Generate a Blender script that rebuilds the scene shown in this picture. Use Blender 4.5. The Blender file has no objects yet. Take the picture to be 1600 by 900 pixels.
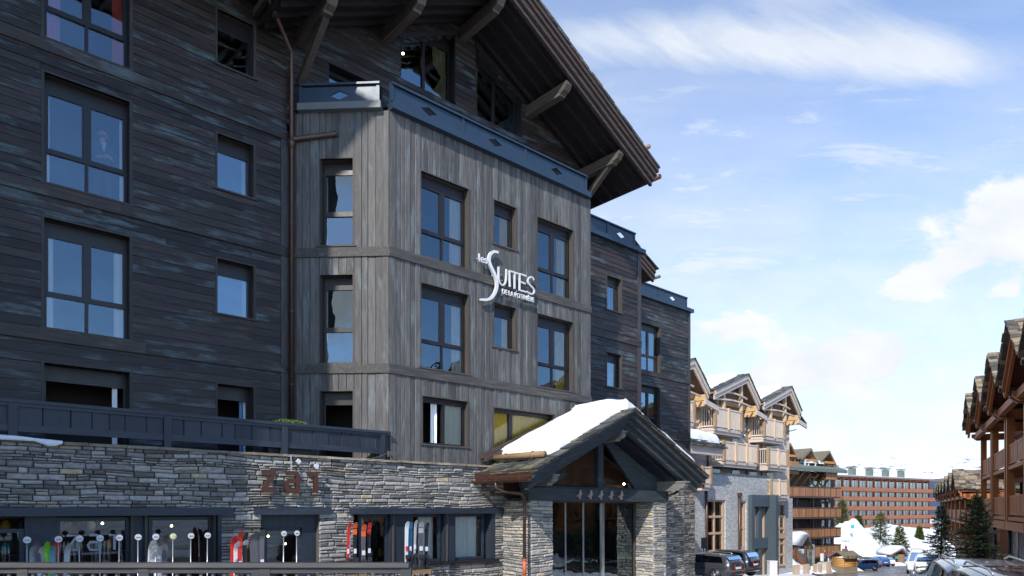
import bpy, bmesh, math, random
from mathutils import Matrix, Vector, noise as mnoise
R = random.Random(7)
H = 2.5; F = 1066.667; HZ = 795.0
sc = bpy.context.scene
col = sc.collection

# ------------------------------------------------------------------ frames
class Frame:
    def __init__(s, deg):
        s.t = math.radians(deg); s.c = math.cos(s.t); s.s = math.sin(s.t)
    def uY(s, x, v):                      # picture column x on the plane v -> (u, depth)
        a = (x-800)/F; Y = v/(s.c-a*s.s); return Y*(a*s.c+s.s), Y
    def u(s, x, v): return s.uY(x, v)[0]
    def z(s, x, y, v): return H+(HZ-y)/F*s.uY(x, v)[1]
    def w(s, u, v, z=0):                  # local -> world
        return Vector((u*s.c-v*s.s, u*s.s+v*s.c, z))
HOT = Frame(41.8); PNK = Frame(44.1); BRN = Frame(37.3); FAR = Frame(32.9); RGT = Frame(240.2); WLD = Frame(0)

GP = [(-400,0),(19,0),(38,-1.52),(60,-3.28),(84,-5.2),(114,-7.1),(135,-8.2),(160,-8.8),(200,-9.0),(4000,-9.0)]
def gz(Y):
    for (a, za), (b, zb) in zip(GP, GP[1:]):
        if Y <= b: return za+(zb-za)*(Y-a)/(b-a)
    return GP[-1][1]

# ------------------------------------------------------------------ objects
def tag(o, label=None, cat=None, group=None, kind=None):
    if label: o['label'] = label
    if cat: o['category'] = cat
    if group: o['group'] = group
    if kind: o['kind'] = kind
    return o
def thing(name, label, cat, frame=WLD, base=(0,0,0), group=None, rz=0):
    o = bpy.data.objects.new(name, None); o.empty_display_size = .2
    col.objects.link(o)
    o.location = frame.w(*base); o.rotation_euler = (0,0,frame.t+rz)
    o['bx'] = base[0]; o['by'] = base[1]; o['bz'] = base[2]
    return tag(o, label, cat, group)
def base_of(o):
    while o is not None:
        if 'bx' in o: return Vector((o['bx'], o['by'], o['bz']))
        o = o.parent
    return Vector((0,0,0))
def copy_tree(o, parent=None):
    c = o.copy(); col.objects.link(c); c.parent = parent
    for ch in list(o.children): copy_tree(ch, c)
    return c

class MB:
    def __init__(s, xf=None): s.v = []; s.f = []; s.m = []; s.xf = xf; s.mi = 0; s.sm = False; s.smf = []
    def add(s, vs, fs):
        n = len(s.v)
        for p in vs:
            p = Vector(p)
            s.v.append(s.xf @ p if s.xf else p)
        for f in fs: s.f.append([i+n for i in f]); s.m.append(s.mi); s.smf.append(s.sm)
        return s
    def box(s, x0, x1, y0, y1, z0, z1):
        return s.add([(x0,y0,z0),(x1,y0,z0),(x1,y1,z0),(x0,y1,z0),(x0,y0,z1),(x1,y0,z1),(x1,y1,z1),(x0,y1,z1)],
                     [(0,3,2,1),(4,5,6,7),(0,1,5,4),(1,2,6,5),(2,3,7,6),(3,0,4,7)])
    def hexa(s, p): return s.add(p, [(0,3,2,1),(4,5,6,7),(0,1,5,4),(1,2,6,5),(2,3,7,6),(3,0,4,7)])
    def prism(s, poly, y0, y1):           # poly in (x, z), extruded along y
        n = len(poly)
        vs = [(x,y0,z) for x,z in poly]+[(x,y1,z) for x,z in poly]
        fs = [list(range(n)), list(range(2*n-1,n-1,-1))]+[(i,i+n,(i+1)%n+n,(i+1)%n) for i in range(n)]
        return s.add(vs, fs)
    def prism_x(s, poly, x0, x1):         # poly in (y, z), extruded along x
        n = len(poly)
        vs = [(x0,y,z) for y,z in poly]+[(x1,y,z) for y,z in poly]
        fs = [list(range(n)), list(range(2*n-1,n-1,-1))]+[(i,i+n,(i+1)%n+n,(i+1)%n) for i in range(n)]
        return s.add(vs, fs)
    def prism_z(s, poly, z0, z1):
        n = len(poly)
        vs = [(x,y,z0) for x,y in poly]+[(x,y,z1) for x,y in poly]
        fs = [list(range(n-1,-1,-1)), list(range(n,2*n))]+[(i,(i+1)%n,(i+1)%n+n,i+n) for i in range(n)]
        return s.add(vs, fs)
    def bar(s, a, b, w, h, up=(0,0,1)):   # square bar between two points
        a = Vector(a); b = Vector(b); d = (b-a).normalized(); up = Vector(up)
        x = d.cross(up)
        if x.length < 1e-4: x = d.cross(Vector((1,0,0)))
        x.normalize(); y = x.cross(d)
        x = x*w/2; y = y*h/2
        return s.hexa([a-x-y,a+x-y,b+x-y,b-x-y,a-x+y,a+x+y,b+x+y,b-x+y])
    def tube(s, pts, r, n=8, caps=True):
        pts = [Vector(p) for p in pts]; rs = r if isinstance(r, (list,tuple)) else [r]*len(pts)
        base = len(s.v); old = None; vs = []; fs = []
        for i, p in enumerate(pts):
            d = (pts[min(i+1,len(pts)-1)]-pts[max(i-1,0)]).normalized()
            if old is None:
                x = d.cross(Vector((0,0,1)))
                if x.length < .1: x = d.cross(Vector((1,0,0)))
            else: x = old-d*old.dot(d)
            x.normalize(); old = x; y = d.cross(x)
            for k in range(n):
                a = 2*math.pi*k/n; vs.append(p+(x*math.cos(a)+y*math.sin(a))*rs[i])
        for i in range(len(pts)-1):
            for k in range(n): fs.append((i*n+k,i*n+(k+1)%n,(i+1)*n+(k+1)%n,(i+1)*n+k))
        if caps: fs.append(list(range(n-1,-1,-1))); fs.append([(len(pts)-1)*n+k for k in range(n)])
        o = s.sm; s.sm = True; s.add(vs, fs); s.sm = o
        return s
    def lathe(s, prof, c=(0,0,0), n=10):  # prof (r, z)
        vs = []; fs = []
        for r, z in prof:
            for k in range(n):
                a = 2*math.pi*k/n; vs.append((c[0]+r*math.cos(a), c[1]+r*math.sin(a), c[2]+z))
        for i in range(len(prof)-1):
            for k in range(n): fs.append((i*n+k,i*n+(k+1)%n,(i+1)*n+(k+1)%n,(i+1)*n+k))
        fs.append(list(range(n-1,-1,-1))); fs.append([(len(prof)-1)*n+k for k in range(n)])
        o = s.sm; s.sm = True; s.add(vs, fs); s.sm = o
        return s
    def ribbon(s, pts, w, y0, y1):        # stroke in the (x, z) plane, extruded in y
        ws = w if isinstance(w, (list,tuple)) else [w]*len(pts)
        L = []; Rr = []
        for i, p in enumerate(pts):
            a = Vector(pts[max(i-1,0)]); b = Vector(pts[min(i+1,len(pts)-1)]); d = (b-a).normalized(); n = Vector((-d.y,d.x))*ws[i]/2
            L.append(Vector(p)+n); Rr.append(Vector(p)-n)
        for i in range(len(pts)-1):
            q = [L[i],Rr[i],Rr[i+1],L[i+1]]
            s.hexa([(q[0].x,y0,q[0].y),(q[1].x,y0,q[1].y),(q[2].x,y0,q[2].y),(q[3].x,y0,q[3].y),
                    (q[0].x,y1,q[0].y),(q[1].x,y1,q[1].y),(q[2].x,y1,q[2].y),(q[3].x,y1,q[3].y)])
        return s
    def build(s, name, mats, parent=None, base=None, fix=True):
        if not isinstance(mats, (list,tuple)): mats = [mats]
        b = Vector(base) if base is not None else base_of(parent)
        me = bpy.data.meshes.new(name)
        me.from_pydata([tuple(p-b) for p in s.v], [], s.f)
        me.polygons.foreach_set('material_index', s.m)
        me.polygons.foreach_set('use_smooth', s.smf)
        for m in mats: me.materials.append(m)
        if fix:
            bm = bmesh.new(); bm.from_mesh(me); bmesh.ops.recalc_face_normals(bm, faces=bm.faces); bm.to_mesh(me); bm.free()
        me.update()
        o = bpy.data.objects.new(name, me); col.objects.link(o)
        if parent: o.parent = parent
        return o

def text_mesh(body, size, name, mat, parent, loc, width=None, depth=.01, rot=(math.pi/2,0,0), bold=0):
    cu = bpy.data.curves.new(name, 'FONT'); cu.body = body; cu.size = size; cu.extrude = depth; cu.offset = bold
    t = bpy.data.objects.new(name, cu); col.objects.link(t)
    dg = bpy.context.evaluated_depsgraph_get(); dg.update()
    me = bpy.data.meshes.new_from_object(t.evaluated_get(dg))
    bpy.data.objects.remove(t)
    xs = [v.co.x for v in me.vertices]; w = max(xs)-min(xs); k = width/w if width else 1
    M = Matrix.Translation(Vector(loc)-base_of(parent)) @ Matrix.Rotation(rot[2],4,'Z') @ Matrix.Rotation(rot[0],4,'X') @ Matrix.Diagonal((k,1,1,1)) @ Matrix.Translation((-min(xs),0,0))
    me.transform(M); me.materials.clear(); me.materials.append(mat)
    o = bpy.data.objects.new(name, me); col.objects.link(o); o.parent = parent
    return o

# ------------------------------------------------------------------ materials
def newmat(name):
    m = bpy.data.materials.new(name); m.use_nodes = True; nt = m.node_tree; nt.nodes.clear()
    out = nt.nodes.new('ShaderNodeOutputMaterial'); return m, nt, out
def nd(nt, t, ins=None, **kw):
    n = nt.nodes.new('ShaderNode'+t)
    for k, v in kw.items(): setattr(n, k, v)
    if ins:
        for k, v in ins.items():
            if isinstance(v, bpy.types.NodeSocket): nt.links.new(v, n.inputs[k])
            else: n.inputs[k].default_value = v
    return n
def ramp(nt, fac, stops, interp='LINEAR'):
    n = nd(nt, 'ValToRGB', {'Fac': fac}); r = n.color_ramp; r.interpolation = interp
    while len(r.elements) > 1: r.elements.remove(r.elements[-1])
    r.elements[0].position = stops[0][0]; c = stops[0][1]; r.elements[0].color = (*c,1) if len(c)==3 else c
    for p, c in stops[1:]:
        e = r.elements.new(p); e.color = (*c,1) if len(c)==3 else c
    return n.outputs[0]
def g(x): return (x,x,x)
def mix(nt, f, a, b, bt='MIX'):
    n = nt.nodes.new('ShaderNodeMix'); n.data_type = 'RGBA'; n.blend_type = bt
    for k, v in ((0,f),(6,a),(7,b)):
        if isinstance(v, bpy.types.NodeSocket): nt.links.new(v, n.inputs[k])
        elif k == 0: n.inputs[0].default_value = v
        else: n.inputs[k].default_value = (*v,1)
    return n.outputs[2]
def mth(nt, op, a, b=0.0, c=None):
    n = nt.nodes.new('ShaderNodeMath'); n.operation = op
    for k, v in ((0,a),(1,b),(2,c)):
        if v is None: continue
        if isinstance(v, bpy.types.NodeSocket): nt.links.new(v, n.inputs[k])
        else: n.inputs[k].default_value = v
    return n.outputs[0]
def bump(nt, h, st, dist=.02):
    return nd(nt, 'Bump', {'Height': h, 'Strength': st, 'Distance': dist}).outputs[0]
def simple(name, c, rough=.6, metal=0, var=.15, scale=6, spec=.5, bmp=.15, coat=0):
    m, nt, out = newmat(name)
    tc = nd(nt, 'TexCoord').outputs['Object']
    n = nd(nt, 'TexNoise', {'Vector': tc, 'Scale': scale, 'Detail': 6}).outputs[0]
    cc = mix(nt, n, tuple(x*(1-var) for x in c), tuple(min(1,x*(1+var)) for x in c))
    rr = mth(nt, 'MULTIPLY_ADD', n, .25, rough-.12)
    b = nd(nt, 'BsdfPrincipled', {'Base Color': cc, 'Roughness': rr, 'Metallic': metal, 'Specular IOR Level': spec, 'Coat Weight': coat})
    if bmp: nt.links.new(bump(nt, n, bmp, .01), b.inputs['Normal'])
    nt.links.new(b.outputs[0], out.inputs[0]); return m
def emit(name, c, s):
    m, nt, out = newmat(name); e = nd(nt, 'Emission', {'Color': (*c,1), 'Strength': s}); nt.links.new(e.outputs[0], out.inputs[0]); return m
def wood(name, cols, axis='x', patch=None, pamt=.45, streak=None, rough=.65, isl=1.0, ends=None, fine=1.0, spec=.4):
    """weathered boards: per-board tone, long grain, worn patches, rusty streaks"""
    m, nt, out = newmat(name)
    tc = nd(nt, 'TexCoord').outputs['Object']; rnd = nd(nt, 'NewGeometry').outputs['Random Per Island']
    off = nd(nt, 'CombineXYZ', {0: mth(nt,'MULTIPLY',rnd,37.0), 1: mth(nt,'MULTIPLY',rnd,91.0), 2: mth(nt,'MULTIPLY',rnd,53.0)}).outputs[0]
    p = nd(nt, 'VectorMath', {0: tc, 1: off}, operation='ADD').outputs[0]
    sx = {'x': (.6,9,9), 'y': (9,.6,9), 'z': (9,9,.6)}[axis]
    gr = nd(nt, 'Mapping', {'Vector': p, 'Scale': tuple(k*fine for k in sx)}).outputs[0]
    n1 = nd(nt, 'TexNoise', {'Vector': gr, 'Scale': 2.2, 'Detail': 8, 'Roughness': .7}).outputs[0]
    n3 = nd(nt, 'TexNoise', {'Vector': gr, 'Scale': 9, 'Detail': 4}).outputs[0]
    pm = nd(nt, 'Mapping', {'Vector': p, 'Scale': {'x': (.5,2.2,2.2), 'y': (2.2,.5,2.2), 'z': (2.2,2.2,.5)}[axis]}).outputs[0]
    n2 = nd(nt, 'TexNoise', {'Vector': pm, 'Scale': 1.7, 'Detail': 7, 'Roughness': .68}).outputs[0]
    c = ramp(nt, n1, [(.25,cols[0]),(.5,cols[1]),(.75,cols[2])])
    tone = mth(nt, 'MULTIPLY_ADD', rnd, .9*isl, 1-.45*isl)
    c = mix(nt, 1.0, c, nd(nt,'CombineColor',{0:tone,1:tone,2:tone}).outputs[0], 'MULTIPLY')
    if patch:
        pf = ramp(nt, n2, [(1-pamt,g(0)),(1-pamt+.14,g(.85))])
        pf = mix(nt, 1.0, pf, ramp(nt, n3, [(.3,g(.35)),(.65,g(1))]), 'MULTIPLY')
        c = mix(nt, nd(nt,'RGBToBW',{0:pf}).outputs[0], c, patch)
    if streak:
        n4 = nd(nt, 'TexNoise', {'Vector': nd(nt,'VectorMath',{0:gr,1:(7,3,11)},operation='ADD').outputs[0], 'Scale': 1.3, 'Detail': 8, 'Roughness': .75}).outputs[0]
        c = mix(nt, ramp(nt, n4, [(.60,g(0)),(.72,g(.7))]), c, streak)
    b = nd(nt, 'BsdfPrincipled', {'Base Color': c, 'Roughness': mth(nt,'MULTIPLY_ADD',n1,.3,rough-.15), 'Specular IOR Level': spec, 'Normal': bump(nt, n3, .35, .006)})
    nt.links.new(b.outputs[0], out.inputs[0]); return m
def stone_mat(name, stops, rough=.85, warm=None, seam=None):
    m, nt, out = newmat(name)
    tc = nd(nt, 'TexCoord').outputs['Object']; rnd = nd(nt, 'NewGeometry').outputs['Random Per Island']
    c = ramp(nt, rnd, stops)
    n = nd(nt, 'TexNoise', {'Vector': nd(nt,'Mapping',{'Vector':tc,'Scale':(1,1,2.6)}).outputs[0], 'Scale': 9, 'Detail': 8, 'Roughness': .7}).outputs[0]
    c = mix(nt, 1.0, c, ramp(nt, n, [(.3,g(.5)),(.7,g(1.35))]), 'MULTIPLY')
    n2 = nd(nt, 'TexNoise', {'Vector': tc, 'Scale': 3.1, 'Detail': 5}).outputs[0]
    c = mix(nt, ramp(nt, n2, [(.56,g(0)),(.7,g(.4))]), c, warm or (.34,.29,.22))
    b = nd(nt, 'BsdfPrincipled', {'Base Color': c, 'Roughness': rough, 'Specular IOR Level': .35, 'Normal': bump(nt, n, .6, .02)})
    nt.links.new(b.outputs[0], out.inputs[0]); return m
def masonry(name, c1, c2, mort, sx=3.0, sz=7.0):
    """thin-bedded stone facing for walls far away (brick texture in object space, bumped)"""
    m, nt, out = newmat(name)
    tc = nd(nt, 'TexCoord').outputs['Object']
    sp = nd(nt, 'SeparateXYZ', {0: tc}); 
    q = nd(nt, 'CombineXYZ', {0: mth(nt,'ADD',sp.outputs[0],sp.outputs[1]), 1: sp.outputs[2], 2: 0.0}).outputs[0]
    wob = nd(nt, 'TexNoise', {'Vector': tc, 'Scale': 1.6, 'Detail': 4})
    q = nd(nt, 'VectorMath', {0: q, 1: nd(nt,'VectorMath',{0:wob.outputs[1],'Scale':.25},operation='SCALE').outputs[0]}, operation='ADD').outputs[0]
    br = nd(nt, 'TexBrick', {'Vector': q, 'Color1': (*c1,1), 'Color2': (*c2,1), 'Mortar': (*mort,1), 'Scale': 1.0, 'Mortar Size': .012, 'Brick Width': 1/sx, 'Row Height': 1/sz, 'Bias': 0.0})
    n = nd(nt, 'TexNoise', {'Vector': tc, 'Scale': 5, 'Detail': 8, 'Roughness': .7}).outputs[0]
    c = mix(nt, 1.0, br.outputs[0], ramp(nt, n, [(.3,g(.6)),(.7,g(1.3))]), 'MULTIPLY')
    b = nd(nt, 'BsdfPrincipled', {'Base Color': c, 'Roughness': .85, 'Normal': bump(nt, mth(nt,'SUBTRACT',n,br.outputs[1]), .7, .03)})
    nt.links.new(b.outputs[0], out.inputs[0]); return m
def glass(name, ior=2.1, tint=(.75,.82,.8), rough=0.0, wave=.02):
    m, nt, out = newmat(name)
    tc = nd(nt, 'TexCoord').outputs['Object']
    n = nd(nt, 'TexNoise', {'Vector': tc, 'Scale': 1.3, 'Detail': 2}).outputs[0]
    nb = bump(nt, n, wave, .1)
    fr = nd(nt, 'Fresnel', {'IOR': ior, 'Normal': nb}).outputs[0]
    tr = nd(nt, 'BsdfTransparent', {'Color': (*tint,1)}).outputs[0]
    gl = nd(nt, 'BsdfGlossy', {'Color': (.74,.90,1,1), 'Roughness': rough, 'Normal': nb}).outputs[0]
    mx = nd(nt, 'MixShader', {0: fr, 1: tr, 2: gl}); nt.links.new(mx.outputs[0], out.inputs[0]); return m
def snow_mat(name='snow', c=(.74,.76,.80)):
    m, nt, out = newmat(name)
    tc = nd(nt, 'TexCoord').outputs['Object']
    n = nd(nt, 'TexNoise', {'Vector': tc, 'Scale': 2.0, 'Detail': 9, 'Roughness': .65}).outputs[0]
    cc = mix(nt, n, tuple(x*.93 for x in c), tuple(min(1,x*1.06) for x in c))
    b = nd(nt, 'BsdfPrincipled', {'Base Color': cc, 'Roughness': .7, 'Specular IOR Level': .25, 'Normal': bump(nt, n, .5, .06)})
    nt.links.new(b.outputs[0], out.inputs[0]); return m

M = {}
M['woodA'] = wood('dark_weathered_boards', [(.009,.0065,.006),(.028,.020,.017),(.068,.048,.038)], 'x', patch=(.115,.175,.19), pamt=.475, streak=(.22,.085,.035), rough=.5, isl=1.0)
M['woodA_post'] = wood('dark_weathered_post', [(.020,.018,.022),(.05,.045,.048),(.09,.075,.068)], 'z', patch=(.16,.2,.22), pamt=.40, streak=(.20,.08,.03), rough=.55, isl=.5)
M['woodC'] = wood('grey_weathered_boards', [(.036,.034,.034),(.085,.083,.082),(.145,.142,.139)], 'z', patch=(.18,.225,.235), pamt=.47, streak=(.28,.15,.08), rough=.72, isl=.75)
M['woodC_h'] = wood('grey_weathered_beam', [(.022,.021,.020),(.058,.056,.053),(.13,.122,.112)], 'x', patch=(.22,.27,.28), pamt=.38, streak=(.30,.18,.10), rough=.7, isl=.4)
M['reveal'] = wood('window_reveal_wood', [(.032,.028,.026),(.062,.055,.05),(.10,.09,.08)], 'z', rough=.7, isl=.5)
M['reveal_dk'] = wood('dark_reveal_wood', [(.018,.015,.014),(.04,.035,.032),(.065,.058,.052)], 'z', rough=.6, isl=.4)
M['frame'] = simple('dark_window_frame', (.014,.011,.012), .42, spec=.5, bmp=.05)
M['frame_soft'] = simple('brown_sash', (.16,.13,.115), .5, bmp=.05)
M['bluetrim'] = simple('dark_sky_tinted_metal', (.024,.045,.075), .40, metal=.1, var=.18, scale=3, bmp=.08)  # blue of the reflected sky is put into the dark metal's colour
M['bluetrim_lt'] = simple('weathered_zinc_flashing', (.13,.145,.15), .55, metal=.0, var=.25, scale=3, bmp=.1)
M['darkpaint'] = wood('dark_blue_painted_timber', [(.012,.017,.028),(.022,.030,.046),(.040,.052,.072)], 'x', patch=(.05,.065,.085), pamt=.42, rough=.45, isl=.3)
M['darkpaint_z'] = wood('dark_blue_painted_planks', [(.012,.017,.026),(.020,.028,.042),(.036,.046,.062)], 'z', rough=.5, isl=.6)
M['roofwood'] = wood('dark_roof_timber', [(.010,.009,.010),(.020,.017,.018),(.036,.029,.028)], 'x', rough=.5, isl=.6)
M['verge'] = wood('brown_verge_board', [(.026,.020,.020),(.06,.042,.038),(.11,.07,.055)], 'x', patch=(.11,.13,.15), pamt=.36, streak=(.25,.10,.05), rough=.6, isl=.5)
M['beamwood'] = wood('grey_brown_purlin', [(.04,.034,.03),(.095,.08,.066),(.17,.14,.115)], 'y', patch=(.18,.19,.18), pamt=.36, streak=(.30,.16,.08), rough=.65, isl=.4)
M['strut'] = wood('dark_strut', [(.03,.024,.02),(.06,.048,.042),(.10,.078,.062)], 'z', rough=.65, isl=.3)
M['slate'] = stone_mat('mossy_roof_slate', [(0,(.035,.037,.036)),(.5,(.085,.088,.085)),(.85,(.14,.14,.12)),(1,(.20,.16,.08))], .7, warm=(.16,.15,.09))
M['slate_warm'] = stone_mat('tan_roof_slate', [(0,(.04,.04,.045)),(.4,(.12,.105,.085)),(.8,(.26,.205,.13)),(1,(.36,.30,.21))], .75, warm=(.34,.27,.16))
M['stone'] = stone_mat('grey_schist', [(0,(.13,.12,.108)),(.3,(.26,.25,.235)),(.65,(.37,.355,.33)),(.9,(.40,.39,.37)),(.975,(.43,.37,.28)),(1,(.46,.37,.24))], .72)
M['stone_lt'] = stone_mat('pale_schist', [(0,(.20,.205,.205)),(.4,(.33,.325,.31)),(.75,(.43,.41,.37)),(.93,(.50,.45,.37)),(1,(.52,.40,.24))], .8, warm=(.5,.44,.34))
M['stone_dk'] = stone_mat('dark_schist', [(0,(.06,.062,.065)),(.5,(.14,.14,.14)),(.9,(.24,.225,.2)),(1,(.34,.28,.2))], .8)
M['mortar'] = simple('dark_joint', (.085,.078,.068), .95, bmp=.3)
M['mortar_lt'] = simple('pale_joint', (.24,.20,.16), .95, bmp=.3)
M['coping'] = stone_mat('coping_stone', [(0,(.16,.13,.10)),(1,(.30,.25,.18))], .8)
M['copper'] = simple('aged_copper', (.17,.085,.062), .38, metal=.75, var=.35, scale=5, bmp=.1)
M['pipe'] = simple('brown_downpipe', (.11,.065,.052), .42, metal=.5, var=.3, scale=4, bmp=.05)
M['pipe_red'] = simple('orange_pipe_shoe', (.55,.12,.05), .5, bmp=.05)
M['log'] = wood('peeled_log', [(.12,.07,.035),(.26,.17,.09),(.38,.27,.16)], 'y', rough=.7, isl=0)
M['snow'] = snow_mat()
M['glass'] = glass('window_glass', 3.7, (.93,.96,.95), wave=.10)
M['glass_clear'] = glass('clearer_window_glass', 2.6, (.97,.98,.97), wave=.10)
M['glass_bay'] = glass('bay_side_glass', 2.5, (.93,.96,.95), wave=.04)
M['glass_shop'] = glass('shop_glass', 1.7, (.93,.95,.93))
M['glass_far'] = glass('far_window_glass', 2.2)
M['glass_green'] = glass('green_edge_glass', 2.5, (.72,.82,.78), wave=.08)
M['cream'] = simple('cream_curtain', (.82,.79,.68), .9, var=.1, bmp=0)
M['white_c'] = simple('white_net_curtain', (.88,.88,.86), .9, var=.06, bmp=0)
M['yellow'] = simple('mustard_curtain', (.95,.56,.07), .85, var=.2, bmp=0)
M['red_c'] = simple('red_curtain', (.55,.06,.04), .85, var=.2, bmp=0)
M['tied'] = simple('tied_gold_curtain', (.62,.52,.24), .85, var=.3, bmp=0)
M['pink_c'] = simple('pink_curtain', (.65,.25,.45), .85, var=.2, bmp=0)
M['blue_c'] = simple('blue_curtain', (.10,.25,.50), .85, var=.2, bmp=0)
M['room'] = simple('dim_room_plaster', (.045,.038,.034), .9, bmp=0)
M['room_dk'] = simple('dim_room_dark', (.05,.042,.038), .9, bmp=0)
M['room_warm'] = simple('warm_lobby_panelling', (.085,.04,.022), .6, bmp=0)
M['lamp'] = emit('small_room_lamp', (1,.72,.42), 9)
M['white_sign'] = simple('white_letter_face', (.66,.67,.69), .4, var=.03, bmp=0)
M['steel'] = simple('brushed_steel', (.55,.55,.56), .32, metal=.8, var=.1)
M['disc'] = simple('pale_grey_disc', (.62,.62,.66), .45, var=.08, bmp=0)
M['black'] = simple('black_enamel', (.012,.012,.014), .4, bmp=.05)
M['rust'] = simple('rust_brown_letter', (.075,.022,.012), .34, metal=.25, var=.25, bmp=.1)
M['railwood'] = wood('charcoal_rail_timber', [(.022,.023,.025),(.045,.045,.048),(.085,.08,.078)], 'x', patch=(.12,.105,.09), pamt=.33, streak=(.28,.15,.09), rough=.6, isl=.3)
M['balwood'] = simple('charcoal_baluster', (.11,.112,.118), .5, bmp=.1)

M['porchpaint'] = wood('blue_green_porch_timber', [(.018,.025,.030),(.036,.048,.055),(.07,.088,.095)], 'x', patch=(.13,.17,.18), pamt=.40, rough=.5, isl=.3)
M['porchend'] = wood('pale_grey_porch_timber', [(.09,.09,.085),(.17,.165,.155),(.24,.23,.21)], 'y', rough=.6, isl=.2)
M['crosswood'] = simple('cross_wood', (.38,.27,.22), .7, var=.3)
M['moss'] = simple('bright_moss', (.10,.16,.03), .8, var=.5, scale=20, bmp=0)
M['glass_blue'] = glass('bluish_window_glass', 2.8, (.55,.75,.85))
M['slate_green'] = simple('greenish_slate', (.13,.16,.14), .7, var=.4, scale=8)
borng_d = simple('red_orange_panel', (.30,.10,.035), .6, var=.25)
# ------------------------------------------------------------------ wall fillers
def cuts(lo, hi, marks, step, jit=.0):
    ms = sorted(set([lo, hi]+[m for m in marks if lo+.02 < m < hi-.02])); out = []
    for a, b in zip(ms, ms[1:]):
        n = max(1, round((b-a)/step)); ws = [1+R.uniform(-jit,jit) for _ in range(n)]; t = sum(ws); x = a
        for w in ws: out.append((x, x+w/t*(b-a))); x += w/t*(b-a)
    return out
def minus(iv, holes):
    out = [iv]
    for h0, h1 in holes:
        nx = []
        for a, b in out:
            if h1 <= a or h0 >= b: nx.append((a,b)); continue
            if h0 > a+.01: nx.append((a,h0))
            if h1 < b-.01: nx.append((h1,b))
        out = nx
    return out
def hboards(mb, u0, u1, z0, z1, v, holes=(), h=.19, t=.05, fn=None, ln=(2.2,5.0)):
    for a, b in cuts(z0, z1, [q for o in holes for q in o[2:4]], h, .12):
        m = (a+b)/2
        ivs = [(u0,u1)] if fn is None else fn(m)
        for iv in ivs:
            for s, e in minus(iv, [(o[0],o[1]) for o in holes if o[2] < m < o[3]]):
                x = s
                while x < e-.01:
                    n = x+R.uniform(*ln)
                    if e-n < .8: n = e
                    d = R.uniform(0,.006); f = v-d
                    mb.hexa([(x,f-.016,a),(n,f-.016,a),(n,v+t,a),(x,v+t,a),(x,f-.001,b),(n,f-.001,b),(n,v+t,b),(x,v+t,b)])
                    x = n+.0015
def vboards(mb, u0, u1, z0, z1, v, holes=(), w=.14, t=.05, ln=(1.4,2.9)):
    for a, b in cuts(u0, u1, [q for o in holes for q in o[0:2]], w, .3):
        m = (a+b)/2
        for s, e in minus((z0,z1), [(o[2],o[3]) for o in holes if o[0] < m < o[1]]):
            d = R.uniform(-.010,.010); c = min(.012, (b-a)*.22); f = v-.016-d
            mb.add([(a,v,s),(a+c,f,s),(b-c,f,s),(b,v,s),(b,v+t,s),(a,v+t,s),(a,v,e),(a+c,f,e),(b-c,f,e),(b,v,e),(b,v+t,e),(a,v+t,e)],
                   [(0,1,7,6),(1,2,8,7),(2,3,9,8),(3,4,10,9),(4,5,11,10),(5,0,6,11),(5,4,3,2,1,0),(6,7,8,9,10,11)])
def warp(mb, n0, flip=False):
    for p in mb.v[n0:]:
        q = Vector((p.x*.75, p.y*.75, p.z*1.1)); p.z += .055*mnoise.noise(q)+.016*mnoise.noise(q*4.1)
def stones(mb, u0, u1, z0, z1, v, holes=(), h=.12, L=(.16,.52), prot=.05, back=.12, gap=.010, flip=False):
    """dry-laid stone facing: every stone a chipped block of its own size. flip lays it on a plane of constant u"""
    z = z0; n0 = len(mb.v)
    while z < z1-.02:
        hh = h*R.choice((R.uniform(.55,.9),R.uniform(.8,1.3),R.uniform(1.2,1.75)))
        if z1-(z+hh) < .06: hh = z1-z
        m = z+hh/2
        for s, e in minus((u0,u1), [(o[0],o[1]) for o in holes if o[2] < m < o[3]]):
            x = s
            while x < e-.01:
                n = x+R.uniform(*L)*(.6+.5*hh/h)
                if e-n < .1: n = e
                split = hh > .10 and R.random() < .38
                zs = [(z,z+hh)]
                if split: q = z+hh*R.uniform(.35,.65); zs = [(z,q),(q,z+hh)]
                for za, zb in zs:
                    p = R.uniform(.0,prot); g_ = gap; c = min(.016, (zb-za)*.25); j = lambda k=.008: R.uniform(-k,k); sk = R.uniform(-.35,.35)*(zb-za)*.5; sl = R.uniform(-.05,.05)
                    o = [(x+g_,za+g_*.7),(n-g_,za+g_*.7),(n-g_,zb-g_*.7),(x+g_,zb-g_*.7)]
                    f = [(x+g_+c+j()+max(0,sk),za+g_+c+j()),(n-g_-c+j()-max(0,-sk),za+g_+c+abs(j())*1.5),(n-g_-c+j()-max(0,sk),zb-g_-c+j()),(x+g_+c+j()+max(0,-sk),zb-g_-c-abs(j())*1.5)]
                    P = [(a,v+back,b) for a,b in o]+[(a,v-p+.018,b) for a,b in o]+[(a,v-p+j(.006),b) for a,b in f]
                    if flip: P = [(yy,xx,zz) for xx,yy,zz in P]
                    mb.add(P, [(4,5,9,8),(5,6,10,9),(6,7,11,10),(7,4,8,11),(8,9,10,11),(0,1,5,4),(1,2,6,5),(2,3,7,6),(3,0,4,7)])
                x = n
        z += hh
    warp(mb, n0)
def slab_with_holes(mb, u0, u1, z0, z1, y0, y1, holes):
    for a, b in cuts(z0, z1, [q for o in holes for q in o[2:4]], 99):
        m = (a+b)/2
        for s, e in minus((u0,u1), [(o[0],o[1]) for o in holes if o[2] < m < o[3]]): mb.box(s,e,y0,y1,a,b)
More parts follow.
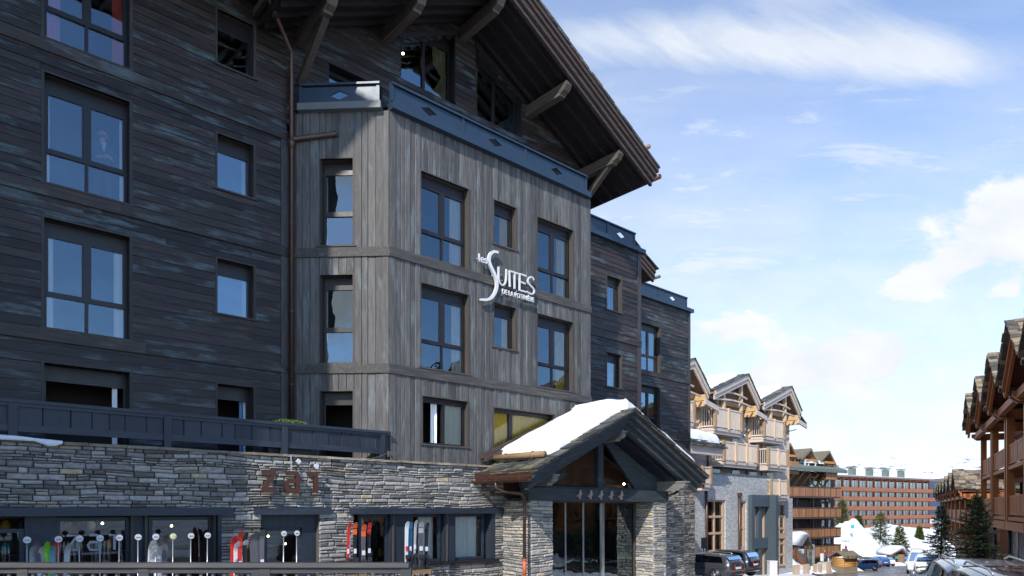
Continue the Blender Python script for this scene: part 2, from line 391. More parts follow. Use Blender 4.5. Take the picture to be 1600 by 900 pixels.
def curtain(mb, u0, u1, z0, z1, v, amp=.035, n=None, gather=None):
    n = n or max(10, int((u1-u0)/.025)); rows = 7
    ph = R.uniform(0,6); vs = []; fs = []
    for r in range(rows):
        t = r/(rows-1)
        for i in range(n+1):
            s = i/n; a = u0+(u1-u0)*s
            if gather: a = u0+(u1-u0)*(1-(1-s)*(1-.75*math.exp(-((t-gather)/.14)**2)))
            vs.append((a, v+amp*math.sin(ph+s*(u1-u0)*38+t*.6)+.01*math.sin(s*91), z0+(z1-z0)*t))
    for r in range(rows-1):
        for i in range(n): k = r*(n+1)+i; fs.append((k,k+1,k+n+2,k+n+1))
    o = mb.sm; mb.sm = True; mb.add(vs, fs); mb.sm = o
def diamond_panel(mb, u0, u1, z0, z1, y0, y1, du=.25, dz=.11, hole=True):
    if not hole: mb.box(u0,u1,y0,y1,z0,z1); return
    c = (u0+u1)/2; zc = (z0+z1)/2
    P = [(u0,z0),(u1,z0),(u1,z1),(u0,z1),(c,zc-dz),(c+du,zc),(c,zc+dz),(c-du,zc)]
    T = [(0,1,4),(1,5,4),(1,2,5),(2,6,5),(2,3,6),(3,7,6),(3,0,7),(0,4,7)]
    vs = [(a,y0,b) for a,b in P]+[(a,y1,b) for a,b in P]
    fs = [t for t in T]+[tuple(i+8 for i in t[::-1]) for t in T]+[(0,8,9,1),(1,9,10,2),(2,10,11,3),(3,11,8,0)]+[(4,5,13,12),(5,6,14,13),(6,7,15,14),(7,4,12,15)]
    mb.add(vs, fs)

def window(parent, u0, u1, z0, z1, v, kind='quad', cur=(), xf=None, dep=.20, lin='reveal', box=.26, label=None, gl='glass', fr='frame', room=True, name='window', lamp=False, casing=True):
    """lined opening > sash, pane, curtain, dim room behind"""
    L = MB(xf); t = .035; vb = v+dep+.1
    y0 = v-.022
    if casing:
        L.box(u0-.03,u0+t*.6,y0,vb,z0,z1).box(u1-t,u1+.03,y0,vb,z0,z1).box(u0-.03,u1+.03,y0,vb,z1,z1+.035).box(u0-.06,u1+.06,y0-.03,vb,z0-.04,z0)
    else: L.box(u0,u0+t,v,vb,z0,z1).box(u1-t,u1,v,vb,z0,z1).box(u0+t,u1-t,v,vb,z1-t,z1)
    w = L.build(name, M[lin], parent); tag(w, label)
    if room:
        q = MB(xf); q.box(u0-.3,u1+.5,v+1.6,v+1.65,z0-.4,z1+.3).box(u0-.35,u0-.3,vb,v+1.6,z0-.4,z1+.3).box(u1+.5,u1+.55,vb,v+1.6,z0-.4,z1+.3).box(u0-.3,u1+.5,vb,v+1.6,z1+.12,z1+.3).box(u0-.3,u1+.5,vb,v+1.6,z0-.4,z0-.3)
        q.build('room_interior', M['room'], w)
    f = MB(xf); a0, a1, b0, b1 = u0+t, u1-t, z0, z1
    ya, yb = v+dep, v+dep+.06
    f.box(a0,a1,ya+.02,yb+.04,b1-box,b1)                       # shutter box over the sash
    b1 -= box
    fw = .055
    f.box(a0,a0+fw,ya,yb,b0,b1).box(a1-fw,a1,ya,yb,b0,b1).box(a0+fw,a1-fw,ya,yb,b1-fw,b1).box(a0+fw,a1-fw,ya,yb,b0,b0+fw)
    cells = []; i0, i1, j0, j1 = a0+fw, a1-fw, b0+fw, b1-fw
    if kind == 'quad':
        zt = b0+(z1-z0)*.31; c = (a0+a1)/2
        f.box(i0,i1,ya-.012,yb,zt,zt+.10)
        f.box(c-.055,c+.055,ya-.012,yb-.005,zt+.10,j1); f.box(c-.03,c+.03,ya,yb,j0,zt)
        for s, e in ((i0,c-.055),(c+.055,i1)):
            f.box(s,s+.025,ya-.006,yb-.01,zt+.10,j1).box(e-.025,e,ya-.006,yb-.01,zt+.10,j1)
        cells = [(i0,c-.035,j0,zt),(c+.035,i1,j0,zt),(i0,c-.07,zt+.11,j1),(c+.07,i1,zt+.11,j1)]
    elif kind == 'tall':
        zt = b0+(z1-z0)*.37; f.box(i0,i1,ya-.012,yb,zt,zt+.12); cells = [(i0,i1,j0,zt),(i0,i1,zt+.12,j1)]
    elif kind in ('pair','ajar'):
        c = (a0+a1)/2; f.box(c-.05,c+.05,ya-.012,yb,j0,j1); cells = [(i0,c-.05,j0,j1),(c+.05,i1,j0,j1)]
    elif kind == 'third':
        c = a0+(a1-a0)*.3; f.box(c-.06,c+.06,ya-.012,yb,j0,j1); cells = [(i0,c-.06,j0,j1),(c+.06,i1,j0,j1)]
    else: cells = [(i0,i1,j0,j1)]
    f.build('sash', M[fr], w)
    p = MB(xf)
    if kind == 'open': cells = []
    if kind == 'ajar': cells = cells[1:]
    for a,b,c_,d in cells:
        k = R.uniform(-.004,.004); q = R.uniform(-.004,.004)
        p.add([(a,ya+.03+k,c_),(b,ya+.03-k,c_),(b,ya+.03-k+q,d),(a,ya+.03+k+q,d)], [(0,1,2,3)])
    if p.f: p.build('pane', M[gl], w, fix=False)
    for c in cur:                                          # (material, from, to, gather)
        m = MB(xf); s = a0+(a1-a0)*c[1]; e = a0+(a1-a0)*c[2]
        curtain(m, s, e, z0+.03, b1-.02, yb+.045, amp=.025, gather=c[3] if len(c) > 3 else None)
        m.build('curtain', M[c[0]], w, fix=False)
    if lamp:
        q = MB(xf); q.lathe([(.015,-.02),(.04,0),(.04,.03),(.015,.05)], ((u0+u1)/2+lamp, v+.9, z1-.1-.5), 8); q.build('room_lamp', M['lamp'], w)
    return w

# ================================================================== THE HOTEL
T2 = H+9.88; B1 = H+9.17; B2 = H+6.27; B3 = H+3.37
UA, UC = 7.26, 9.03            # bay corners
UCE = 16.47; UDE = 21.4
VA, VC, VE = 16.44, 14.67, 19.7
hotel = thing('chalet_hotel', 'large dark timber hotel with weathered bay, balcony rails and deep gabled roof', 'hotel', HOT, (9,16,0))
XB = Matrix.Translation((UA,VA,0)) @ Matrix(((.7071,.7071,0,0),(-.7071,.7071,0,0),(0,0,1,0),(0,0,0,1)))   # local s along B, d inward
WB = (VA-VC)*1.4142

# --- openings on A
def hA(x, v=VA): return HOT.u(x, v)
bigs = [(hA(67), hA(205))]; sm = [(hA(338), hA(398))]
rowz = [(H+9.45,H+11.65),(H+6.55,H+8.75),(H+3.64,H+5.84)]
openA = [(bigs[0][0],bigs[0][1],a,b) for a,b in rowz]+[(bigs[0][0],bigs[0][1],H+.75,H+2.93)]
openA += [(sm[0][0],sm[0][1],b-1.27,b) for a,b in rowz]+[(sm[0][0],sm[0][1],H+1.2,H+2.92)]
left = (-2.6,-1.0); openA += [(left[0],left[1],a,b) for a,b in rowz]
dD = (hA(947.5), hA(971)); openD = [(dD[0],dD[1],b-1.25,b) for b in (H+8.62,H+5.78,H+2.9)]
gW = [(8.27,9.9,H+10.0,H+11.65),(10.47,12.42,H+12.22,H+14.2),(13.18,15.12,H+12.18,H+14.17)]
soff = lambda u: H+14.75-.5*abs(u-12.67)
w = MB()
def fnA(z):
    out = [(-6,UA-.1)] if z < H+12.3 else []
    return out
hboards(w, -6, UA-.1, H-.2, H+12.3, VA, openA, fn=fnA)
def fnG(z):
    k = (H+14.85-z)/.5; a = max(UA-.1, 12.67-k); b = min(18.1, 12.67+k)
    ivs = [(a,b)] if b > a else []
    holes = []
    if gW[1][2] < z < gW[1][3]: holes.append((max(10.47, 12.42-(H+14.2-z)/.5), 12.42))
    if gW[2][2] < z < gW[2][3]: holes.append((13.18, min(15.12, 13.18+(H+14.17-z)/.44)))
    if gW[0][2] < z < gW[0][3]: holes.append(gW[0][:2])
    r = []
    for iv in ivs: r += minus(iv, holes)
    return r
hboards(w, UA, 18, H+9.6, H+14.9, VA, [], h=.17, fn=fnG)
hboards(w, UCE-.2, UDE, H-1, T2, VA, openD)
w.build('dark_board_wall', M['woodA'], hotel)
w = MB(); eW = (25.55, 27.15); openE = [(eW[0],eW[1],a,a+2.2) for a in (H+6.5,H+3.6,H+.7)]
uE = HOT.u(1078, VE)
hboards(w, UDE-.3, uE, H-.6, T2, VE, openE)
w.build('far_board_wall', M['woodA'], hotel)
# backing and returns
w = MB()
w.box(-6,UA,VA+.9+1.2,VA+2.4,-.2,H+12.3).box(UA,18.1,VA+2.2,VA+2.4,-.2,H+13)
w.box(18.0,18.1,VA+.05,30,H+9.6,H+12.2)
w.box(UCE-.1,UDE-.02,VA+.4,VA+.5,-1,T2) if False else None
w.box(UDE-.08,UDE-.02,VA+.06,VE+.3,-2,T2-.01)
w.box(uE-.06,uE-.005,VE+.06,31,-3,T2-.01)
w.box(UDE-.1,uE-.01,VE+2.2,VE+2.3,-3,T2-.02)
w.box(-6,uE-.02,30.5,31,-2.5,H+9.8)
w.build('rear_wall', M['woodA_post'], hotel)
# --- bay
bq = [(hA(656.5,VC), hA(733,VC)), (hA(838.5,VC), hA(896,VC))]; bs = (hA(770.5,VC), hA(807,VC)); bwide = (hA(770.5,VC), hA(866,VC))
openC = [(q[0],q[1],a,b) for q in bq for a,b in ((H+6.52,H+8.70),(H+3.66,H+5.82))]
openC += [(bs[0],bs[1],b-1.22,b) for b in (H+8.70,H+5.80)]
openC += [(bq[0][0]+.05,bq[0][1]-.03,H+1.68,H+2.91),(bwide[0],bwide[1],H+1.55,H+2.85)]
w = MB()
vboards(w, UC+.16, UCE-.16, H+1.1, T2, VC, openC)
w.build('bay_front_wall', M['woodC'], hotel)
Bw = (.74,1.62)
openB = [(Bw[0],Bw[1],H+6.57,H+8.73),(Bw[0],Bw[1],H+3.64,H+5.83),(Bw[0],Bw[1],H+.8,H+2.93)]
w = MB(XB)
vboards(w, .15, WB-.13, H+.9, T2, 0, openB, w=.17)
w.build('bay_side_wall', M['woodC'], hotel)
w = MB(); vboards(w, VC+.14, VA-.02, H+.9, T2, 0, [], w=.17); 
for i, p in enumerate(w.v): w.v[i] = Vector((UCE-.01-p.y, p.x, p.z))
w.build('bay_end_wall', M['woodC'], hotel)
# corner posts
for nm, (a,b,c,d,z0,z1,xf,mm) in enumerate([
    (UC-.005,UC+.165,VC-.03,VC+.12,H+.9,T2,None,'woodC'), (WB-.16,WB-.012,-.028,.1,H+.9,T2,XB,'woodC'), (.01,.16,-.03,.1,H+.9,T2,XB,'woodA_post'),
    (UCE-.18,UCE,VC-.03,VC+.15,H+.9,T2,None,'woodC'), (UA-.26,UA-.06,VA-.035,VA+.1,H+.9,H+9.4,None,'woodA_post'),
    (UDE-.22,UDE,VA-.035,VA+.2,-.6,T2,None,'woodA_post'), (uE-.18,uE,VE-.035,VE+.2,-3,T2,None,'woodA_post')]):
    m = MB(xf); m.box(a,b,c,d,z0,z1); m.build('corner_post', M[mm], hotel)
# storey beams
def belt(u0, u1, z, v, mat, xf=None, h=.25, p=.055):
    m = MB(xf); x = u0
    while x < u1-.02:
        n = min(u1, x+R.uniform(2.6,4.2))
        if u1-n < .9: n = u1
        k = p+R.uniform(0,.006); m.box(x,n-.003,v-k,v+.05,z,z+h-.02); m.add([(x,v-k,z+h-.02),(n-.003,v-k,z+h-.02),(n-.003,v+.03,z+h),(x,v+.03,z+h)],[(0,1,2,3)])
        x = n
    m.build('storey_beam', M[mat], hotel)
for z in (B1,B2,B3): belt(-6, UA-.05, z, VA, 'woodA')
for z in (B2,B3):
    belt(UC-.03, UCE+.03, z, VC, 'woodC_h'); belt(.02, WB+.02, z, 0, 'woodC_h', XB)
    belt(UCE+.05, UDE+.01, z, VA, 'woodA'); belt(UDE+.02, uE+.01, z, VE, 'woodA')
# --- rails round the flat roofs
def terrace_rail(u0, u1, v, posts, xf=None, zinc=False, holes=True, end=True):
    m = MB(xf); m.box(u0-.05,u1+.10,v-.16,v+.12,T2,T2+.17); m.add([(u0-.05,v-.16,T2+.17),(u1+.1,v-.16,T2+.17),(u1+.1,v-.02,T2+.23),(u0-.05,v-.02,T2+.23)],[(0,1,2,3)])
    m.build('cornice', M['bluetrim_lt' if zinc else 'bluetrim'], hotel)
    r = MB(xf); pm = [u0]+posts+[u1]
    for a, b in zip(pm, pm[1:]):
        diamond_panel(r, a+.04, b-.04, T2+.20, T2+.63, v-.01, v+.03, hole=holes)
        r.box(a-.04,a+.04,v-.035,v+.05,T2+.18,T2+.65)
    r.box(u1-.04,u1+.04,v-.03,v+.05,T2+.18,T2+.65)
    r.box(u0-.03,u1+.05,v-.07,v+.08,T2+.65,T2+.70)
    r.build('terrace_rail', M['bluetrim'] , hotel)
terrace_rail(UC+.04, UCE-.25, VC-.04, [hA(723,VC-.04), hA(820,VC-.04)])
terrace_rail(.28, WB-.28, -.02, [], XB, True)
terrace_rail(UCE+.4, HOT.u(990,VA), VA-.02, [HOT.u(948,VA)])
terrace_rail(UDE+.12, uE-.35, VE-.02, [HOT.u(1028,VE)])
m = MB(); m.box(UCE,UDE+.12,VA-.17,VA+.1,T2-.002,T2+.16); m.box(UDE-.4,uE+.12,VE-.17,VE+.1,T2-.002,T2+.168)
m.build('edge_flashing', M['bluetrim'], hotel)
m = MB(); m.add([(UA,VA,T2+.1),(UC,VC,T2+.1),(UCE,VC,T2+.1),(UCE,VA+.3,T2+.1),(UA,VA+.3,T2+.1)],[(0,1,2,3,4)]); m.box(UCE+.05,UDE,VA,VA+6,T2,T2+.1); m.box(UDE-.2,uE,VE,VE+6,T2-.02,T2+.1)
m.build('flat_roof', M['darkpaint'], hotel)

# --- windows
QC = [('cream',.80,.99)]
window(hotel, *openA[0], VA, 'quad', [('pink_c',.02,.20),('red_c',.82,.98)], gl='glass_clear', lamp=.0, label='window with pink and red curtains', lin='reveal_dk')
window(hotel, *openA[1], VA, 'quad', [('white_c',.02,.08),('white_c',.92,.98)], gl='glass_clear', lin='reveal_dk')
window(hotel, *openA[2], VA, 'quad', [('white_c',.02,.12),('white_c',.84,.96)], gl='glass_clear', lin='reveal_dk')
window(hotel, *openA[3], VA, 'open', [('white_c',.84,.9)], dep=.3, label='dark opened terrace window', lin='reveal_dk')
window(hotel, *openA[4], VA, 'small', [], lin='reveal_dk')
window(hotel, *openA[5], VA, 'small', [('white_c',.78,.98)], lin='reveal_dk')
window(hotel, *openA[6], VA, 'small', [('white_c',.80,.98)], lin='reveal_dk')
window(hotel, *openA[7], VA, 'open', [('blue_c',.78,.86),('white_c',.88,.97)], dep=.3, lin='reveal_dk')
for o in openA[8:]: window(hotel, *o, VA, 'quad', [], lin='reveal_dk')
for i, o in enumerate(openD): window(hotel, *o, VA, 'small', [('red_c',.3,.52),('white_c',.52,.6)], dep=.14)
for o in openE: window(hotel, *o, VE, 'quad', [('yellow',.66,.97)], dep=.14)
window(hotel, *openC[0], VC, 'quad', [('white_c',.70,.97)], gl='glass_clear', dep=.15)
window(hotel, *openC[1], VC, 'quad', [('cream',.74,.97)], gl='glass_clear', dep=.15)
window(hotel, *openC[2], VC, 'quad', [('yellow',.68,.84),('cream',.84,.95)], gl='glass_clear', dep=.15)
window(hotel, *openC[3], VC, 'quad', [('yellow',.64,.93)], gl='glass_clear', dep=.15)
window(hotel, *openC[4], VC, 'small', [('yellow',.52,.9)], gl='glass_clear', dep=.15)
window(hotel, *openC[5], VC, 'small', [('cream',.58,.70),('yellow',.70,.9)], gl='glass_clear', dep=.15)
window(hotel, *openC[6], VC, 'ajar', [('white_c',.27,.40),('cream',.52,.97)], box=.08, gl='glass_shop', dep=.12, label='ground window with drawn cream curtain')
window(hotel, *openC[7], VC, 'third', [('yellow',.02,.3),('yellow',.36,.97)], box=.06, gl='glass_shop', dep=.10, label='wide window with mustard curtains above porch')
window(hotel, *openB[0], 0, 'tall', gl='glass_bay', cur= [('white_c',.02,.10),('white_c',.93,.99)], xf=XB)
window(hotel, *openB[1], 0, 'tall', gl='glass_bay', cur= [('white_c',.02,.10),('white_c',.93,.99)], xf=XB)
window(hotel, *openB[2], 0, 'open', [], xf=XB)
window(hotel, gW[0][0],gW[0][1],gW[0][2],gW[0][3], VA, 'pair', [], dep=.25, box=.1, lin='frame', casing=False)
a = window(hotel, 10.47,12.42,H+12.22,H+14.16, VA, 'pair', [('tied',.72,.97,.45)], dep=.28, box=.25, lin='frame', casing=False, lamp=-.3, label='attic window with tied yellow curtain')
window(hotel, 13.18,15.12,H+12.18,H+14.1, VA, 'pair', [('tied',.02,.2,.45)], dep=.28, box=.1, lin='frame', casing=False)
m = MB()
m.prism([(10.40,H+13.22),(12.45,H+14.25),(12.45,H+14.4),(10.40,H+13.37)], VA-.05, VA+.3)
m.prism([(13.15,H+14.2),(15.2,H+13.28),(15.2,H+13.5),(13.15,H+14.42)], VA-.05, VA+.3)
m.prism([(10.47,H+13.24),(12.42,H+14.21),(10.47,H+14.21)], VA+.06, VA+.28)
m.prism([(13.18,H+14.17),(15.12,H+13.3),(15.12,H+14.17)], VA+.06, VA+.28)
m.build('raking_lintel', M['roofwood'], hotel)

# --- main roof
RU = 12.67; UR = 19.45; VF = 14.35
def zr(u, o=0): return H+14.75-.5*abs(u-RU)+o
m = MB()
for s in (1,-1):
    e = UR if s > 0 else 6.4
    m.prism([(RU,zr(RU)),(e,zr(e)),(e,zr(e)+.12),(RU,zr(RU)+.12)], VF+.06, 31)
m.prism([(-7,H+12.15),(7.4,H+12.15),(7.4,H+12.3),(-7,H+12.3)], VF, 18)
roof = m.build('gable_roof', M['roofwood'], hotel)
m = MB()                                       # rafters under the deck, running down the slope
v = VF+.42
while v < VA+8:
    for s in (1,-1):
        e = UR-.1 if s > 0 else 6.5
        m.prism([(RU,zr(RU,-.115)),(e,zr(e,-.115)),(e,zr(e,.0)),(RU,zr(RU,.0))], v, v+.085)
    v += .46
for k in range(36):
    uu = -6.8+k*.4
    if uu < 6.9: m.box(uu,uu+.09,VF+.05,VA,H+12.05,H+12.15)
m.build('rafters', M['roofwood'], roof)
for k,(o0,o1,vv) in enumerate([(-.13,.07,VF+.10),(.05,.24,VF+.03),(.22,.38,VF-.04),(.36,.47,VF-.10)]):
    m = MB()
    for s in (1,-1):
        e = UR+.04*k if s > 0 else 6.4
        m.prism([(RU,zr(RU,o0)),(e,zr(e,o0)),(e,zr(e,o1)),(RU,zr(RU,o1))], vv, vv+.11)
    m.build('verge_board', M['verge'], roof)
m = MB(); m.box(-7,6.5,VF-.05,VF,H+12.1,H+12.55); m.build('eaves_board', M['verge'], roof)
def slates(mb, u0, z0, u1, z1, va, vb, ex=.24, t=.022, w=(.18,.4), over=.05, lift=.0, ragged=.03):
    """courses of slate from the eaves (u0,z0) to the ridge (u1,z1), between va and vb"""
    L = math.hypot(u1-u0, z1-z0); d = ((u1-u0)/L, (z1-z0)/L); n = (-d[1]*(1 if u1>u0 else -1), abs(d[0])); k = 0; s = 0
    while s < L:
        v = va-R.uniform(0,ragged)
        while v < vb:
            q = min(v+R.uniform(*w), vb); j = R.uniform(-.02,.02); tt = t*R.uniform(.7,1.6)
            a0 = s+j-.03; a1 = min(s+ex*1.5, L+.05); r = R.uniform(0,.012)
            P = []
            for vv in (v+.004,q-.004):
                for aa, off in ((a0,lift+.018+r),(a1,lift+r),(a1,lift+r+tt),(a0,lift+.018+r+tt)):
                    P.append((u0+d[0]*aa+n[0]*off, vv, z0+d[1]*aa+n[1]*off))
            mb.add(P, [(0,1,2,3),(7,6,5,4),(0,4,5,1),(1,5,6,2),(2,6,7,3),(3,7,4,0)])
            v = q
        s += ex
m = MB()
e = UR+.1
slates(m, e, zr(e,.49), RU, zr(RU,.49), VF-.12, VF+1.6, ex=.22, t=.03)
slates(m, e, zr(e,.54), RU, zr(RU,.54), VF-.12, VF+.5, ex=.34, t=.035)
m.prism([(RU,zr(RU,.3)),(e-.2,zr(e-.2,.3)),(e-.2,zr(e-.2,.48)),(RU,zr(RU,.48))], VF+.05, 31)
m.prism([(RU,zr(RU,.3)),(6.3,zr(6.3,.3)),(6.3,zr(6.3,.48)),(RU,zr(RU,.48))], VF+.05, 31)
m.prism([(-7,H+12.5),(6.4,H+12.5),(6.4,H+12.56),(-7,H+12.56)], VF-.05, 17)
m.build('slate_covering', M['slate'], roof)
m = MB(); m.tube([(UR-.55,VF-.2,zr(UR-.55,.66)),(UR-.55,22,zr(UR-.55,.66))], .075, 10); m.build('snow_guard_log', M['log'], roof)
m = MB(); m.tube([(UR+.17,VF-.12,zr(UR,.18)),(UR+.17,30,zr(UR,.12))], .085, 10); m.build('roof_gutter', M['copper'], roof)
# second small gable further back, its tip showing over the terrace of the recessed wing
m = MB(); rz = lambda u: H+10.85-.5*abs(u-22.6)
for a_, b_ in ((22.6,24.35),(20.8,22.6)):
    m.prism([(a_,rz(a_)),(b_,rz(b_)),(b_,rz(b_)+.12),(a_,rz(a_)+.12)], 18.0, 27)
    for k in range(3): m.prism([(a_,rz(a_)-.12+k*.17),(b_,rz(b_)-.12+k*.17),(b_,rz(b_)+.03+k*.17),(a_,rz(a_)+.03+k*.17)], 17.98-.05*k, 18.1-.05*k)
m.box(21.2,23.6,18.9,26,H+9.5,H+10.2)
m.build('rear_gable', M['verge'], hotel)
m = MB(); slates(m, 24.4, rz(24.4)+.40, 22.6, rz(22.6)+.40, 17.8, 20, t=.03); m.tube([(24.45,17.75,rz(24.4)+.1),(24.45,24,rz(24.4)+.1)],.07,8); m.build('rear_gable_slate', M['slate'], hotel)
# purlins with moulded ends
def purlin(u, z, v0=VA+.05, v1=VF+.22, w=.24, h=.34, strut=None, mat='beamwood', par=None):
    m = MB(); r = h
    prof = [(v0,z-h/2),(v1+.30,z-h/2),(v1+.27,z-h/2+.05),(v1+.10,z-h/2+.10),(v1+.03,z-h/2+.20),(v1,z-h/2+.24),(v1,z+h/2),(v0,z+h/2)]
    m.prism_x(prof, u-w/2, u+w/2)
    p = m.build('purlin', M[mat], par or hotel)
    if strut:
        s = MB(); s.bar((u,strut[0],strut[1]),(u,strut[2],strut[3]), .16, .2, up=(0,1,0)); s.build('strut', M['strut' if mat!='darkpaint' else mat], p)
    return p
for u, z, st in ((7.48,zr(7.48,-.33),(VA-.08,H+10.72,15.0,zr(7.48,-.5))), (9.98,zr(9.98,-.33),None), (12.67,zr(12.67,-.38),None), (15.4,zr(15.4,-.33),None), (17.93,zr(17.93,-.33),(VA-.1,H+10.75,15.1,zr(17.93,-.45)))):
    purlin(u, z, strut=st)
# --- unseen wing added beyond the frame edge to cast shade on the dark facade
m = MB(); m.box(-15,-4.2,9.6,30,-.5,H+20); m.prism([(-15.8,H+20),(-3.4,H+20),(-9.6,H+24)], 8.6, 30); m.build('added_shade_wing', M['woodA_post'], hotel)
# --- downpipe in the corner
m = MB(); px, pv = HOT.u(455,VA-.14), VA-.16
m.tube([(HOT.u(385,14.9),14.9,H+12.3),(HOT.u(400,15.2),15.2,H+12.0+.1),(px-.04,pv-.05,HOT.z(452,88,VA)),(px,pv,HOT.z(454,96,VA)),(px,pv,H+1.0)], .052, 10)
for yy in (233,355,490,603): zz = HOT.z(455,yy,VA); m.lathe([(.066,-.02),(.07,0),(.066,.02)], (px,pv,zz), 10)
zc = HOT.z(455,225,VA); m.lathe([(.05,-.22),(.085,-.08),(.10,0),(.05,.02)], (px,pv,zc), 10)
q1 = XB @ Vector((.22,-.10,zc)); q2 = XB @ Vector((1.22,-.10,zc+.17))
m.tube([(px,pv,zc-.03),(px+.06,pv-.05,zc+.05),tuple(q1+Vector((0,0,.07))),tuple(q2)], .062, 10)
m.build('downpipe', M['pipe'], hotel)

# ================================================================== SHOP FRONT: stone ground floor under the terrace
VS = 14.45; ZC = H+1.17
shop = thing('stone_shop_front', 'grey schist ground floor wall with ski shop windows under the terrace', 'shop front', HOT, (5,14.45,0))
O1 = (-2.6, HOT.u(345,VS), -.5, H-.12); O2 = (HOT.u(408,VS), HOT.u(499,VS), -.5, H-.12); O3 = (HOT.u(553,VS), HOT.u(773,VS), H-1.39, H-.12); O4 = (13.45, 17.95, -.5, H+.7)
UW = 21.4
holes = [O1,O2,O3,O4]
m = MB(); stones(m, -4.5, UW, -.3, ZC-.02, VS, holes, h=.082, L=(.12,.40), prot=.04); m.build('stonework', M['stone'], shop, fix=False)
m = MB(); slab_with_holes(m, -4.5, UW, -.5, ZC-.03, VS+.05, VS+.4, holes); m.build('wall_core', M['mortar'], shop)
m = MB(); x = -4.5
while x < 13: n = x+R.uniform(.35,.9); m.hexa([(x,VS-.06-R.uniform(0,.03),ZC-.03),(n-.01,VS-.06-R.uniform(0,.03),ZC-.03),(n-.01,VS+.3,ZC-.02),(x,VS+.3,ZC-.02),(x,VS-.05,ZC+.02+R.uniform(0,.01)),(n-.01,VS-.05,ZC+.02+R.uniform(0,.012)),(n-.01,VS+.3,ZC+.02),(x,VS+.3,ZC+.02)]); x = n
m.build('coping', M['coping'], shop)
for a, b in ((-4.5,HOT.u(363,VS)),(HOT.u(396,VS),HOT.u(515,VS)),(HOT.u(545,VS),HOT.u(784,VS))):
    m = MB(); m.box(a,b,VS-.10,VS+.36,H-.13,H+.02); m.build('timber_lintel', M['darkpaint'], shop)
# shop windows
def shopwin(x0, x1, z0, z1, v, dep, bars, nm='shop_window', wid=.07, label=None):
    w = MB(); ub = [HOT.u(x,v) for x in bars]; a, b = HOT.u(x0,v), HOT.u(x1,v)
    w.box(a,b,v,v+.07,z1-wid,z1).box(a,b,v,v+.07,z0,z0+wid)
    for q in [a]+ub+[b-wid]: w.box(q,q+wid,v-.01,v+.075,z0+wid,z1-wid)
    o = w.build(nm, M['darkpaint'], shop); tag(o, label)
    g_ = MB(); g_.add([(a,v+.035,z0),(b,v+.035,z0),(b,v+.035,z1),(a,v+.035,z1)],[(0,1,2,3)]); g_.build('pane', M['glass_shop'], o, fix=False)
    return o
vg = VS+.22
for bb in [(HOT.u(x0,vg),HOT.u(x1,vg),vg-.05,vg+.3,0,H-.125) for x0,x1 in ((38,87),(205,228),(333,352))]+[(HOT.u(470,vg),O2[1],vg-.06,vg+.3,0,H-.125),(O2[0],O2[1]-.0,vg-.07,vg+.3,H-.42,H-.127)]+[(HOT.u(x0,vg),HOT.u(x1,vg),vg-.12,vg+.25,H-1.38,H-.125) for x0,x1 in ((606,641),(690,706))]+[(O3[1]-.12,O3[1],VS-.02,vg+.2,H-1.38,H-.125),(O1[1]-.06,O1[1],VS-.02,vg+.2,0,H-.125)]:
    m = MB(); m.box(*bb); m.build('dark_pillar_panel', M['darkpaint_z'], shop)
for x in (204,226,333,613,697): m = MB(); a = HOT.u(x,vg-.13); m.box(a,a+.05,vg-.15,vg,0 if x<400 else H-1.38,H-.125); m.build('mullion_edge', M['reveal'], shop)
m = MB(); m.box(O3[0]-.1,O3[1]+.1,VS-.09,VS+.3,H-1.46,H-1.385); m.build('window_sill', M['frame'], shop)
shopwin(-60,38,.0,H-.35,vg,0,[]); W2 = shopwin(87,203,.25,H-.16,vg,0,[]); shopwin(232,332,.25,H-.16,vg,0,[]); shopwin(412,470,.02,H-.42,vg,0,[],'shop_door')
shopwin(560,606,H-1.38,H-.14,vg,0,[]); shopwin(641,688,H-1.38,H-.14,vg,0,[]); shopwin(708,756,H-1.38,H-.14,vg,0,[],label='window with pale drawn curtain')
# drawn curtains in the two right windows
m = MB(); curtain(m, HOT.u(708,vg), HOT.u(752,vg), H-1.35, H-.16, vg+.25, amp=.03); curtain(m, HOT.u(664,vg), HOT.u(688,vg), H-1.35, H-.16, vg+.3, amp=.03); m.build('shop_curtain', M['white_c'], shop, fix=False)
# interior
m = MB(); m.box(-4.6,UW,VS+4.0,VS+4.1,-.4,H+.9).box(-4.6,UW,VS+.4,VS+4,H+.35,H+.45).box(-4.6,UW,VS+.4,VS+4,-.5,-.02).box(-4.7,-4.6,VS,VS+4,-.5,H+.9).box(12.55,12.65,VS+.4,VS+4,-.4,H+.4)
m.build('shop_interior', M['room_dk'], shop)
cols = {'a':simple('display_red',(.5,.04,.03),.6), 'b':simple('display_teal',(.05,.25,.28),.6), 'c':simple('display_ochre',(.45,.25,.05),.6), 'd':simple('display_white',(.6,.6,.62),.6), 'e':simple('display_navy',(.03,.05,.12),.6)}
sh = MB()
for u0, u1 in ((0.4,4.6),(5.8,7.3),(8.4,12.2)):
    for z in (.6,1.1,1.55,2.0): sh.box(u0,u1,VS+2.6,VS+3.0,z,z+.03)
sh.build('display_shelf', M['frame'], shop)
for key, mm in cols.items():
    for k in range(14):
        it = MB()
        u0 = R.choice([R.uniform(.5,4.3),R.uniform(5.9,7.1),R.uniform(8.5,12)]); z = R.choice((.63,1.13,1.58,2.03)); v = VS+R.uniform(2.55,2.75)
        it.lathe([(.05,0),(.09,.04),(.10,.14),(.06,.22),(.02,.25)], (u0,v,z), 7)
        it.build('display_goods', mm, shop)
m = MB()
for x, y, vv in ((430,826,16.2),(452,826,16.4),(419,838,16.0),(446,850,16.3),(268,822,16.5),(160,818,16.8)):
    m.lathe([(.01,-.02),(.03,0),(.01,.03)], (HOT.u(x,vv),vv,HOT.z(x,y,vv)), 6)
m.build('shop_spotlight', M['lamp'], shop)
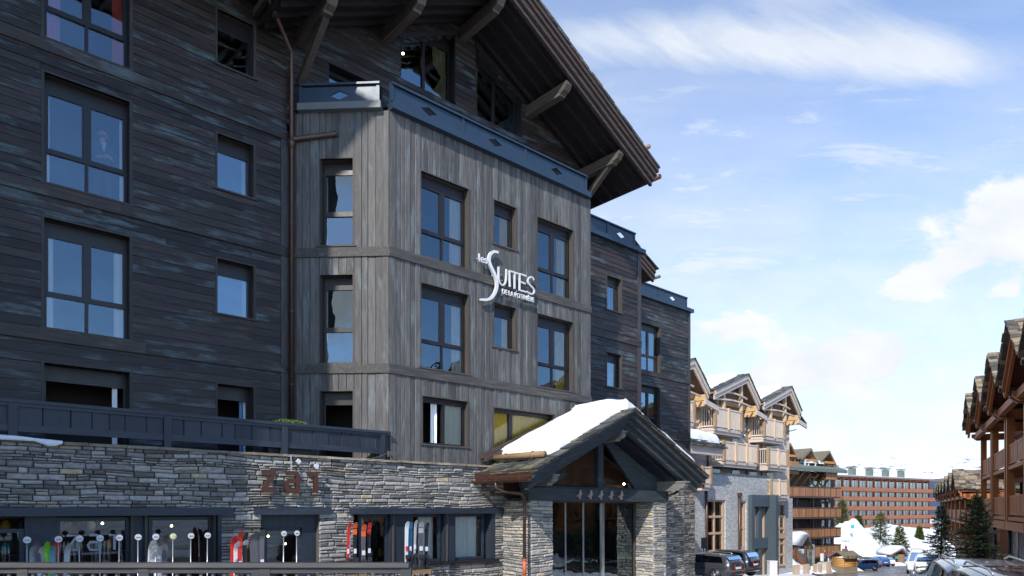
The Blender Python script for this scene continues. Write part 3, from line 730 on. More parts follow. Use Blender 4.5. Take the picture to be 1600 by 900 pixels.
# window lettering
letter = simple('frosted_window_lettering', (.34,.35,.38), .6, bmp=0)
vt = vg+.012; L2 = MB()
LS = []
def PZ(x, y, v): return (HOT.u(x,v), HOT.z(x,y,v))
for pts in ([(104,837),(121,837),(104.5,859),(121,859)], [(139.5,836),(151,836),(155,840),(155,859),(141,859),(137.5,852),(141,847),(155,847)], [(170,836),(179,836),(179,859)]):
    L2 = MB(); L2.ribbon([PZ(x,y,vt) for x,y in pts], .045, vt, vt+.006); L2.build('window_letter', letter, W2)
text_mesh('WHAT PASSION CAN DO', .055, 'window_slogan', letter, W2, (HOT.u(103,vt),vt,HOT.z(103,868,vt)), HOT.u(184,vt)-HOT.u(103,vt), .003)

# ================================================================== terrace railing above the shop
VP = 14.60
rail = thing('terrace_railing', 'long navy planked railing along the terrace above the stone wall', 'railing', HOT, (4,VP,ZC))
m = MB(); m.box(-5,8.98,VP-.09,VP+.07,H+1.84,H+1.90); m.box(-5,8.98,VP-.055,VP+.035,H+1.78,H+1.84); m.build('handrail', M['darkpaint'], rail)
m = MB(); vboards(m, -5, 8.95, H+1.47, H+1.79, VP, w=.33, t=.03); m.build('planking', M['darkpaint_z'], rail)
m = MB(); m.box(-5,8.95,VP-.035,VP+.03,H+1.345,H+1.47); m.build('bottom_rail', M['darkpaint'], rail)
for x in (-180,20,262,445,598):
    u = HOT.u(x,VP-.06); m = MB(); m.box(u-.065,u+.065,VP-.075,VP+.06,ZC+.02,H+1.835); m.build('post', M['darkpaint_z'], rail)
m = MB(); m.add([(-5,VS+.2,H+1.0),(UC,VS+.2,H+1.0),(UC,VC+.05,H+1.0),(UA,VA,H+1.0),(-5,VA,H+1.0)],[(0,1,2,3,4)])
o_ = m.build('terrace_floor', M['darkpaint'], None, base=(0,0,0)); o_.rotation_euler = (0,0,HOT.t); tag(o_, kind='structure')
# ================================================================== ENTRANCE PORCH
porch = thing('entrance_porch', 'gabled entrance porch with schist pillars, glass doors and snow on its slate roof', 'porch', HOT, (15.4,13.3,0))
PU = 15.47; PF = 12.2; PZR = H+2.80; PS = .48; PL, PR = 11.67, 19.15
def pz(u, o=0): return PZR-PS*abs(u-PU)+o
m = MB()
m.prism([(PU,pz(PU,-.16)),(PL,pz(PL,-.16)),(PL,pz(PL,-.06)),(PU,pz(PU,-.06))], PF+.05, VC-.03)
m.prism([(PU,pz(PU,-.16)),(PR,pz(PR,-.16)),(PR,pz(PR,-.06)),(PU,pz(PU,-.06))], PF+.05, VC-.03)
m.prism([(UCE+.1,pz(UCE+.1,-.16)),(PR,pz(PR,-.16)),(PR,pz(PR,-.06)),(UCE+.1,pz(UCE+.1,-.06))], VC-.02, VA-.05)
pr = m.build('porch_roof', M['darkpaint'], porch)
m = MB(); v = PF+.4
while v < VC-.3:
    for e in (PL+.1,PR-.1): m.prism([(PU,pz(PU,-.28)),(e,pz(e,-.28)),(e,pz(e,-.16)),(PU,pz(PU,-.16))], v, v+.1)
    v += .5
m.build('porch_rafters', M['darkpaint'], pr)
for k,(o0,o1,vv) in enumerate([(-.50,-.31,PF+.24),(-.33,-.17,PF+.11),(-.19,-.03,PF-.02),(-.05,.02,PF-.07)]):
    m = MB()
    for e, sg in ((PL-.03*k,-1),(PR+.03*k,1)):
        m.prism([(PU,pz(PU,o0)),(e,pz(e,o0)),(e,pz(e,o1)),(PU,pz(PU,o1))], vv, vv+.14)
    m.build('porch_verge_board', M['verge' if k==3 else 'porchpaint'], pr)
m = MB()
slates(m, PL-.08, pz(PL-.08,-.04), PU, pz(PU,-.04), PF-.12, VC-.12, ex=.2, t=.022, w=(.15,.32))
slates(m, PR+.08, pz(PR+.08,-.04), PU, pz(PU,-.04), PF-.12, VC-.1, ex=.2, t=.022, w=(.15,.32))
slates(m, PR+.08, pz(PR+.08,-.04), UCE+.2, pz(UCE+.2,-.04), VC-.1, VA-.1, ex=.2, t=.022, w=(.15,.32))
slates(m, PL-.05, pz(PL-.05,.01), PU, pz(PU,.01), PF-.14, PF+.5, ex=.26, t=.028)
slates(m, PR+.05, pz(PR+.05,.01), PU, pz(PU,.01), PF-.14, PF+.5, ex=.26, t=.028)
m.build('slate_covering', M['slate'], pr)
m = MB(); m.prism([(11.9,H+1.38),(15.9,H+3.10),(15.9,H+3.22),(11.9,H+1.50)], VC-.16, VC-.04); m.prism([(11.95,H+1.30),(15.9,H+3.0),(15.9,H+3.10),(11.95,H+1.40)], VC-.30, VC-.05)
m.build('step_flashing', M['verge'], pr)
# roof snow
def snow_sheet(name, u0, u1, v0, v1, zf, thick, label, seed, n=46, mth_=26, edge=.22, thing_=True, frame=HOT, cat='snow', group=None, wob=.08):
    o = thing(name, label, cat, frame, ((u0+u1)/2,(v0+v1)/2,zf((u0+u1)/2)), group)
    m = MB(); m.sm = True; vs = []; fs = []
    for j in range(mth_+1):
        for i in range(n+1):
            s, t = i/n, j/mth_
            wa = wob*mnoise.noise(Vector((t*3+seed,0,seed))); wb = wob*mnoise.noise(Vector((s*4+seed,7,seed)))
            u = u0+(u1-u0)*s+wa*(1-2*s)*2; v = v0+(v1-v0)*t+wb*(1-2*t)*2
            ds = min(s,1-s)*abs(u1-u0); dt = min(t,1-t)*abs(v1-v0); q = min(1,min(ds,dt)/edge); q = math.sqrt(max(0,1-(1-q)**2))
            h = thick*q*(1+.14*mnoise.noise(Vector((u*.8+seed,v*.8,0)))+.05*mnoise.noise(Vector((u*4,v*4,seed)))+.03*mnoise.noise(Vector((u*11,v*11,seed))))
            vs.append((u,v,zf(u)+h+.03))
    for j in range(mth_):
        for i in range(n): k = j*(n+1)+i; fs.append((k,k+1,k+n+2,k+n+1))
    n0 = len(vs)                                           # underside
    m.add(vs, fs)
    rim = [i for i in range(n+1)]+[j*(n+1)+n for j in range(1,mth_+1)]+[mth_*(n+1)+i for i in range(n-1,-1,-1)]+[j*(n+1) for j in range(mth_-1,0,-1)]
    ww = [Vector(vs[i]) for i in rim]; m.add([(p.x,p.y,p.z-.05) for p in ww], [])
    for a in range(len(rim)): b = (a+1)%len(rim); m.f.append([rim[a], rim[b], n0+b, n0+a]); m.m.append(0); m.smf.append(False)
    x = m.build('snow_layer', M['snow'], o); return o
snow_sheet('roof_snow', 12.40, 15.55, PF+.24, VC-.12, lambda u: pz(u,.03), .27, 'thick white snow slab on the left slope of the entrance porch', 3.1)
snow_sheet('roof_snow', 15.35, 18.95, PF+.10, VC-.12, lambda u: pz(u,.03), .38, 'thin rim of snow along the right slope of the entrance porch', 8.7)
m = MB(); m.tube([(12.22,PF+.22,pz(12.2,.17)),(12.18,VC-.35,pz(12.2,.17))], .085, 12); lg = m.build('snow_guard_log', M['log'], pr)
m = MB()
for v in (PF+.65,VC-.75): m.tube([(12.22+.10*math.cos(a), v, pz(12.2,.17)+.10*math.sin(a)) for a in [k*math.pi/6 for k in range(13)]], .014, 6)
m.build('log_bracket', M['log'], lg)
# gutter, fascia, downpipe
m = MB(); m.box(PL-.10,PL-.07,PF+.05,VC-.18,pz(PL)-.20,pz(PL)+.00); m.build('copper_fascia', M['copper'], porch)
m = MB(); n = 10; uc, zc_ = PL-.17, pz(PL)-.22; vs = []; fs = []
for v in (PF+.02,VC-.15):
    for r in (.085,.075):
        for k in range(n+1): a = math.pi+math.pi*k/n; vs.append((uc+r*math.cos(a), v, zc_+r*math.sin(a)))
q = n+1
for k in range(n): fs += [(k,k+1,2*q+k+1,2*q+k),(q+k,3*q+k,3*q+k+1,q+k+1)]
fs += [(0,2*q,3*q,q),(n,q+n,3*q+n,2*q+n)]
for k in range(n): fs += [(k,q+k,q+k+1,k+1),(2*q+k,2*q+k+1,3*q+k+1,3*q+k)]
m.add(vs, fs)
for v in (PF+.3,PF+.75,PF+1.2,PF+1.65,PF+2.1): m.tube([(uc+.09*math.cos(a),v,zc_+.09*math.sin(a)) for a in [math.pi*(1+k/8) for k in range(9)]], .008, 5)
m.build('gutter', M['copper'], porch)
ud, vd = HOT.u(819.5,13.2), 13.2
m = MB(); m.tube([(uc,PF+1.3,zc_-.06),(uc,PF+1.3,zc_-.2),(uc+.2,PF+1.25,zc_-.30),(ud-.15,vd-.05,zc_-.36),(ud,vd,zc_-.46),(ud,vd,.72)], .045, 10)
for z in (2.3,1.2): m.lathe([(.055,-.02),(.06,0),(.055,.02)], (ud,vd,z), 10)
dp = m.build('downpipe', M['pipe'], porch)
m = MB(); m.tube([(ud,vd,.74),(ud,vd,0)], .055, 10); m.lathe([(.062,-.02),(.068,0),(.062,.02)], (ud,vd,H-1.35), 10); m.tube([(ud,vd,H-1.33),(ud,vd,.7)], .052, 10); m.build('pipe_shoe', M['pipe_red'], dp)
m = MB(); m.tube([(PR+.12,PF+.1,pz(PR)-.3),(PR+.12,VA-.4,pz(PR)-.3)], .07, 8); m.tube([(PR+.1,PF+.9,pz(PR)-.33),(PR-.05,PF+1.05,pz(PR)-.52),(PR-.55,13.2,pz(PR)-.62)], .045, 8); m.build('right_gutter', M['copper'], porch)
# pillars
VPi = 13.3
def pillar(u0, u1, v0, v1, z1, name='stone_pillar', L=(.16,.5)):
    m = MB(); stones(m, u0+.01, u1-.01, 0, z1, v0, h=.085, L=(.12,.42), prot=.03, back=.1)
    stones(m, v0+.02, v1, 0, z1, u0, h=.085, L=(.12,.42), prot=.03, back=.1, flip=True)
    b = MB(); stones(b, v0+.02, v1, 0, z1, 0, h=.085, L=(.12,.42), prot=.03, back=.1, flip=True)
    for i, p in enumerate(b.v): b.v[i] = Vector((u1-p.x, p.y, p.z))
    m.add(b.v, b.f)
    o = m.build(name, M['stone_lt'], porch, fix=False)
    c = MB(); c.box(u0+.05,u1-.05,v0+.05,v1,0,z1-.01); c.build('pillar_core', M['mortar_lt'], o)
pillar(12.56, 13.42, VPi, VS-.02, H+.22); pillar(17.98, 18.68, VPi, VS-.02, H+.22)
# beam with wooden crosses
bl, br = HOT.u(826,VPi-.06), HOT.u(1044,VPi-.06)
m = MB(); m.box(bl,br,VPi-.06,VPi+.26,H+.225,H+.57); m.build('front_beam', M['porchpaint'], porch)
for x in (905,922,938.5,954.5,970):
    u = HOT.u(x,VPi-.1); z = H+.40; m = MB()
    m.bar((u-.012,VPi-.12,z-.12),(u+.02,VPi-.12,z+.13),.05,.05,(0,1,0)); m.bar((u-.09,VPi-.10,z-.05),(u+.10,VPi-.10,z+.03),.045,.045,(0,1,0)); m.bar((u+.0,VPi-.05,z),(u,VPi-.14,z),.05,.05)
    m.build('cross_ornament', M['crosswood'], porch)
# gable glazing
def inner(u): return pz(u,-.50)
m = MB(); VG = VPi+.10
m.box(PU-.11,PU+.11,VG-.06,VG+.1,H+.57,inner(PU)+.02)
for a,b in ((PU-.1,12.9),(PU+.1,18.0)):
    m.prism([(a,inner(a)-.02),(b,inner(b)-.02),(b,inner(b)-.22),(a,inner(a)-.22)], VG-.05, VG+.1)
m.prism([(PU+.12,inner(PU)-.2),(18.3,inner(18.3)+.05),(18.3,H+.57),(17.2,H+.57)], VG-.03, VG+.08)
m.prism([(13.3,H+.57),(12.3,H+.57),(12.3,inner(12.5)),(14.1,H+1.0)], VG-.03, VG+.08)
m.box(PU-2.3,PU+2.3,VG-.04,VG+.08,H+.57,H+.63)
m.build('gable_frame', M['porchpaint'], porch)
m = MB(); m.add([(13.2,VG+.03,H+.6),(17.4,VG+.03,H+.6),(PU,VG+.03,inner(PU)-.05)],[(0,1,2)]); m.build('gable_glass', M['glass_shop'], porch, fix=False)
m = MB(); m.prism([(13.4,H+.72),(17.3,H+.66),(17.3,H+.74),(13.4,H+.80)], VG+.5, VG+.6); m.prism([(12.6,H+.3),(18.3,H+.3),(18.3,pz(18.3,-.4)),(PU,pz(PU,-.4)),(12.6,pz(12.6,-.4))], VG+1.0, VG+1.05); m.build('lobby_panelling', M['room_warm'], porch)
m = MB(); m.lathe([(.01,-.03),(.045,0),(.01,.04)], (17.05,VG+.35,H+.78), 8); m.build('lobby_lamp', M['lamp'], porch)
# carved purlin ends
for u, z, a, b in ((12.75,H+.74,VPi+.3,PF+.35),(PU,pz(PU,-.72),VPi+1,PF+.28),(18.35,H+.70,VPi+.3,PF+.10)):
    m = MB(); h = .24; prof = [(a,z-h/2),(b+.22,z-h/2),(b+.2,z-h/2+.05),(b+.06,z-h/2+.09),(b+.0,z-h/2+.15),(b,z+h/2),(a,z+h/2)]
    m.prism_x(prof, u-.10, u+.10); m.prism_x([(a,z+h/2),(b-.04,z+h/2),(b-.04,z+h/2+.05),(a,z+h/2+.05)], u-.12, u+.12); m.build('carved_purlin_end', M['porchend'], porch)
# glass doors
vgd = 14.05; xs = (857,883.5,911.5,941.5,992)
us = [HOT.u(x,vgd) for x in xs]
m = MB(); m.box(13.42,17.98,vgd-.05,vgd+.1,H+.18,H+.4); m.box(17.90,17.98,vgd-.06,vgd+.06,0,H+.18)
dr = m.build('glass_entrance', M['reveal'], porch)
m = MB(); u = us[3]; m.box(u-.075,u+.035,vgd-.05,vgd+.05,0,H+.19); m.build('door_post', M['steel'], dr)
for u in us[1:3]: m = MB(); m.box(u-.014,u+.014,vgd-.02,vgd+.02,0,H+.18); m.build('glass_edge_profile', M['steel'], dr)
for a, b in zip(us, us[1:]):
    k = R.uniform(-.006,.006); m = MB(); m.add([(a,vgd+k,0),(b,vgd-k,0),(b,vgd-k,H+.18),(a,vgd+k,H+.18)],[(0,1,2,3)]); m.build('glass_leaf', M['glass_green'], dr, fix=False)
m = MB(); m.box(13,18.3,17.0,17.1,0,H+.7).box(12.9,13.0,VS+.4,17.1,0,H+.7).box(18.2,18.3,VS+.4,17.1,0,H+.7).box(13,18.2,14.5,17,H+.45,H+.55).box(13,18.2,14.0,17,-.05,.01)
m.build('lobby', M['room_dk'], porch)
m = MB(); m.box(13.0,18.2,14.6,14.7,H-.35,H+.45); 
for k in range(28): m.box(13.1+k*.18,13.14+k*.18,14.56,14.6,H-.3,H+.4)
m.build('lobby_slats', M['room_warm'], porch)

# ================================================================== E wing stone base with narrow door
base = thing('stone_wing_base', 'dark schist ground floor under the far wing, with a narrow black door', 'stone wall', HOT, (27,19.1,-.6))
VB = 19.45; ue2 = HOT.u(1086,VB)
zt = HOT.z(1086,755,VB)
d0, d1 = HOT.u(1043,VB), HOT.u(1055.5,VB)
m = MB(); stones(m, 22.5, ue2, -1.4, H+1.0, VB, [(d0-.3,d1,-2,HOT.z(1050,803,VB))], h=.12, prot=.05); 
b = MB(); stones(b, VB+.02, VB+9, -3, H+1.0, 0, h=.12, flip=True)
for p in b.v: p.x = ue2-p.x
m.add(b.v, b.f); m.build('stonework', M['stone_dk'], base, fix=False)
m = MB(); slab_with_holes(m, 22.5, ue2-.05, -3, H+.98, VB+.05, VB+9, [(d0-.3,d1,-3.5,HOT.z(1050,803,VB))]); m.build('wall_core', M['mortar'], base)
m = MB(); zl = HOT.z(1050,803,VB); m.box(d0-.4,HOT.u(1063,VB),VB-.12,VB+.1,zl,zl+.22); m.build('door_lintel', M['frame'], base)
m = MB(); m.box(d0-.3,d1,VB+.10,VB+.16,-1.2,zl); m.build('door', M['black'], base)

# ================================================================== SIGNS
sign = thing('hotel_name_sign', 'white raised lettering les SUITES DE LA POTINIÈRE on the grey bay front', 'sign', HOT, (12.5,VC-.15,H+5.6))
vs_ = VC-.16
def SP(x, y): return (HOT.u(730+x/8.183, vs_), HOT.z(730+x/8.183, 380+y/8.182, vs_))
def smooth(pts, k=3):
    for _ in range(k):
        o = [pts[0]]
        for a, b in zip(pts, pts[1:]): o += [(a[0]*.75+b[0]*.25,a[1]*.75+b[1]*.25),(a[0]*.25+b[0]*.75,a[1]*.25+b[1]*.75)]
        o.append(pts[-1]); pts = o
    return pts
big = smooth([SP(*p) for p in ((402,117),(345,100),(297,135),(281,215),(305,290),(350,380),(383,460),(390,560),(352,660),(285,722),(178,720))])
m = MB(); n = len(big); m.ribbon(big, [.058+.035*math.sin(math.pi*i/(n-1)) for i in range(n)], vs_, vs_+.07); m.build('large_letter_s', M['white_sign'], sign)
lets = {'u': [((408,300),(405,420),(415,500),(455,545),(495,510),(505,430),(506,330))], 'i': [((545,345),(552,556))], 't': [((563,358),(655,386)),((612,372),(612,580))],
        'e': [((676,383),(676,606)),((676,390),(762,418)),((676,488),(750,518)),((676,600),(762,622))], 's': [((856,470),(845,440),(818,428),(790,440),(778,480),(795,525),(835,560),(865,600),(858,635),(828,650),(795,640),(768,615))]}
for k, st in lets.items():
    m = MB()
    for j, s_ in enumerate(st):
        pts = [SP(*p) for p in s_]; pts = smooth(pts,2) if len(s_) > 2 else pts
        m.ribbon(pts, .040, vs_+.001*j, vs_+.05+.001*j)
    m.build('letter_'+k, M['white_sign'], sign)
a = SP(146,232); b = SP(256,255); text_mesh('les', .31, 'word_les', M['white_sign'], sign, (a[0],vs_,a[1]), b[0]-a[0], .02, bold=.002)
a = SP(447,645); b = SP(852,755); text_mesh('DE LA POTINIÈRE', .20, 'word_de_la_potiniere', M['white_sign'], sign, (a[0],vs_,a[1]), b[0]-a[0], .02, bold=.001)
m = MB()
for p in ((130,190),(450,655),(640,700),(840,745),(170,720),(450,470),(320,410),(640,610),(440,400),(560,520),(700,620),(800,640),(860,480)):
    q = SP(*p); m.tube([(q[0]+.01,vs_+.02,q[1]),(q[0]+.01,VC-.01,q[1])], .009, 5)
m.build('fixing_pins', M['steel'], sign)
zs = thing('rust_letter_sign', 'rust brown cut out letters zaı on the stone wall', 'sign', HOT, (6.5,VS-.2,H+.6)); vz = VS-.22
def ZP(x, y): return (HOT.u(400+x/10, vz), HOT.z(400+x/10, 700+y/10, vz))
for nm, strokes in (('letter_z',[[(110,380),(322,380)],[(302,385),(128,655)],[(105,662),(322,665)]]), ('letter_a',[[(488,392),(600,392),(650,405),(660,450),(660,700)],[(655,668),(560,672),(500,660),(478,600),(500,530),(560,515),(650,520)]]), ('letter_l',[[(822,410),(945,410)],[(945,400),(945,700)]])):
    m = MB()
    for j, s_ in enumerate(strokes): m.ribbon([ZP(*p) for p in s_], .09, vz+.003*j, vz+.085+.003*j)
    m.build(nm, M['rust'], zs)
m = MB(); q = ZP(560,110); q2 = ZP(560,360); m.bar((q[0],vz+.05,q[1]),(q2[0],vz+.05,q2[1]),.025,.02); m.bar((q[0],vz+.05,q[1]-.02),(q[0],VS,q[1]-.02),.03,.03)
for p in ((150,380),(300,660),(650,450),(945,650)): q = ZP(*p); m.tube([(q[0],vz+.05,q[1]),(q[0],VS,q[1])], .01, 5)
m.build('bracket', M['steel'], zs)
for lx, ly, nm, lab in ((465.8,721.3,'diamond_wall_lamp','small white diamond shaped lamp hung above the rust letters'),(493.9,728.3,'round_wall_lamp','small round pale lamp hung above the rust letters')):
    t = thing(nm, lab, 'lamp', HOT, (HOT.u(lx,VS-.2),VS-.2,HOT.z(lx,ly,VS-.2))); u, z = HOT.u(lx,VS-.2), HOT.z(lx,ly,VS-.2); m = MB()
    if 'diam' in nm: m.prism([(u-.062,z),(u,z-.062),(u+.062,z),(u,z+.062)], VS-.24, VS-.19)
    else:
        m.prism([(u+.052*math.cos(k*math.pi/9),z+.052*math.sin(k*math.pi/9)) for k in range(18)], VS-.24, VS-.19)
    m.build('lamp_face', M['disc'], t); m = MB(); m.tube([(u,VS-.19,z),(u,VS-.01,z-.02)], .012, 6); m.build('lamp_arm', M['steel'], t)
cb = thing('light_cable', 'thin grey cable slung along the top of the stone wall', 'cable', HOT, (7,VS-.15,H+.9))
pts = []
for a, b, sg in (((457,712),(497,731),.04),((497,731),(560,722),.10),((560,722),(606,708),.02),((606,708),(640,718),.06)):
    for k in range(8): t = k/8; pts.append((HOT.u(a[0]+(b[0]-a[0])*t,VS-.12),VS-.12,HOT.z(a[0]+(b[0]-a[0])*t,a[1]+(b[1]-a[1])*t,VS-.12)-sg*math.sin(math.pi*t)))
m = MB(); m.tube(pts, .008, 5); m.build('cable', M['balwood'], cb)
fl = thing('floodlight', 'small grey floodlight standing on the wall coping at the bay corner', 'floodlight', HOT, (HOT.u(610,VS),VS,ZC)); u = HOT.u(610,VS)
m = MB(); m.hexa([(u-.09,VS-.10,ZC+.10),(u+.09,VS-.10,ZC+.10),(u+.07,VS+.02,ZC+.10),(u-.07,VS+.02,ZC+.10),(u-.10,VS-.12,ZC+.22),(u+.10,VS-.12,ZC+.22),(u+.08,VS+.04,ZC+.24),(u-.08,VS+.04,ZC+.24)]); m.build('lamp_head', M['balwood'], fl)
m = MB(); m.tube([(u,VS-.02,ZC+.01),(u,VS-.02,ZC+.12)], .02, 8); m.build('stand', M['steel'], fl)
# snow left on the coping
o = thing('coping_snow', 'strip of leftover snow on the stone wall coping at far left', 'snow', HOT, (.8,VS,ZC))
m = MB(); m.sm = True; ue = HOT.u(96,VS); n = 60; vs = []; fs = []
for i in range(n+1):
    u = -4+(ue+4)*i/n; h = (.05+.04*abs(mnoise.noise(Vector((u*1.7,0,1)))))*min(1,(n-i)/10+.15); dr_ = .03+.10*max(0,mnoise.noise(Vector((u*2.3,5,1))))
    for a, b in ((VS+.25,0),(VS+.22,h),(VS,h*1.25),(VS-.09,h),(VS-.14,h*.3-dr_*.6),(VS-.11,-dr_)): vs.append((u,a,ZC+.03+b))
for i in range(n):
    for k in range(5): fs.append((i*6+k,i*6+k+1,i*6+k+7,i*6+k+6))
m.add(vs, fs+[(0,1,2,3,4,5)]); m.build('snow_layer', M['snow'], o)
# plants in a trough behind the rail
o = thing('trough_plants', 'low green moss like plants in a trough on the terrace', 'plants', HOT, (HOT.u(448,14.95),14.95,H+1.0), None)
ua, ub = HOT.u(415,14.95), HOT.u(482,14.95); m = MB(); m.box(ua,ub,14.8,15.1,H+1.0,H+1.86); m.build('trough', M['darkpaint_z'], o)
m = MB()
for k in range(1500):
    u = R.uniform(ua,ub); v = R.uniform(14.78,15.12); t = (u-ua)/(ub-ua); hh = .17*math.sin(math.pi*min(1,max(0,t)))**.5*R.uniform(.3,1); z = H+1.86+hh*.9
    a = R.uniform(0,6.28); s = R.uniform(.012,.03); d = Vector((math.cos(a)*s, math.sin(a)*s, R.uniform(-.5,1)*s)); e = Vector((-math.sin(a)*s*.5, math.cos(a)*s*.5, s))
    p = Vector((u,v,z)); m.add([p-d,p+e,p+d], [(0,1,2)])
m.build('leaves', M['moss'], o, fix=False)

# ================================================================== person behind a window
def person(name, label, frame, base, rz, parts):
    o = thing(name, label, 'person', frame, base, rz=rz)
    return o
po = thing('person', 'bald bearded man in dark jacket and white shirt behind the second floor window', 'person', HOT, (HOT.u(160,16.95),16.95,H+6.40))
J = {'pel':((0,0,.98),.155),'waist':((0,.0,1.12),.15),'chest':((0,0,1.33),.175),'neckb':((0,0,1.49),.075),'neck':((0,-.01,1.56),.058),'head0':((0,-.02,1.64),.078),'head':((0,-.015,1.72),.092),'top':((0,-.005,1.79),.07),
     'shl':((-.19,0,1.44),.07),'ell':((-.27,.02,1.17),.048),'wrl':((-.12,-.20,1.12),.034),'shr':((.19,0,1.44),.07),'elr':((.27,.02,1.17),.048),'wrr':((.12,-.22,1.15),.034),
     'hl':((-.10,0,.92),.10),'kl':((-.11,-.02,.5),.062),'al':((-.12,.02,.09),.045),'hr':((.10,0,.92),.10),'kr':((.11,-.02,.5),.062),'ar':((.12,.02,.09),.045),'tl':((-.13,-.17,.04),.035),'tr':((.13,-.17,.04),.035)}
E = [('pel','waist'),('waist','chest'),('chest','neckb'),('neckb','neck'),('neck','head0'),('head0','head'),('head','top'),('chest','shl'),('shl','ell'),('ell','wrl'),('chest','shr'),('shr','elr'),('elr','wrr'),('pel','hl'),('hl','kl'),('kl','al'),('al','tl'),('pel','hr'),('hr','kr'),('kr','ar'),('ar','tr')]
for side, wr, sx in (('l','wrl',-1),('r','wrr',1)):                     # hands: palm, four fingers and a thumb
    w0 = Vector(J[wr][0]); J['p'+side] = (tuple(w0+Vector((-sx*.06,-.02,.01))), .026); E.append((wr,'p'+side)); p0 = Vector(J['p'+side][0])
    for k in range(4):
        a = p0+Vector((-sx*.04,-.01,.024-.016*k)); b = a+Vector((-sx*(.045-.004*abs(k-1)),-.005,-.004)); J[f'f{side}{k}'] = (tuple(a),.009); J[f'g{side}{k}'] = (tuple(b),.008); E += [('p'+side,f'f{side}{k}'),(f'f{side}{k}',f'g{side}{k}')]
    J['th'+side] = (tuple(p0+Vector((-sx*.01,-.03,.045))),.010); E.append(('p'+side,'th'+side))
keys = list(J); me = bpy.data.meshes.new('body'); me.from_pydata([J[k][0] for k in keys], [(keys.index(a),keys.index(b)) for a,b in E], [])
tmp = bpy.data.objects.new('tmp', me); col.objects.link(tmp); md = tmp.modifiers.new('s','SKIN'); me.skin_vertices[0].data[0].use_root = True
for i, k in enumerate(keys): r = J[k][1]; me.skin_vertices[0].data[i].radius = (r, r*(.72 if k in('chest','waist','pel') else 1))
tmp.modifiers.new('d','SUBSURF').levels = 2
dg = bpy.context.evaluated_depsgraph_get(); dg.update(); bm_ = bpy.data.meshes.new_from_object(tmp.evaluated_get(dg)); bpy.data.objects.remove(tmp)
bm_.name = 'body'; bm_.materials.clear(); skin = simple('skin', (.55,.33,.24), .5, bmp=0); jk = simple('dark_jacket', (.03,.035,.05), .8, bmp=0); tro = simple('dark_trousers', (.04,.04,.05), .8, bmp=0)
for q in (skin, jk, tro): bm_.materials.append(q)
for p in bm_.polygons:
    c = p.center; p.material_index = 0 if (c.z > 1.50 or (abs(c.x) < .16 and c.y < -.16 and c.z > 1)) else (1 if c.z > .95 else 2); p.use_smooth = True
bo = bpy.data.objects.new('body', bm_); col.objects.link(bo); bo.parent = po
def pm(nm, mat, f):
    q = MB(); f(q); x = q.build(nm, mat, None, base=(0,0,0)); x.parent = po; return x
white = M['white_sign']; beard = simple('brown_beard', (.09,.05,.03), .9, bmp=0)
pm('shirt_collar', white, lambda q: q.add([(-.05,-.118,1.50),(.05,-.118,1.50),(.015,-.152,1.30),(-.015,-.152,1.30),(-.05,-.10,1.50),(.05,-.10,1.50),(.015,-.13,1.30),(-.015,-.13,1.30)],[(0,1,2,3),(7,6,5,4),(0,4,5,1),(1,5,6,2),(2,6,7,3),(3,7,4,0)]))
pm('beard', beard, lambda q: q.lathe([(.02,-.035),(.062,-.015),(.074,.02),(.066,.04)], (0,-.035,1.63), 12))
pm('nose', skin, lambda q: q.prism_x([(-.10,1.70),(-.135,1.675),(-.10,1.668)], -.013, .013))
for s in (-1,1):
    pm('eye', white, lambda q: q.lathe([(.002,-.008),(.010,0),(.002,.008)], (s*.034,-.101,1.712), 8))
    pm('ear', skin, lambda q: q.lathe([(.005,-.03),(.016,0),(.005,.03)], (s*.094,-.01,1.70), 8))
pm('mouth', simple('lips', (.35,.12,.1), .6, bmp=0), lambda q: q.box(-.024,.024,-.118,-.108,1.648,1.655))

# ================================================================== forecourt: front railing, poles, skis
fr = thing('wooden_railing', 'charcoal timber railing with turned balusters in front of the ski shop', 'railing', WLD, (-5,9,.8))
YR = 9.0; zr_ = H-84/F*YR; x0, x1 = -9.5, (640-800)/F*YR
def jit(seed, x): return .004*mnoise.noise(Vector((x*2,seed,0)))
m = MB(); m.hexa([(x0,YR-.10,zr_-.058),(x1,YR-.10,zr_-.058),(x1,YR+.10,zr_-.058),(x0,YR+.10,zr_-.058),(x0,YR-.09,zr_),(x1,YR-.09,zr_),(x1,YR+.09,zr_),(x0,YR+.09,zr_)]); m.build('handrail', M['railwood'], fr)
m = MB(); m.box(x0,x1-.02,YR-.055,YR+.045,zr_-.135,zr_-.06); m.build('upper_rail', M['railwood'], fr)
m = MB(); m.box(x0,x1-.02,YR-.055,YR+.045,.92,1.0); m.build('lower_rail', M['railwood'], fr)
pxs = [(x-800)/F*YR for x in (-250,40,228,416,635)]
for x in pxs: m = MB(); m.box(x-.07,x+.07,YR-.065,YR+.065,.80,zr_-.062); m.build('post', M['railwood'], fr)
prof = [(.028,0),(.028,.08),(.017,.1),(.022,.14),(.032,.3),(.028,.44),(.016,.52),(.024,.555),(.016,.58),(.026,.62),(.026,zr_-.13-1.0)]
m = MB(); m.lathe(prof, (0,0,0), 8); bal = m.build('baluster', M['balwood'], None, base=(0,0,0)); bal.parent = fr; first = True
x = x1-.22; 
while x > x0:
    if all(abs(x-p) > .1 for p in pxs):
        b = bal if first else bal.copy()
        if not first: col.objects.link(b); b.parent = fr
        first = False; b.location = (x+5, 0, .2)
    x -= .158
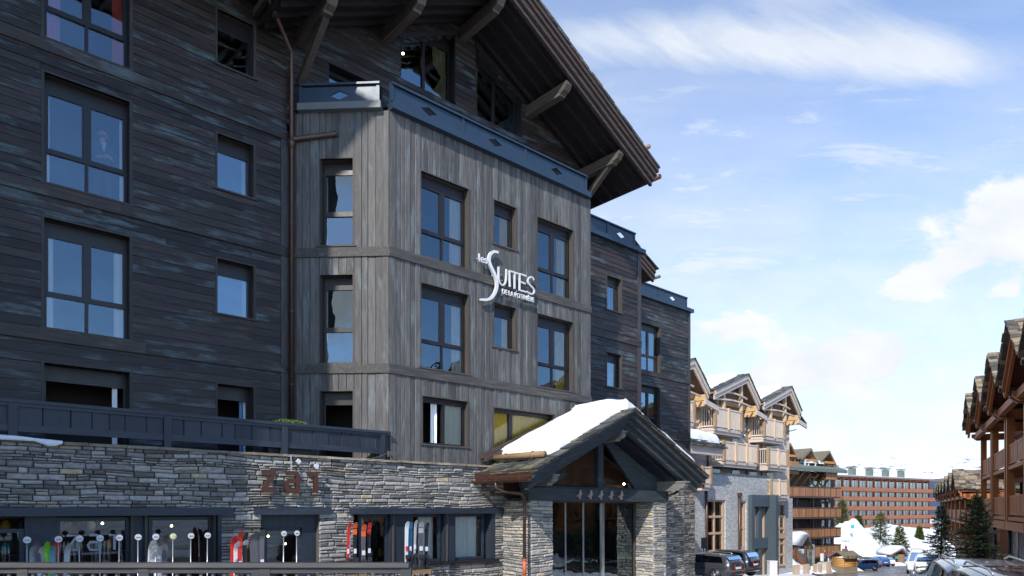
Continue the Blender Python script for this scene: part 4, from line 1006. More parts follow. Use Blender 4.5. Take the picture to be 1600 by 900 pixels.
# pole signs
t0 = None; poles = ((42,843,'first of the row at far left'),(91,842,'second from left beside the red skis'),(124,841,'third from left, before the window lettering'),(156,841,'fourth from left, before the window lettering'),(186,841,'fifth from left beside the window edge'),(215.5,840,'sixth from left before the dark post'),(243,839.5,'seventh from left above the silver skis'),(270,839,'eighth from left with a yellow sticker'),(298,838.5,'ninth from left before the teal ski suit'),(324,838,'tenth from left, before the stone pier'),(443,835,'left one of the pair before the shop door'),(463.5,835,'right one of the pair before the shop door'))
vpz = 13.1
for i, (x, y, lab) in enumerate(poles):
    u = HOT.u(x,vpz); z = H-.49
    t = thing('pole_sign', 'round grey disc on a thin pole, '+lab, 'pole sign', HOT, (u,vpz,0), 'round discs on poles along the shop front')
    t['label'] = 'round grey pole sign, '+lab
    m = MB(); m.tube([(u,vpz,0),(u,vpz,z-.06)], .010, 8); m.build('pole', M['steel'], t)
    m = MB(); r = .053; m.prism([(u+r*math.cos(k*math.pi/12),z+r*math.sin(k*math.pi/12)) for k in range(24)], vpz-.03, vpz-.012); d_ = m.build('disc', M['disc'], t)
    text_mesh('zaı', .042, 'disc_lettering', M['black'], d_, (u-.034,vpz-.033,z-.014), .068, .001)
    if i == 7:
        m = MB(); m.box(u-.035,u+.02,vpz-.036,vpz-.031,z-.03,z+.015); m.build('sticker', simple('yellow_sticker',(.8,.75,.02),.5,bmp=0), t)
skim = {}
def smat(c, n):
    if n not in skim: skim[n] = simple(n, c, .28, var=.05, bmp=0, coat=.5)
    return skim[n]
RED = smat((.62,.03,.02),'red_ski'); ORG = smat((.85,.14,.03),'orange_ski'); BLK = smat((.018,.018,.022),'black_ski'); WHT = smat((.75,.76,.78),'white_ski'); GRY = smat((.10,.10,.115),'graphite_ski'); SIL = smat((.42,.44,.47),'silver_ski'); GRN = smat((.25,.65,.05),'green_ski'); TEA = smat((.12,.35,.36),'teal_ski'); BRN_ = smat((.22,.10,.04),'brown_board')
BIND = simple('binding_plastic', (.03,.03,.035), .4, bmp=0); BINDR = simple('red_binding', (.6,.05,.04), .4, bmp=0)
def ski(label, x, ytop, v, c1, c2, lean=0, w=.095, yaw=0, tip=.07, L=1.75, twin=False, board=False, bind=True, grp=None, tipc=None):
    u = HOT.u(x,v); zt = HOT.z(x,ytop,v); z0 = zt-L
    t = thing('snowboard' if board else 'ski', label, 'snowboard' if board else 'ski', HOT, (u,v,max(0,z0)), grp, rz=math.radians(yaw))
    m = MB(); n = 70; th = .014; vs = []; fs = []
    for i in range(n+1):
        s = i/n; z = s*L; e = min(1,(1-s)/.045); e0 = min(1,s/.05)
        wd = w*(.80+.20*(2*s-1)**2+.05*s)*math.sqrt(max(.02,1-(1-e)**2))*math.sqrt(max(.15,1-(1-e0)**2))
        yy = -tip*max(0,(s-.88)/.12)**2-(.05*max(0,(.06-s)/.06)**2 if twin else 0)+.02*math.sin(math.pi*s)
        xx = lean*s
        vs += [(xx-wd/2,yy,z),(xx+wd/2,yy,z),(xx+wd/2,yy+th,z),(xx-wd/2,yy+th,z)]
    m.add(vs, [])
    for i in range(n):
        s = i/n; mi = 0 if s < .52 else (1 if s < .83 or .905 < s < .918 else (2 if tipc else 1))
        for k in range(4): m.f.append([i*4+k,i*4+(k+1)%4,i*4+4+(k+1)%4,i*4+4+k]); m.m.append(mi); m.smf.append(False)
    m.f += [[3,2,1,0],[n*4,n*4+1,n*4+2,n*4+3]]; m.m += [0,1]; m.smf += [False,False]
    o = m.build('ski_body' if not board else 'board_body', [c1,c2,tipc or c2], None, base=(0,0,0)); o.parent = t; o.location.z = z0-max(0,z0)
    if not board:
        q = MB(); q.box(-w*.30,w*.30,-.012,.006,.60*L,.66*L); b = q.build('ski_graphic', WHT if c2 is not WHT else RED, None, base=(0,0,0)); b.parent = t; b.location = (lean*.62,.01,z0-max(0,z0))
    if bind:
        q = MB(); zz = .42*L
        q.box(-w*.45,w*.45,-.05,0,zz+.12,zz+.22).box(-w*.32,w*.32,-.075,-.05,zz+.14,zz+.2).box(-w*.42,w*.42,-.06,0,zz-.20,zz-.06).box(-w*.3,w*.3,-.10,-.06,zz-.16,zz-.1).box(-w*.25,w*.25,-.02,0,zz-.2,zz+.2)
        b = q.build('binding', BIND, None, base=(0,0,0)); b.parent = t; b.location = (lean*.4,0,z0-max(0,z0))
    return t
G1 = 'red and orange skis leaning by the left of the shop window'; v = 13.75
ski('red ski with red tip, leftmost of the orange and red group', 543, 816, v, RED, RED, lean=.04, tipc=RED, grp=G1, w=.07)
ski('thin red and white ski, second of the orange and red group', 548.5, 817, v+.03, WHT, WHT, lean=-.03, grp=G1, w=.05, tipc=RED)
ski('black ski with orange shovel, third of the orange and red group', 556, 816, v, BLK, BLK, lean=-.02, grp=G1, w=.10, tipc=ORG)
ski('broad orange ski with black band, fourth of the orange and red group', 568.5, 819, v-.05, BLK, GRY, w=.115, lean=.0, grp=G1, tipc=ORG)
ski('red and black ski, rightmost of the orange and red group', 577.5, 816, v, BLK, BLK, lean=.0, grp=G1, w=.09, tipc=RED)
G2 = 'dark and white skis leaning by the middle of the shop window'
ski('white ski with a broad white tail, leftmost of the dark group', 636, 814.5, v, WHT, WHT, grp=G2, w=.10)
ski('black and blue ski behind the white one in the dark group', 641.5, 815, v+.05, BLK, smat((.02,.16,.32),'blue_ski'), grp=G2)
ski('slim silver edged ski in the middle of the dark group', 648, 812.5, v, GRY, SIL, lean=.03, grp=G2, w=.07)
ski('graphite ski with grey tip in the dark group', 658.5, 815, v-.05, GRY, GRY, w=.13, tipc=SIL, grp=G2)
ski('black ski with red binding, rightmost of the dark group', 667, 816, v, BLK, BLK, grp=G2, w=.11)
G3 = 'skis in the rack at far left'; v = 13.35
for i, (x, yt, c1, c2, ln, nm) in enumerate([(54,852,SIL,SIL,-.03,'thin silver ski, first from left in the far left rack'),(59,853,SIL,WHT,.05,'pale ski, second from left in the far left rack'),(70,833,BLK,GRY,-.12,'dark ski with grey shovel beside the red one at far left'),(78,834,RED,RED,.12,'bright red ski, tallest of the far left rack'),(74,846,RED,RED,.02,'short red ski below the tall red one at far left'),(84,845,BLK,GRN,-.10,'black ski with a lime green tip at far left'),(88,851,GRY,TEA,-.06,'teal ski right of the green tipped one at far left'),(97,849,SIL,SIL,.08,'curved silver ski, rightmost of the far left rack')]):
    ski(nm, x, yt, v-.04*i%3, c1, c2, lean=ln, tip=.16, grp=G3, w=.085, bind=(i%2==0))
G4 = 'silver tipped skis in the middle rack'
for i, (x, yt, c1, c2, ln, nm) in enumerate([(228,843,BLK,WHT,.10,'upper black ski with white tip, left of the middle rack'),(230,852,BLK,WHT,.10,'middle black ski with white tip, left of the middle rack'),(233,860,BLK,WHT,.08,'lower black ski with white tip, left of the middle rack'),(246,849,GRY,SIL,-.06,'grey ski just right of the middle disc pole'),(251,847,GRY,SIL,-.14,'silver ski leaning left in the middle rack'),(257,852,BLK,SIL,-.10,'black ski with silver tip in the middle rack'),(262,834,GRY,GRY,-.06,'tallest graphite ski, rightmost of the middle rack')]):
    ski(nm, x, yt, 13.25-.05*(i%3), c1, c2, lean=ln, tip=.18, grp=G4, w=.10, bind=(i%2==0))
G5 = 'skis and boards at the stone pier'
for i, (x, yt, c1, c2, ln, w_, nm) in enumerate([(362,837,RED,RED,.03,.09,'red and black ski, leftmost at the stone pier'),(369,846,WHT,WHT,.0,.09,'short white ski, second at the stone pier'),(376.5,829,WHT,RED,-.02,.09,'white ski with red tip in the pier rack'),(380,843,WHT,WHT,.03,.11,'broad white ski in the pier rack'),(386,831,BLK,BLK,-.05,.10,'curved black ski left of the brown board')]):
    ski(nm, x, yt, 13.45-.04*(i%3), c1, c2, lean=ln, tip=.14, grp=G5, w=w_)
ski('brown snowboard edge behind the grey board', 394, 840, 13.5, BRN_, BRN_, w=.22, board=True, bind=False, L=1.5, tip=.08)
ski('large grey snowboard beside the shop door', 402, 832, 13.35, GRY, GRY, w=.30, board=True, bind=False, L=1.55, tip=.1)
ski('black ski standing right of the grey snowboard', 411, 827, 13.3, BLK, GRY, lean=-.02, w=.10, bind=False)
for a, b, lab in ((45,110,'dark ski rack at far left before the shop'),(220,300,'plank ski rack before the middle shop window'),(350,415,'ski rack before the stone pier'),(540,585,'ski rack under the orange skis'),(630,674,'ski rack under the dark skis')):
    ua, ub = HOT.u(a,13.5), HOT.u(b,13.5); t = thing('ski_rack', lab, 'ski rack', HOT, ((ua+ub)/2,13.5,0), 'wooden ski racks along the shop')
    m = MB(); m.box(ua,ub,13.50,13.56,.95,1.05); m.build('plank', M['log'], t); m = MB(); m.box(ua,ub,13.2,13.9,.10,.16); m.build('base_plank', M['log'], t)
    for u in (ua+.03,ub-.09): m = MB(); m.box(u,u+.06,13.57,13.63,0,1.1); m.build('leg', M['frame'], t)
# ================================================================== PALE CHALET HOTEL (three gables)
pinkw = wood('pale_pinkish_larch', [(.36,.30,.26),(.52,.44,.38),(.64,.56,.48)], 'x', rough=.7, isl=.35); pinkz = wood('pale_larch_post', [(.46,.31,.19),(.62,.44,.28),(.72,.55,.38)], 'z', rough=.65, isl=.3)
pinkd = wood('brown_larch_soffit', [(.16,.09,.06),(.26,.16,.10),(.34,.22,.14)], 'y', rough=.7, isl=.3); honey = wood('honey_larch_beam', [(.42,.26,.13),(.58,.38,.20),(.68,.47,.27)], 'y', rough=.6, isl=.3)
pstone = masonry('pale_split_stone_facing', (.42,.43,.43), (.58,.58,.56), (.28,.28,.28), 2.4, 9.0)
tanf = simple('tan_window_frame', (.46,.33,.23), .55, bmp=.05); portal = simple('slate_blue_portal', (.06,.085,.105), .45, bmp=.05)
VW, VG2 = 28.6, 27.1
chal = thing('pale_chalet_hotel', 'pale timber chalet hotel with three snowy gables, white balconies and stone base', 'hotel', PNK, (55,28.6,-3))
def pk(x, v=VW): return PNK.u(x, v)
PEAKS = [pk(1086,VG2), pk(1169.5,VG2), pk(1237,VG2)]
u_end = pk(1232.5)
m = MB(); hboards(m, 40, u_end, -4, H+8.7, VW, h=.28, ln=(3,6)); m.box(u_end-.1,u_end-.02,VW+.05,VW+13,-5,H+8.2).box(40,u_end-.02,VW+12.9,VW+13,-5,H+8.2); m.build('larch_wall', pinkw, chal)
m = MB(); m.box(u_end-.25,u_end,VW-.06,VW+.2,-4,H+8.4); m.build('corner_post', pinkz, chal)
ZP_ = H+11.2
for i, up in enumerate(PEAKS):
    lu, ru = up-5.3, up+2.2; zl, zrr = ZP_-1.95, ZP_-2.05
    z_at = lambda u, o=0: (ZP_-(up-u)*1.95/5.3 if u < up else ZP_-(u-up)*2.05/2.2)+o
    m = MB()
    m.prism([(up,ZP_-.25),(lu,zl-.25),(lu,zl-.1),(up,ZP_-.1)], VG2+.1, VG2+12); m.prism([(up,ZP_-.25),(ru,zrr-.25),(ru,zrr-.1),(up,ZP_-.1)], VG2+.1, VG2+12)
    rf = m.build('gable_roof', pinkd, chal)
    for k,(o0,o1,vv) in enumerate([(-.72,-.36,VG2+.12),(-.38,-.02,VG2+.02)]):
        m = MB(); m.prism([(up,ZP_+o0),(lu,zl+o0),(lu,zl+o1),(up,ZP_+o1)], vv, vv+.12); m.prism([(up,ZP_+o0),(ru,zrr+o0),(ru,zrr+o1),(up,ZP_+o1)], vv, vv+.12); m.build('verge_board', pinkw, rf)
    m = MB(); slates(m, lu, zl, up, ZP_, VG2-.05, VG2+1.2, ex=.5, t=.06, w=(.3,.6)); slates(m, ru+.05, zrr, up, ZP_, VG2-.05, VG2+1.2, ex=.5, t=.04, w=(.3,.6))
    m.prism([(up,ZP_-.08),(lu,zl-.08),(lu,zl),(up,ZP_)], VG2+1, VG2+12); m.prism([(up,ZP_-.08),(ru,zrr-.08),(ru,zrr),(up,ZP_)], VG2+1, VG2+12); m.build('slate_covering', M['slate'], rf)
    # lower eaves piece that steps out to the right
    e0, e1 = ru-.15, ru+1.35
    m = MB(); slates(m, e1, zrr-1.05, e0, zrr-.35, VG2+.1, VG2+3, ex=.3, t=.06, w=(.25,.5)); m.build('eaves_slate', M['slate'], rf)
    m = MB(); m.prism([(e0-.4,zrr-.75),(e0-.4,zrr-1.15),(e1,zrr-1.5),(e1,zrr-1.12)], VG2+.05, VG2+.2); m.build('eaves_board', pinkw, rf)
    m = MB(); m.prism([(e0,zrr-.25),(e0,zrr-.62),(up-2.2,zrr-.55),(up-2.2,zrr-.2)], VG2+1.2, VG2+1.45); m.box(e0-.25,e0+.05,VG2+.2,VW+.2,zrr-.8,zrr-.35); m.box(e0-.25,e0+.05,VG2+.25,VW+.2,zrr-1.25,zrr-.85); m.build('honey_beam', honey, rf)
    # gable infill, posts and curved ties
    m = MB(); m.prism([(up-4.6,ZP_-1.9),(up,ZP_-.3),(up+1.9,ZP_-2.1),(up+1.9,ZP_-4.6),(up-4.6,ZP_-4.6)], VW-.05, VW+.02); m.build('gable_wall', pinkd, chal)
    m = MB()
    for du in (-3.3,-.4): m = MB(); m.box(up+du-.13,up+du+.13,VG2+.35,VG2+.6,ZP_-3.2,z_at(up+du,-.5)); m.build('gable_post', pinkz, chal)
    m = MB(); m.box(up-3.2,up-2.95,VW-.4,VW-.2,H+6.5,z_at(up-3.1,-.6)); m.build('gable_post', pinkz, chal)
    for dz, ww in ((-2.0,2.2),(-2.6,3.2)):
        m = MB(); pts = [(up-1.9+t*ww, ZP_+dz+.22*math.sin(math.pi*(t+1)/2)) for t in [q/5-1 for q in range(11)]]; m.ribbon(pts, .13, VG2+.25, VG2+.36); m.build('curved_tie', pinkw, chal)
    m = MB(); m.box(up-2.9,up-1.0,VW-.09,VW-.04,H+6.6,ZP_-2.6); dn = m.build('balcony_door', tanf, chal); m = MB(); m.add([(up-2.8,VW-.1,H+6.65),(up-2.05,VW-.1,H+6.65),(up-2.05,VW-.1,ZP_-2.8),(up-2.8,VW-.1,ZP_-2.8)],[(0,1,2,3)]); m.add([(up-1.9,VW-.1,H+6.65),(up-1.1,VW-.1,H+6.65),(up-1.1,VW-.1,ZP_-2.8),(up-1.9,VW-.1,ZP_-2.8)],[(0,1,2,3)]); m.build('pane', M['glass_far'], dn, fix=False)
    snow_sheet('roof_snow', lu+.7, up-.15, VG2+.75, VG2+5, lambda q, uu=up: ZP_-(uu-q)*1.95/5.3+.02, .42, 'snow on the long slope of the %s gable of the pale chalet' % ('left','middle','right')[i], 15+i, n=24, mth_=18, edge=.4, frame=PNK)
    if i < 2:
        lab = ('left','middle')[i]
        snow_sheet('roof_snow', up+1.2, PEAKS[i+1]-.6, VG2+2.2, VG2+8, lambda u, q=up: ZP_-1.0+.0*u, .9, 'deep white snow on the pale chalet roof behind its '+lab+' gable', 5+i, edge=1.2, frame=PNK)
    m = MB(); m.box(lu+.35,lu+1.0,VG2+1.2,VG2+1.9,zl-.3,zl+.45).box(lu+.2,lu+1.15,VG2+1.1,VG2+2.0,zl+.45,zl+.6); m.build('chimney', M['slate'], chal)
flower = simple('red_balcony_flowers', (.65,.08,.10), .8, var=.5, bmp=0); pinkrail = simple('pale_cream_balusters', (.66,.56,.46), .6, var=.12)
def balcony(u0, u1, zt, zb, v0=VW-1.5, chamf=1.0, lc=True, rc=True):
    o = MB(); path = []
    a, b = (u0, v0), (u1, v0)
    pts = ([(u0-.0 if not lc else u0-chamf*.25, VW-.1)] if True else [])+[(u0,v0)]+[(u1,v0)]+([(u1+chamf,v0+.7)] if rc else [])+[(u1+(chamf if rc else 0),VW-.1)]
    poly = pts
    o.prism_z(poly, zb, zb+.22); o.prism_z([(x*.995+.005*(u0+u1)/2,y+.1) for x,y in poly], zb-.22, zb)
    sl = o.build('balcony_floor', pinkw, chal)
    r = MB(); ps = MB()
    for (ax,ay),(bx,by) in zip(pts,pts[1:]):
        L_ = math.hypot(bx-ax,by-ay); n = max(1,round(L_/1.9)); d = ((bx-ax)/L_,(by-ay)/L_)
        r.bar((ax,ay,zt),(bx,by,zt),.10,.10); r.bar((ax,ay,zb+.35),(bx,by,zb+.35),.06,.10)
        for k in range(n+1): q = k/n; x, y = ax+(bx-ax)*q, ay+(by-ay)*q; ps = MB(); ps.box(x-.11,x+.11,y-.11,y+.11,zb+.2,zt+.12); ps.build('balcony_post', pinkz, sl)
        k = .2
        while k < L_-.1: r.bar((ax+d[0]*k,ay+d[1]*k,zb+.3),(ax+d[0]*k,ay+d[1]*k,zt),.10,.03,(0,1,0)); k += .19
    r.build('balusters', pinkrail, sl); pass
    f = MB(); c = u0+(u1-u0)*.72
    for k in range(26): x = c+R.uniform(-.3,.3); z = zb+.6+R.uniform(0,.35); s = .07; f.lathe([(.01,-s),(s,0),(.01,s)], (x,v0+.3+R.uniform(-.1,.1),z), 5)
    f.build('balcony_flowers', flower, sl)
balcony(pk(1117,27.3), pk(1158,27.3), H+7.95, H+6.15, 27.3)
balcony(pk(1194,27.3), pk(1225,27.3), H+7.85, H+6.05, 27.3, chamf=.8)
balcony(pk(1075,27.3), pk(1084,27.3), H+8.0, H+6.2, 27.3, chamf=.7)
balcony(pk(1131,27.3), pk(1183,27.3), H+5.35, H+3.6, 27.3, chamf=1.2)
balcony(pk(1199,27.3), pk(1228,27.3), H+5.25, H+3.6, 27.2, chamf=.5, lc=False)
balcony(pk(1203,27.3), pk(1228,27.3), H+2.55, H+.95, 27.2, chamf=.5, lc=False)
balcony(pk(1098,26.6), pk(1110,26.6), H+3.1, H+1.6, 26.6, chamf=.4)
for x0, x1, y0, y1 in ((1143,1154,679,697),(1171,1181,683,698),(1197,1207,687,706),(1143,1154,728,740),(1170,1181,730,743),(1197,1207,734,750),(1112,1124,726,738),(1115,1124,678,690)):
    a, b = pk(x0), pk(x1); z1_ = PNK.z(x0,y0,VW); z0_ = z1_-1.9
    m = MB(); m.box(a-.08,b+.08,VW-.07,VW-.02,z0_,z1_+.08); w_ = m.build('window', tanf, chal); m = MB(); c = (a+b)/2
    m.add([(a,VW-.075,z0_+.05),(b,VW-.075,z0_+.05),(b,VW-.075,z1_-.05),(a,VW-.075,z1_-.05)],[(0,1,2,3)]); m.build('pane', M['glass_far'], w_, fix=False)
for x, y in ((1133,676),(1161,681),(1219,690),(1134,729),(1161,731),(1218,737)):
    u = pk(x); z = PNK.z(x,y,VW); m = MB(); m.lathe([(.08,-.15),(.10,0),(.08,.12)], (u,VW-.14,z), 8); m.build('wall_light', M['steel'], chal)
m = MB()
for x in (1165,1188,1104): u = pk(x); m.tube([(u,VW-.12,H+8),(u,VW-.12,H+2.5)],.06,6)
m.tube([(PEAKS[2]+3.2,VG2+1,ZP_-3.6),(PEAKS[2]+.3,VW-.2,ZP_-4.2)],.05,6); m.build('rain_pipe', M['pipe'], chal)
# stone base projecting
VS2 = 27.5; b0, b1 = pk(1075,VS2), pk(1201.5,VS2)
def pks(x): return pk(x,VS2)
def PZs(x,y,v=VS2): return PNK.z(x,y,v)
W1 = (pks(1106),pks(1134),-3.6,PZs(1106,781)); W2_ = (pks(1155),pks(1166.5),-3.6,PZs(1155,783)); PO = (pks(1169),pks(1201),-3.6,PZs(1169,773))
m = MB(); slab_with_holes(m, b0, b1, -5, H+2.75, VS2, VW-.1, [W1,W2_,PO]); m.box(b1,u_end+.05,VW-.35,VW-.08,-5,H+1.0)
m.build('stone_base', pstone, chal)
m = MB(); m.box(b0-.1,b1+.06,VS2-.06,VW,H+2.75,H+2.86); m.build('base_capping', portal, chal)
def tallwin(u0, u1, z0, z1, v, rows, cols_, mat=tanf, panel=None):
    m = MB(); t = .14; m.box(u0,u0+t,v,v+.25,z0,z1).box(u1-t*1.8,u1,v-.02,v+.5,z0,z1).box(u0+t,u1-t,v,v+.25,z1-t,z1).box(u0+t,u1-t,v,v+.25,z0,z0+t)
    for k in range(1,cols_): x = u0+(u1-u0-t)*k/cols_; m.box(x-.08,x+.08,v+.02,v+.2,z0+t,z1-t)
    for r in rows: z = z0+(z1-z0)*r; m.box(u0+t,u1-t,v+.025,v+.195,z-.09,z+.09)
    if panel: m.box(u0+t,u1-t,v-.05,v+.2,z0+(z1-z0)*panel[0],z0+(z1-z0)*panel[1])
    w_ = m.build('tall_window', mat, chal); m = MB(); m.add([(u0,v+.12,z0),(u1,v+.12,z0),(u1,v+.12,z1),(u0,v+.12,z1)],[(0,1,2,3)]); m.build('pane', M['glass_far'], w_, fix=False)
    m = MB(); curtain(m, u0+(u1-u0)*.5, u1-t, z0, z1, v+.4, amp=.06, n=24); m.build('curtain', M['cream'], w_, fix=False)
tallwin(W1[0],W1[1],-3.4,W1[3],VS2+.15,(.12,.60,.80),2,panel=(.26,.40))
tallwin(W2_[0],W2_[1],-3.4,W2_[3],VS2+.15,(.12,.66),1,panel=(.30,.42))
tallwin(pk(1203,VW),pk(1219,VW),PNK.z(1210,884,VW),PNK.z(1210,787,VW),VW-.5,(.18,.36,.60,.80),2,panel=(.44,.52))
m = MB(); a, b = PO[0], PO[1]; z1_ = PO[3]
for x0, x1, z0_, zz, p in ((a,a+.45,-4,z1_,.35),(b-.55,b,-4,z1_,.9),(a+.45,b-.55,z1_-1.0,z1_,.35),(a+.45,b-.55,z1_-4.6,z1_-3.7,.2),((a+b)/2-.3,(a+b)/2+.3,-4,z1_-4.6,.15),((a+b)/2-.3,(a+b)/2+.3,z1_-3.7,z1_-1.0,.15)): m.box(x0,x1,VS2-p,VS2+.6,z0_,zz)
m.build('portal_frame', portal, chal)
m = MB(); m.add([(a,VS2+.3,-4),(b,VS2+.3,-4),(b,VS2+.3,z1_),(a,VS2+.3,z1_)],[(0,1,2,3)]); m.build('portal_glass', M['glass_far'], chal, fix=False)
m = MB()
for k in range(4): x = a+.6+k*(b-a-1.2)/3; m.box(x-.08,x+.08,VS2+.1,VS2+.28,-4,z1_-1.1)
m.build('portal_glazing_bar', tanf, chal)
m = MB(); m.box(b0,b1,VW-.09,VW-.05,-4,H+2.5); m.build('inner_wall', M['room'], chal)
m = MB(); u = pks(1153.5); m.tube([(u,VS2-.12,PZs(1153,772)),(u,VS2-.12,-3)],.11,8); m.box(u-.15,u+.15,VS2-.28,VS2-.01,PZs(1153,776),PZs(1153,770)); u = pks(1102); m.tube([(u,VS2-.12,H+2.7),(u,VS2-.12,-3)],.10,8); m.build('rain_pipe', M['pipe'], chal)
sg = thing('dark_square_sign', 'dark blank square board on a post before the pale stone wall', 'sign', PNK, (pk(1100,26.9),26.9,-2.3)); u = pk(1100,26.9)
m = MB(); m.box(u-.42,u+.42,26.85,26.9,PNK.z(1100,857,26.9),PNK.z(1100,840,26.9)); m.build('sign_board', M['black'], sg); m = MB(); m.tube([(u,26.94,-3),(u,26.94,PNK.z(1100,845,26.9))],.05,8); m.build('post', M['frame'], sg)
# low side roof with snow, left end
su0, su1 = pk(1070,26.6), pk(1122,26.6); zq = PNK.z(1115,689,26.6)
m = MB(); m.prism_x([(26.2,zq-.45),(29,zq+1.6),(29,zq+1.4),(26.2,zq-.7)], su0, su1+.2); m.box(su0,su1+.1,26.25,26.4,zq-1.15,zq-.65); m.build('side_roof', pinkw, chal)
m = MB()
for k in range(4):
    x = su0
    while x < su1+.1: n = x+R.uniform(.25,.5); m.box(x,n-.01,26.0+.12*k,26.9,zq-.55+k*.13,zq-.46+k*.13); x = n
m.build('side_roof_slate', M['slate'], chal)
snow_sheet('roof_snow', su0+.2, su1-.1, 26.35, 28.6, lambda u: zq-.3, 1.0, 'heaped snow on the low side roof at the near end of the pale chalet', 2.2, edge=.8, frame=PNK)

# ================================================================== BROWN CHALET with long balconies
bw = wood('dark_brown_cladding', [(.05,.032,.024),(.09,.06,.045),(.14,.10,.08)], 'x', rough=.7, isl=.5); bo_ = wood('orange_pine_balcony', [(.20,.09,.04),(.33,.155,.07),(.44,.235,.115)], 'z', rough=.6, isl=.5); borng = simple('bright_pine_bracket', (.55,.23,.05), .6, var=.2)
p0 = (1240-800)/F; VBr = (BRN.c-p0*BRN.s)*85.7
def bk(x, v=None): return BRN.u(x, VBr if v is None else v)
def bz(x, y, v=None): return BRN.z(x, y, VBr if v is None else v)
bc = thing('brown_chalet', 'brown timber apartment chalet with long orange balconies and three small dormers', 'chalet', BRN, (bk(1280),VBr+2,-5))
VWb = VBr+1.6; ub1 = bk(1303,VWb)
m = MB(); hboards(m, bk(1205), ub1, -6, H+5, VWb, h=.3); m.box(bk(1205),ub1-.02,VWb+.06,VWb+11,-7,H+4.6); m.build('cladding', bw, bc)
for i,(y0,y1,x0,x1) in enumerate([(759.5,774,1205,1314),(793,807.5,1205,1314),(826.5,840,1205,1314),(852,867,1273,1314)]):
    zt_, zb_ = bz(1240,y0) if i<3 else bz(1290,852), bz(1240,y1) if i<3 else bz(1290,868); a, b = bk(x0), bk(x1)
    m = MB(); m.box(a,b,VBr,VWb,zb_-.28,zb_-.08); fl_ = m.build('balcony_floor', bw, bc)
    m = MB(); vboards(m, a, b, zb_-.05, zt_-.08, VBr, w=.26, t=.04); m.box(b-.02,b+.03,VBr+.06,VWb,zb_-.05,zt_-.1); m.build('balcony_panel', bo_, fl_)
    m = MB(); m.box(a-.05,b+.08,VBr-.07,VBr+.1,zt_-.08,zt_+.02); m.box(b-.04,b+.08,VBr+.1,VWb,zt_-.08,zt_+.02)
    k = a
    while k < b: m.box(k-.05,k+.05,VBr-.05,VBr+.06,zb_-.1,zt_-.08); k += 1.55
    m.build('balcony_rail', bw, fl_)
for r,(y0,y1) in enumerate([(746,760),(780,793),(813,826),(842,853)]):
    for x0, x1 in ((1241,1247),(1265,1275),(1278.5,1286.5),(1290,1296)):
        if r == 0 and x0 < 1250: continue
        a, b = bk(x0,VWb), bk(x1,VWb); zt_ = bz(x0,y0,VWb); 
        m = MB(); m.box(a-.12,b+.12,VWb-.10,VWb-.03,zt_-1.9,zt_+.12); w_ = m.build('window', M['frame_soft'] if r else pinkz, bc)
        m = MB(); m.add([(a,VWb-.105,zt_-1.85),(b,VWb-.105,zt_-1.85),(b,VWb-.105,zt_),(a,VWb-.105,zt_)],[(0,1,2,3)]); m.build('pane', M['glass_blue'], w_, fix=False)
        m = MB(); m.box((a+b)/2-.05,(a+b)/2+.05,VWb-.14,VWb-.11,zt_-1.85,zt_); m.build('mullion', M['disc'], w_)
zE = bz(1270,734)
m = MB(); m.prism_x([(VBr-.5,zE-.1),(VBr+6,zE+2.6),(VBr+6,zE+2.9),(VBr-.5,zE+.2)], bk(1205), bk(1318)); m.box(bk(1205),bk(1318),VBr-.55,VBr-.4,zE-.25,zE+.15); m.build('main_roof', M['slate_green'], bc)
snow_sheet('roof_snow', bk(1262), bk(1293), VBr+.3, VBr+3.2, lambda u: zE+.9, .45, 'snow lying between the dormers of the brown chalet', 4.4, edge=.5, frame=BRN)
for x in (1244,1256,1268,1280,1291,1302):
    u = bk(x); m = MB(); m.bar((u,VWb-.1,zE-2.1),(u,VBr+.1,zE-.5),.14,.2,(1,0,0)); m.build('eaves_bracket', borng, bc)
for j,(xp,yp,lab) in enumerate([(1236,692,'l'),(1268.5,700,''),(1297,704,'r')]):
    v_ = VBr+.2; u = bk(xp,v_); zt_ = bz(xp,yp,v_); hw = 1.75
    m = MB()
    for s in (-1,1):
        e = u+s*hw*(1.0 if s>0 else 1.25); dz = 1.75 if s>0 else 1.35
        m.prism([(u,zt_-.3),(e,zt_-dz-.3),(e,zt_-dz-.02),(u,zt_-.02)], v_, v_+.15); m.prism([(u,zt_-.14),(e,zt_-dz-.14),(e,zt_-dz),(u,zt_)], v_+.1, v_+4)
    dm = m.build('dormer_roof', M['slate_warm'], bc)
    m = MB(); m.prism([(u-1.7,zt_-2.9),(u+1.35,zt_-2.9),(u+1.35,zt_-1.7),(u,zt_-.3),(u-1.7,zt_-1.5)], v_+.9, v_+1.0); m.build('dormer_wall', bw, dm)
    m = MB(); m.box(u-1.2,u+1.5,v_+.05,v_+.3,zt_-1.75,zt_-1.45); m.build('dormer_tie', borng, dm)
    m = MB(); 
    pass
    for q in (-1.3,-.5,1.2): m = MB(); m.box(u+q-.07,u+q+.07,v_+.1,v_+.3,zt_-3.2,zt_-1.5); m.build('dormer_post', M['disc'] if j==1 else bw, dm)
    if j != 1: m = MB(); vboards(m, u-1.6, u+1.3, zt_-3.9, zt_-2.3, v_-.3, w=.2, t=.05); m.box(u+1.25,u+1.3,v_-.24,v_+1,zt_-3.9,zt_-2.3).box(u-1.6,u+1.3,v_-.2,v_+.9,zt_-3.95,zt_-3.85); m.build('dormer_balcony', bo_, dm)
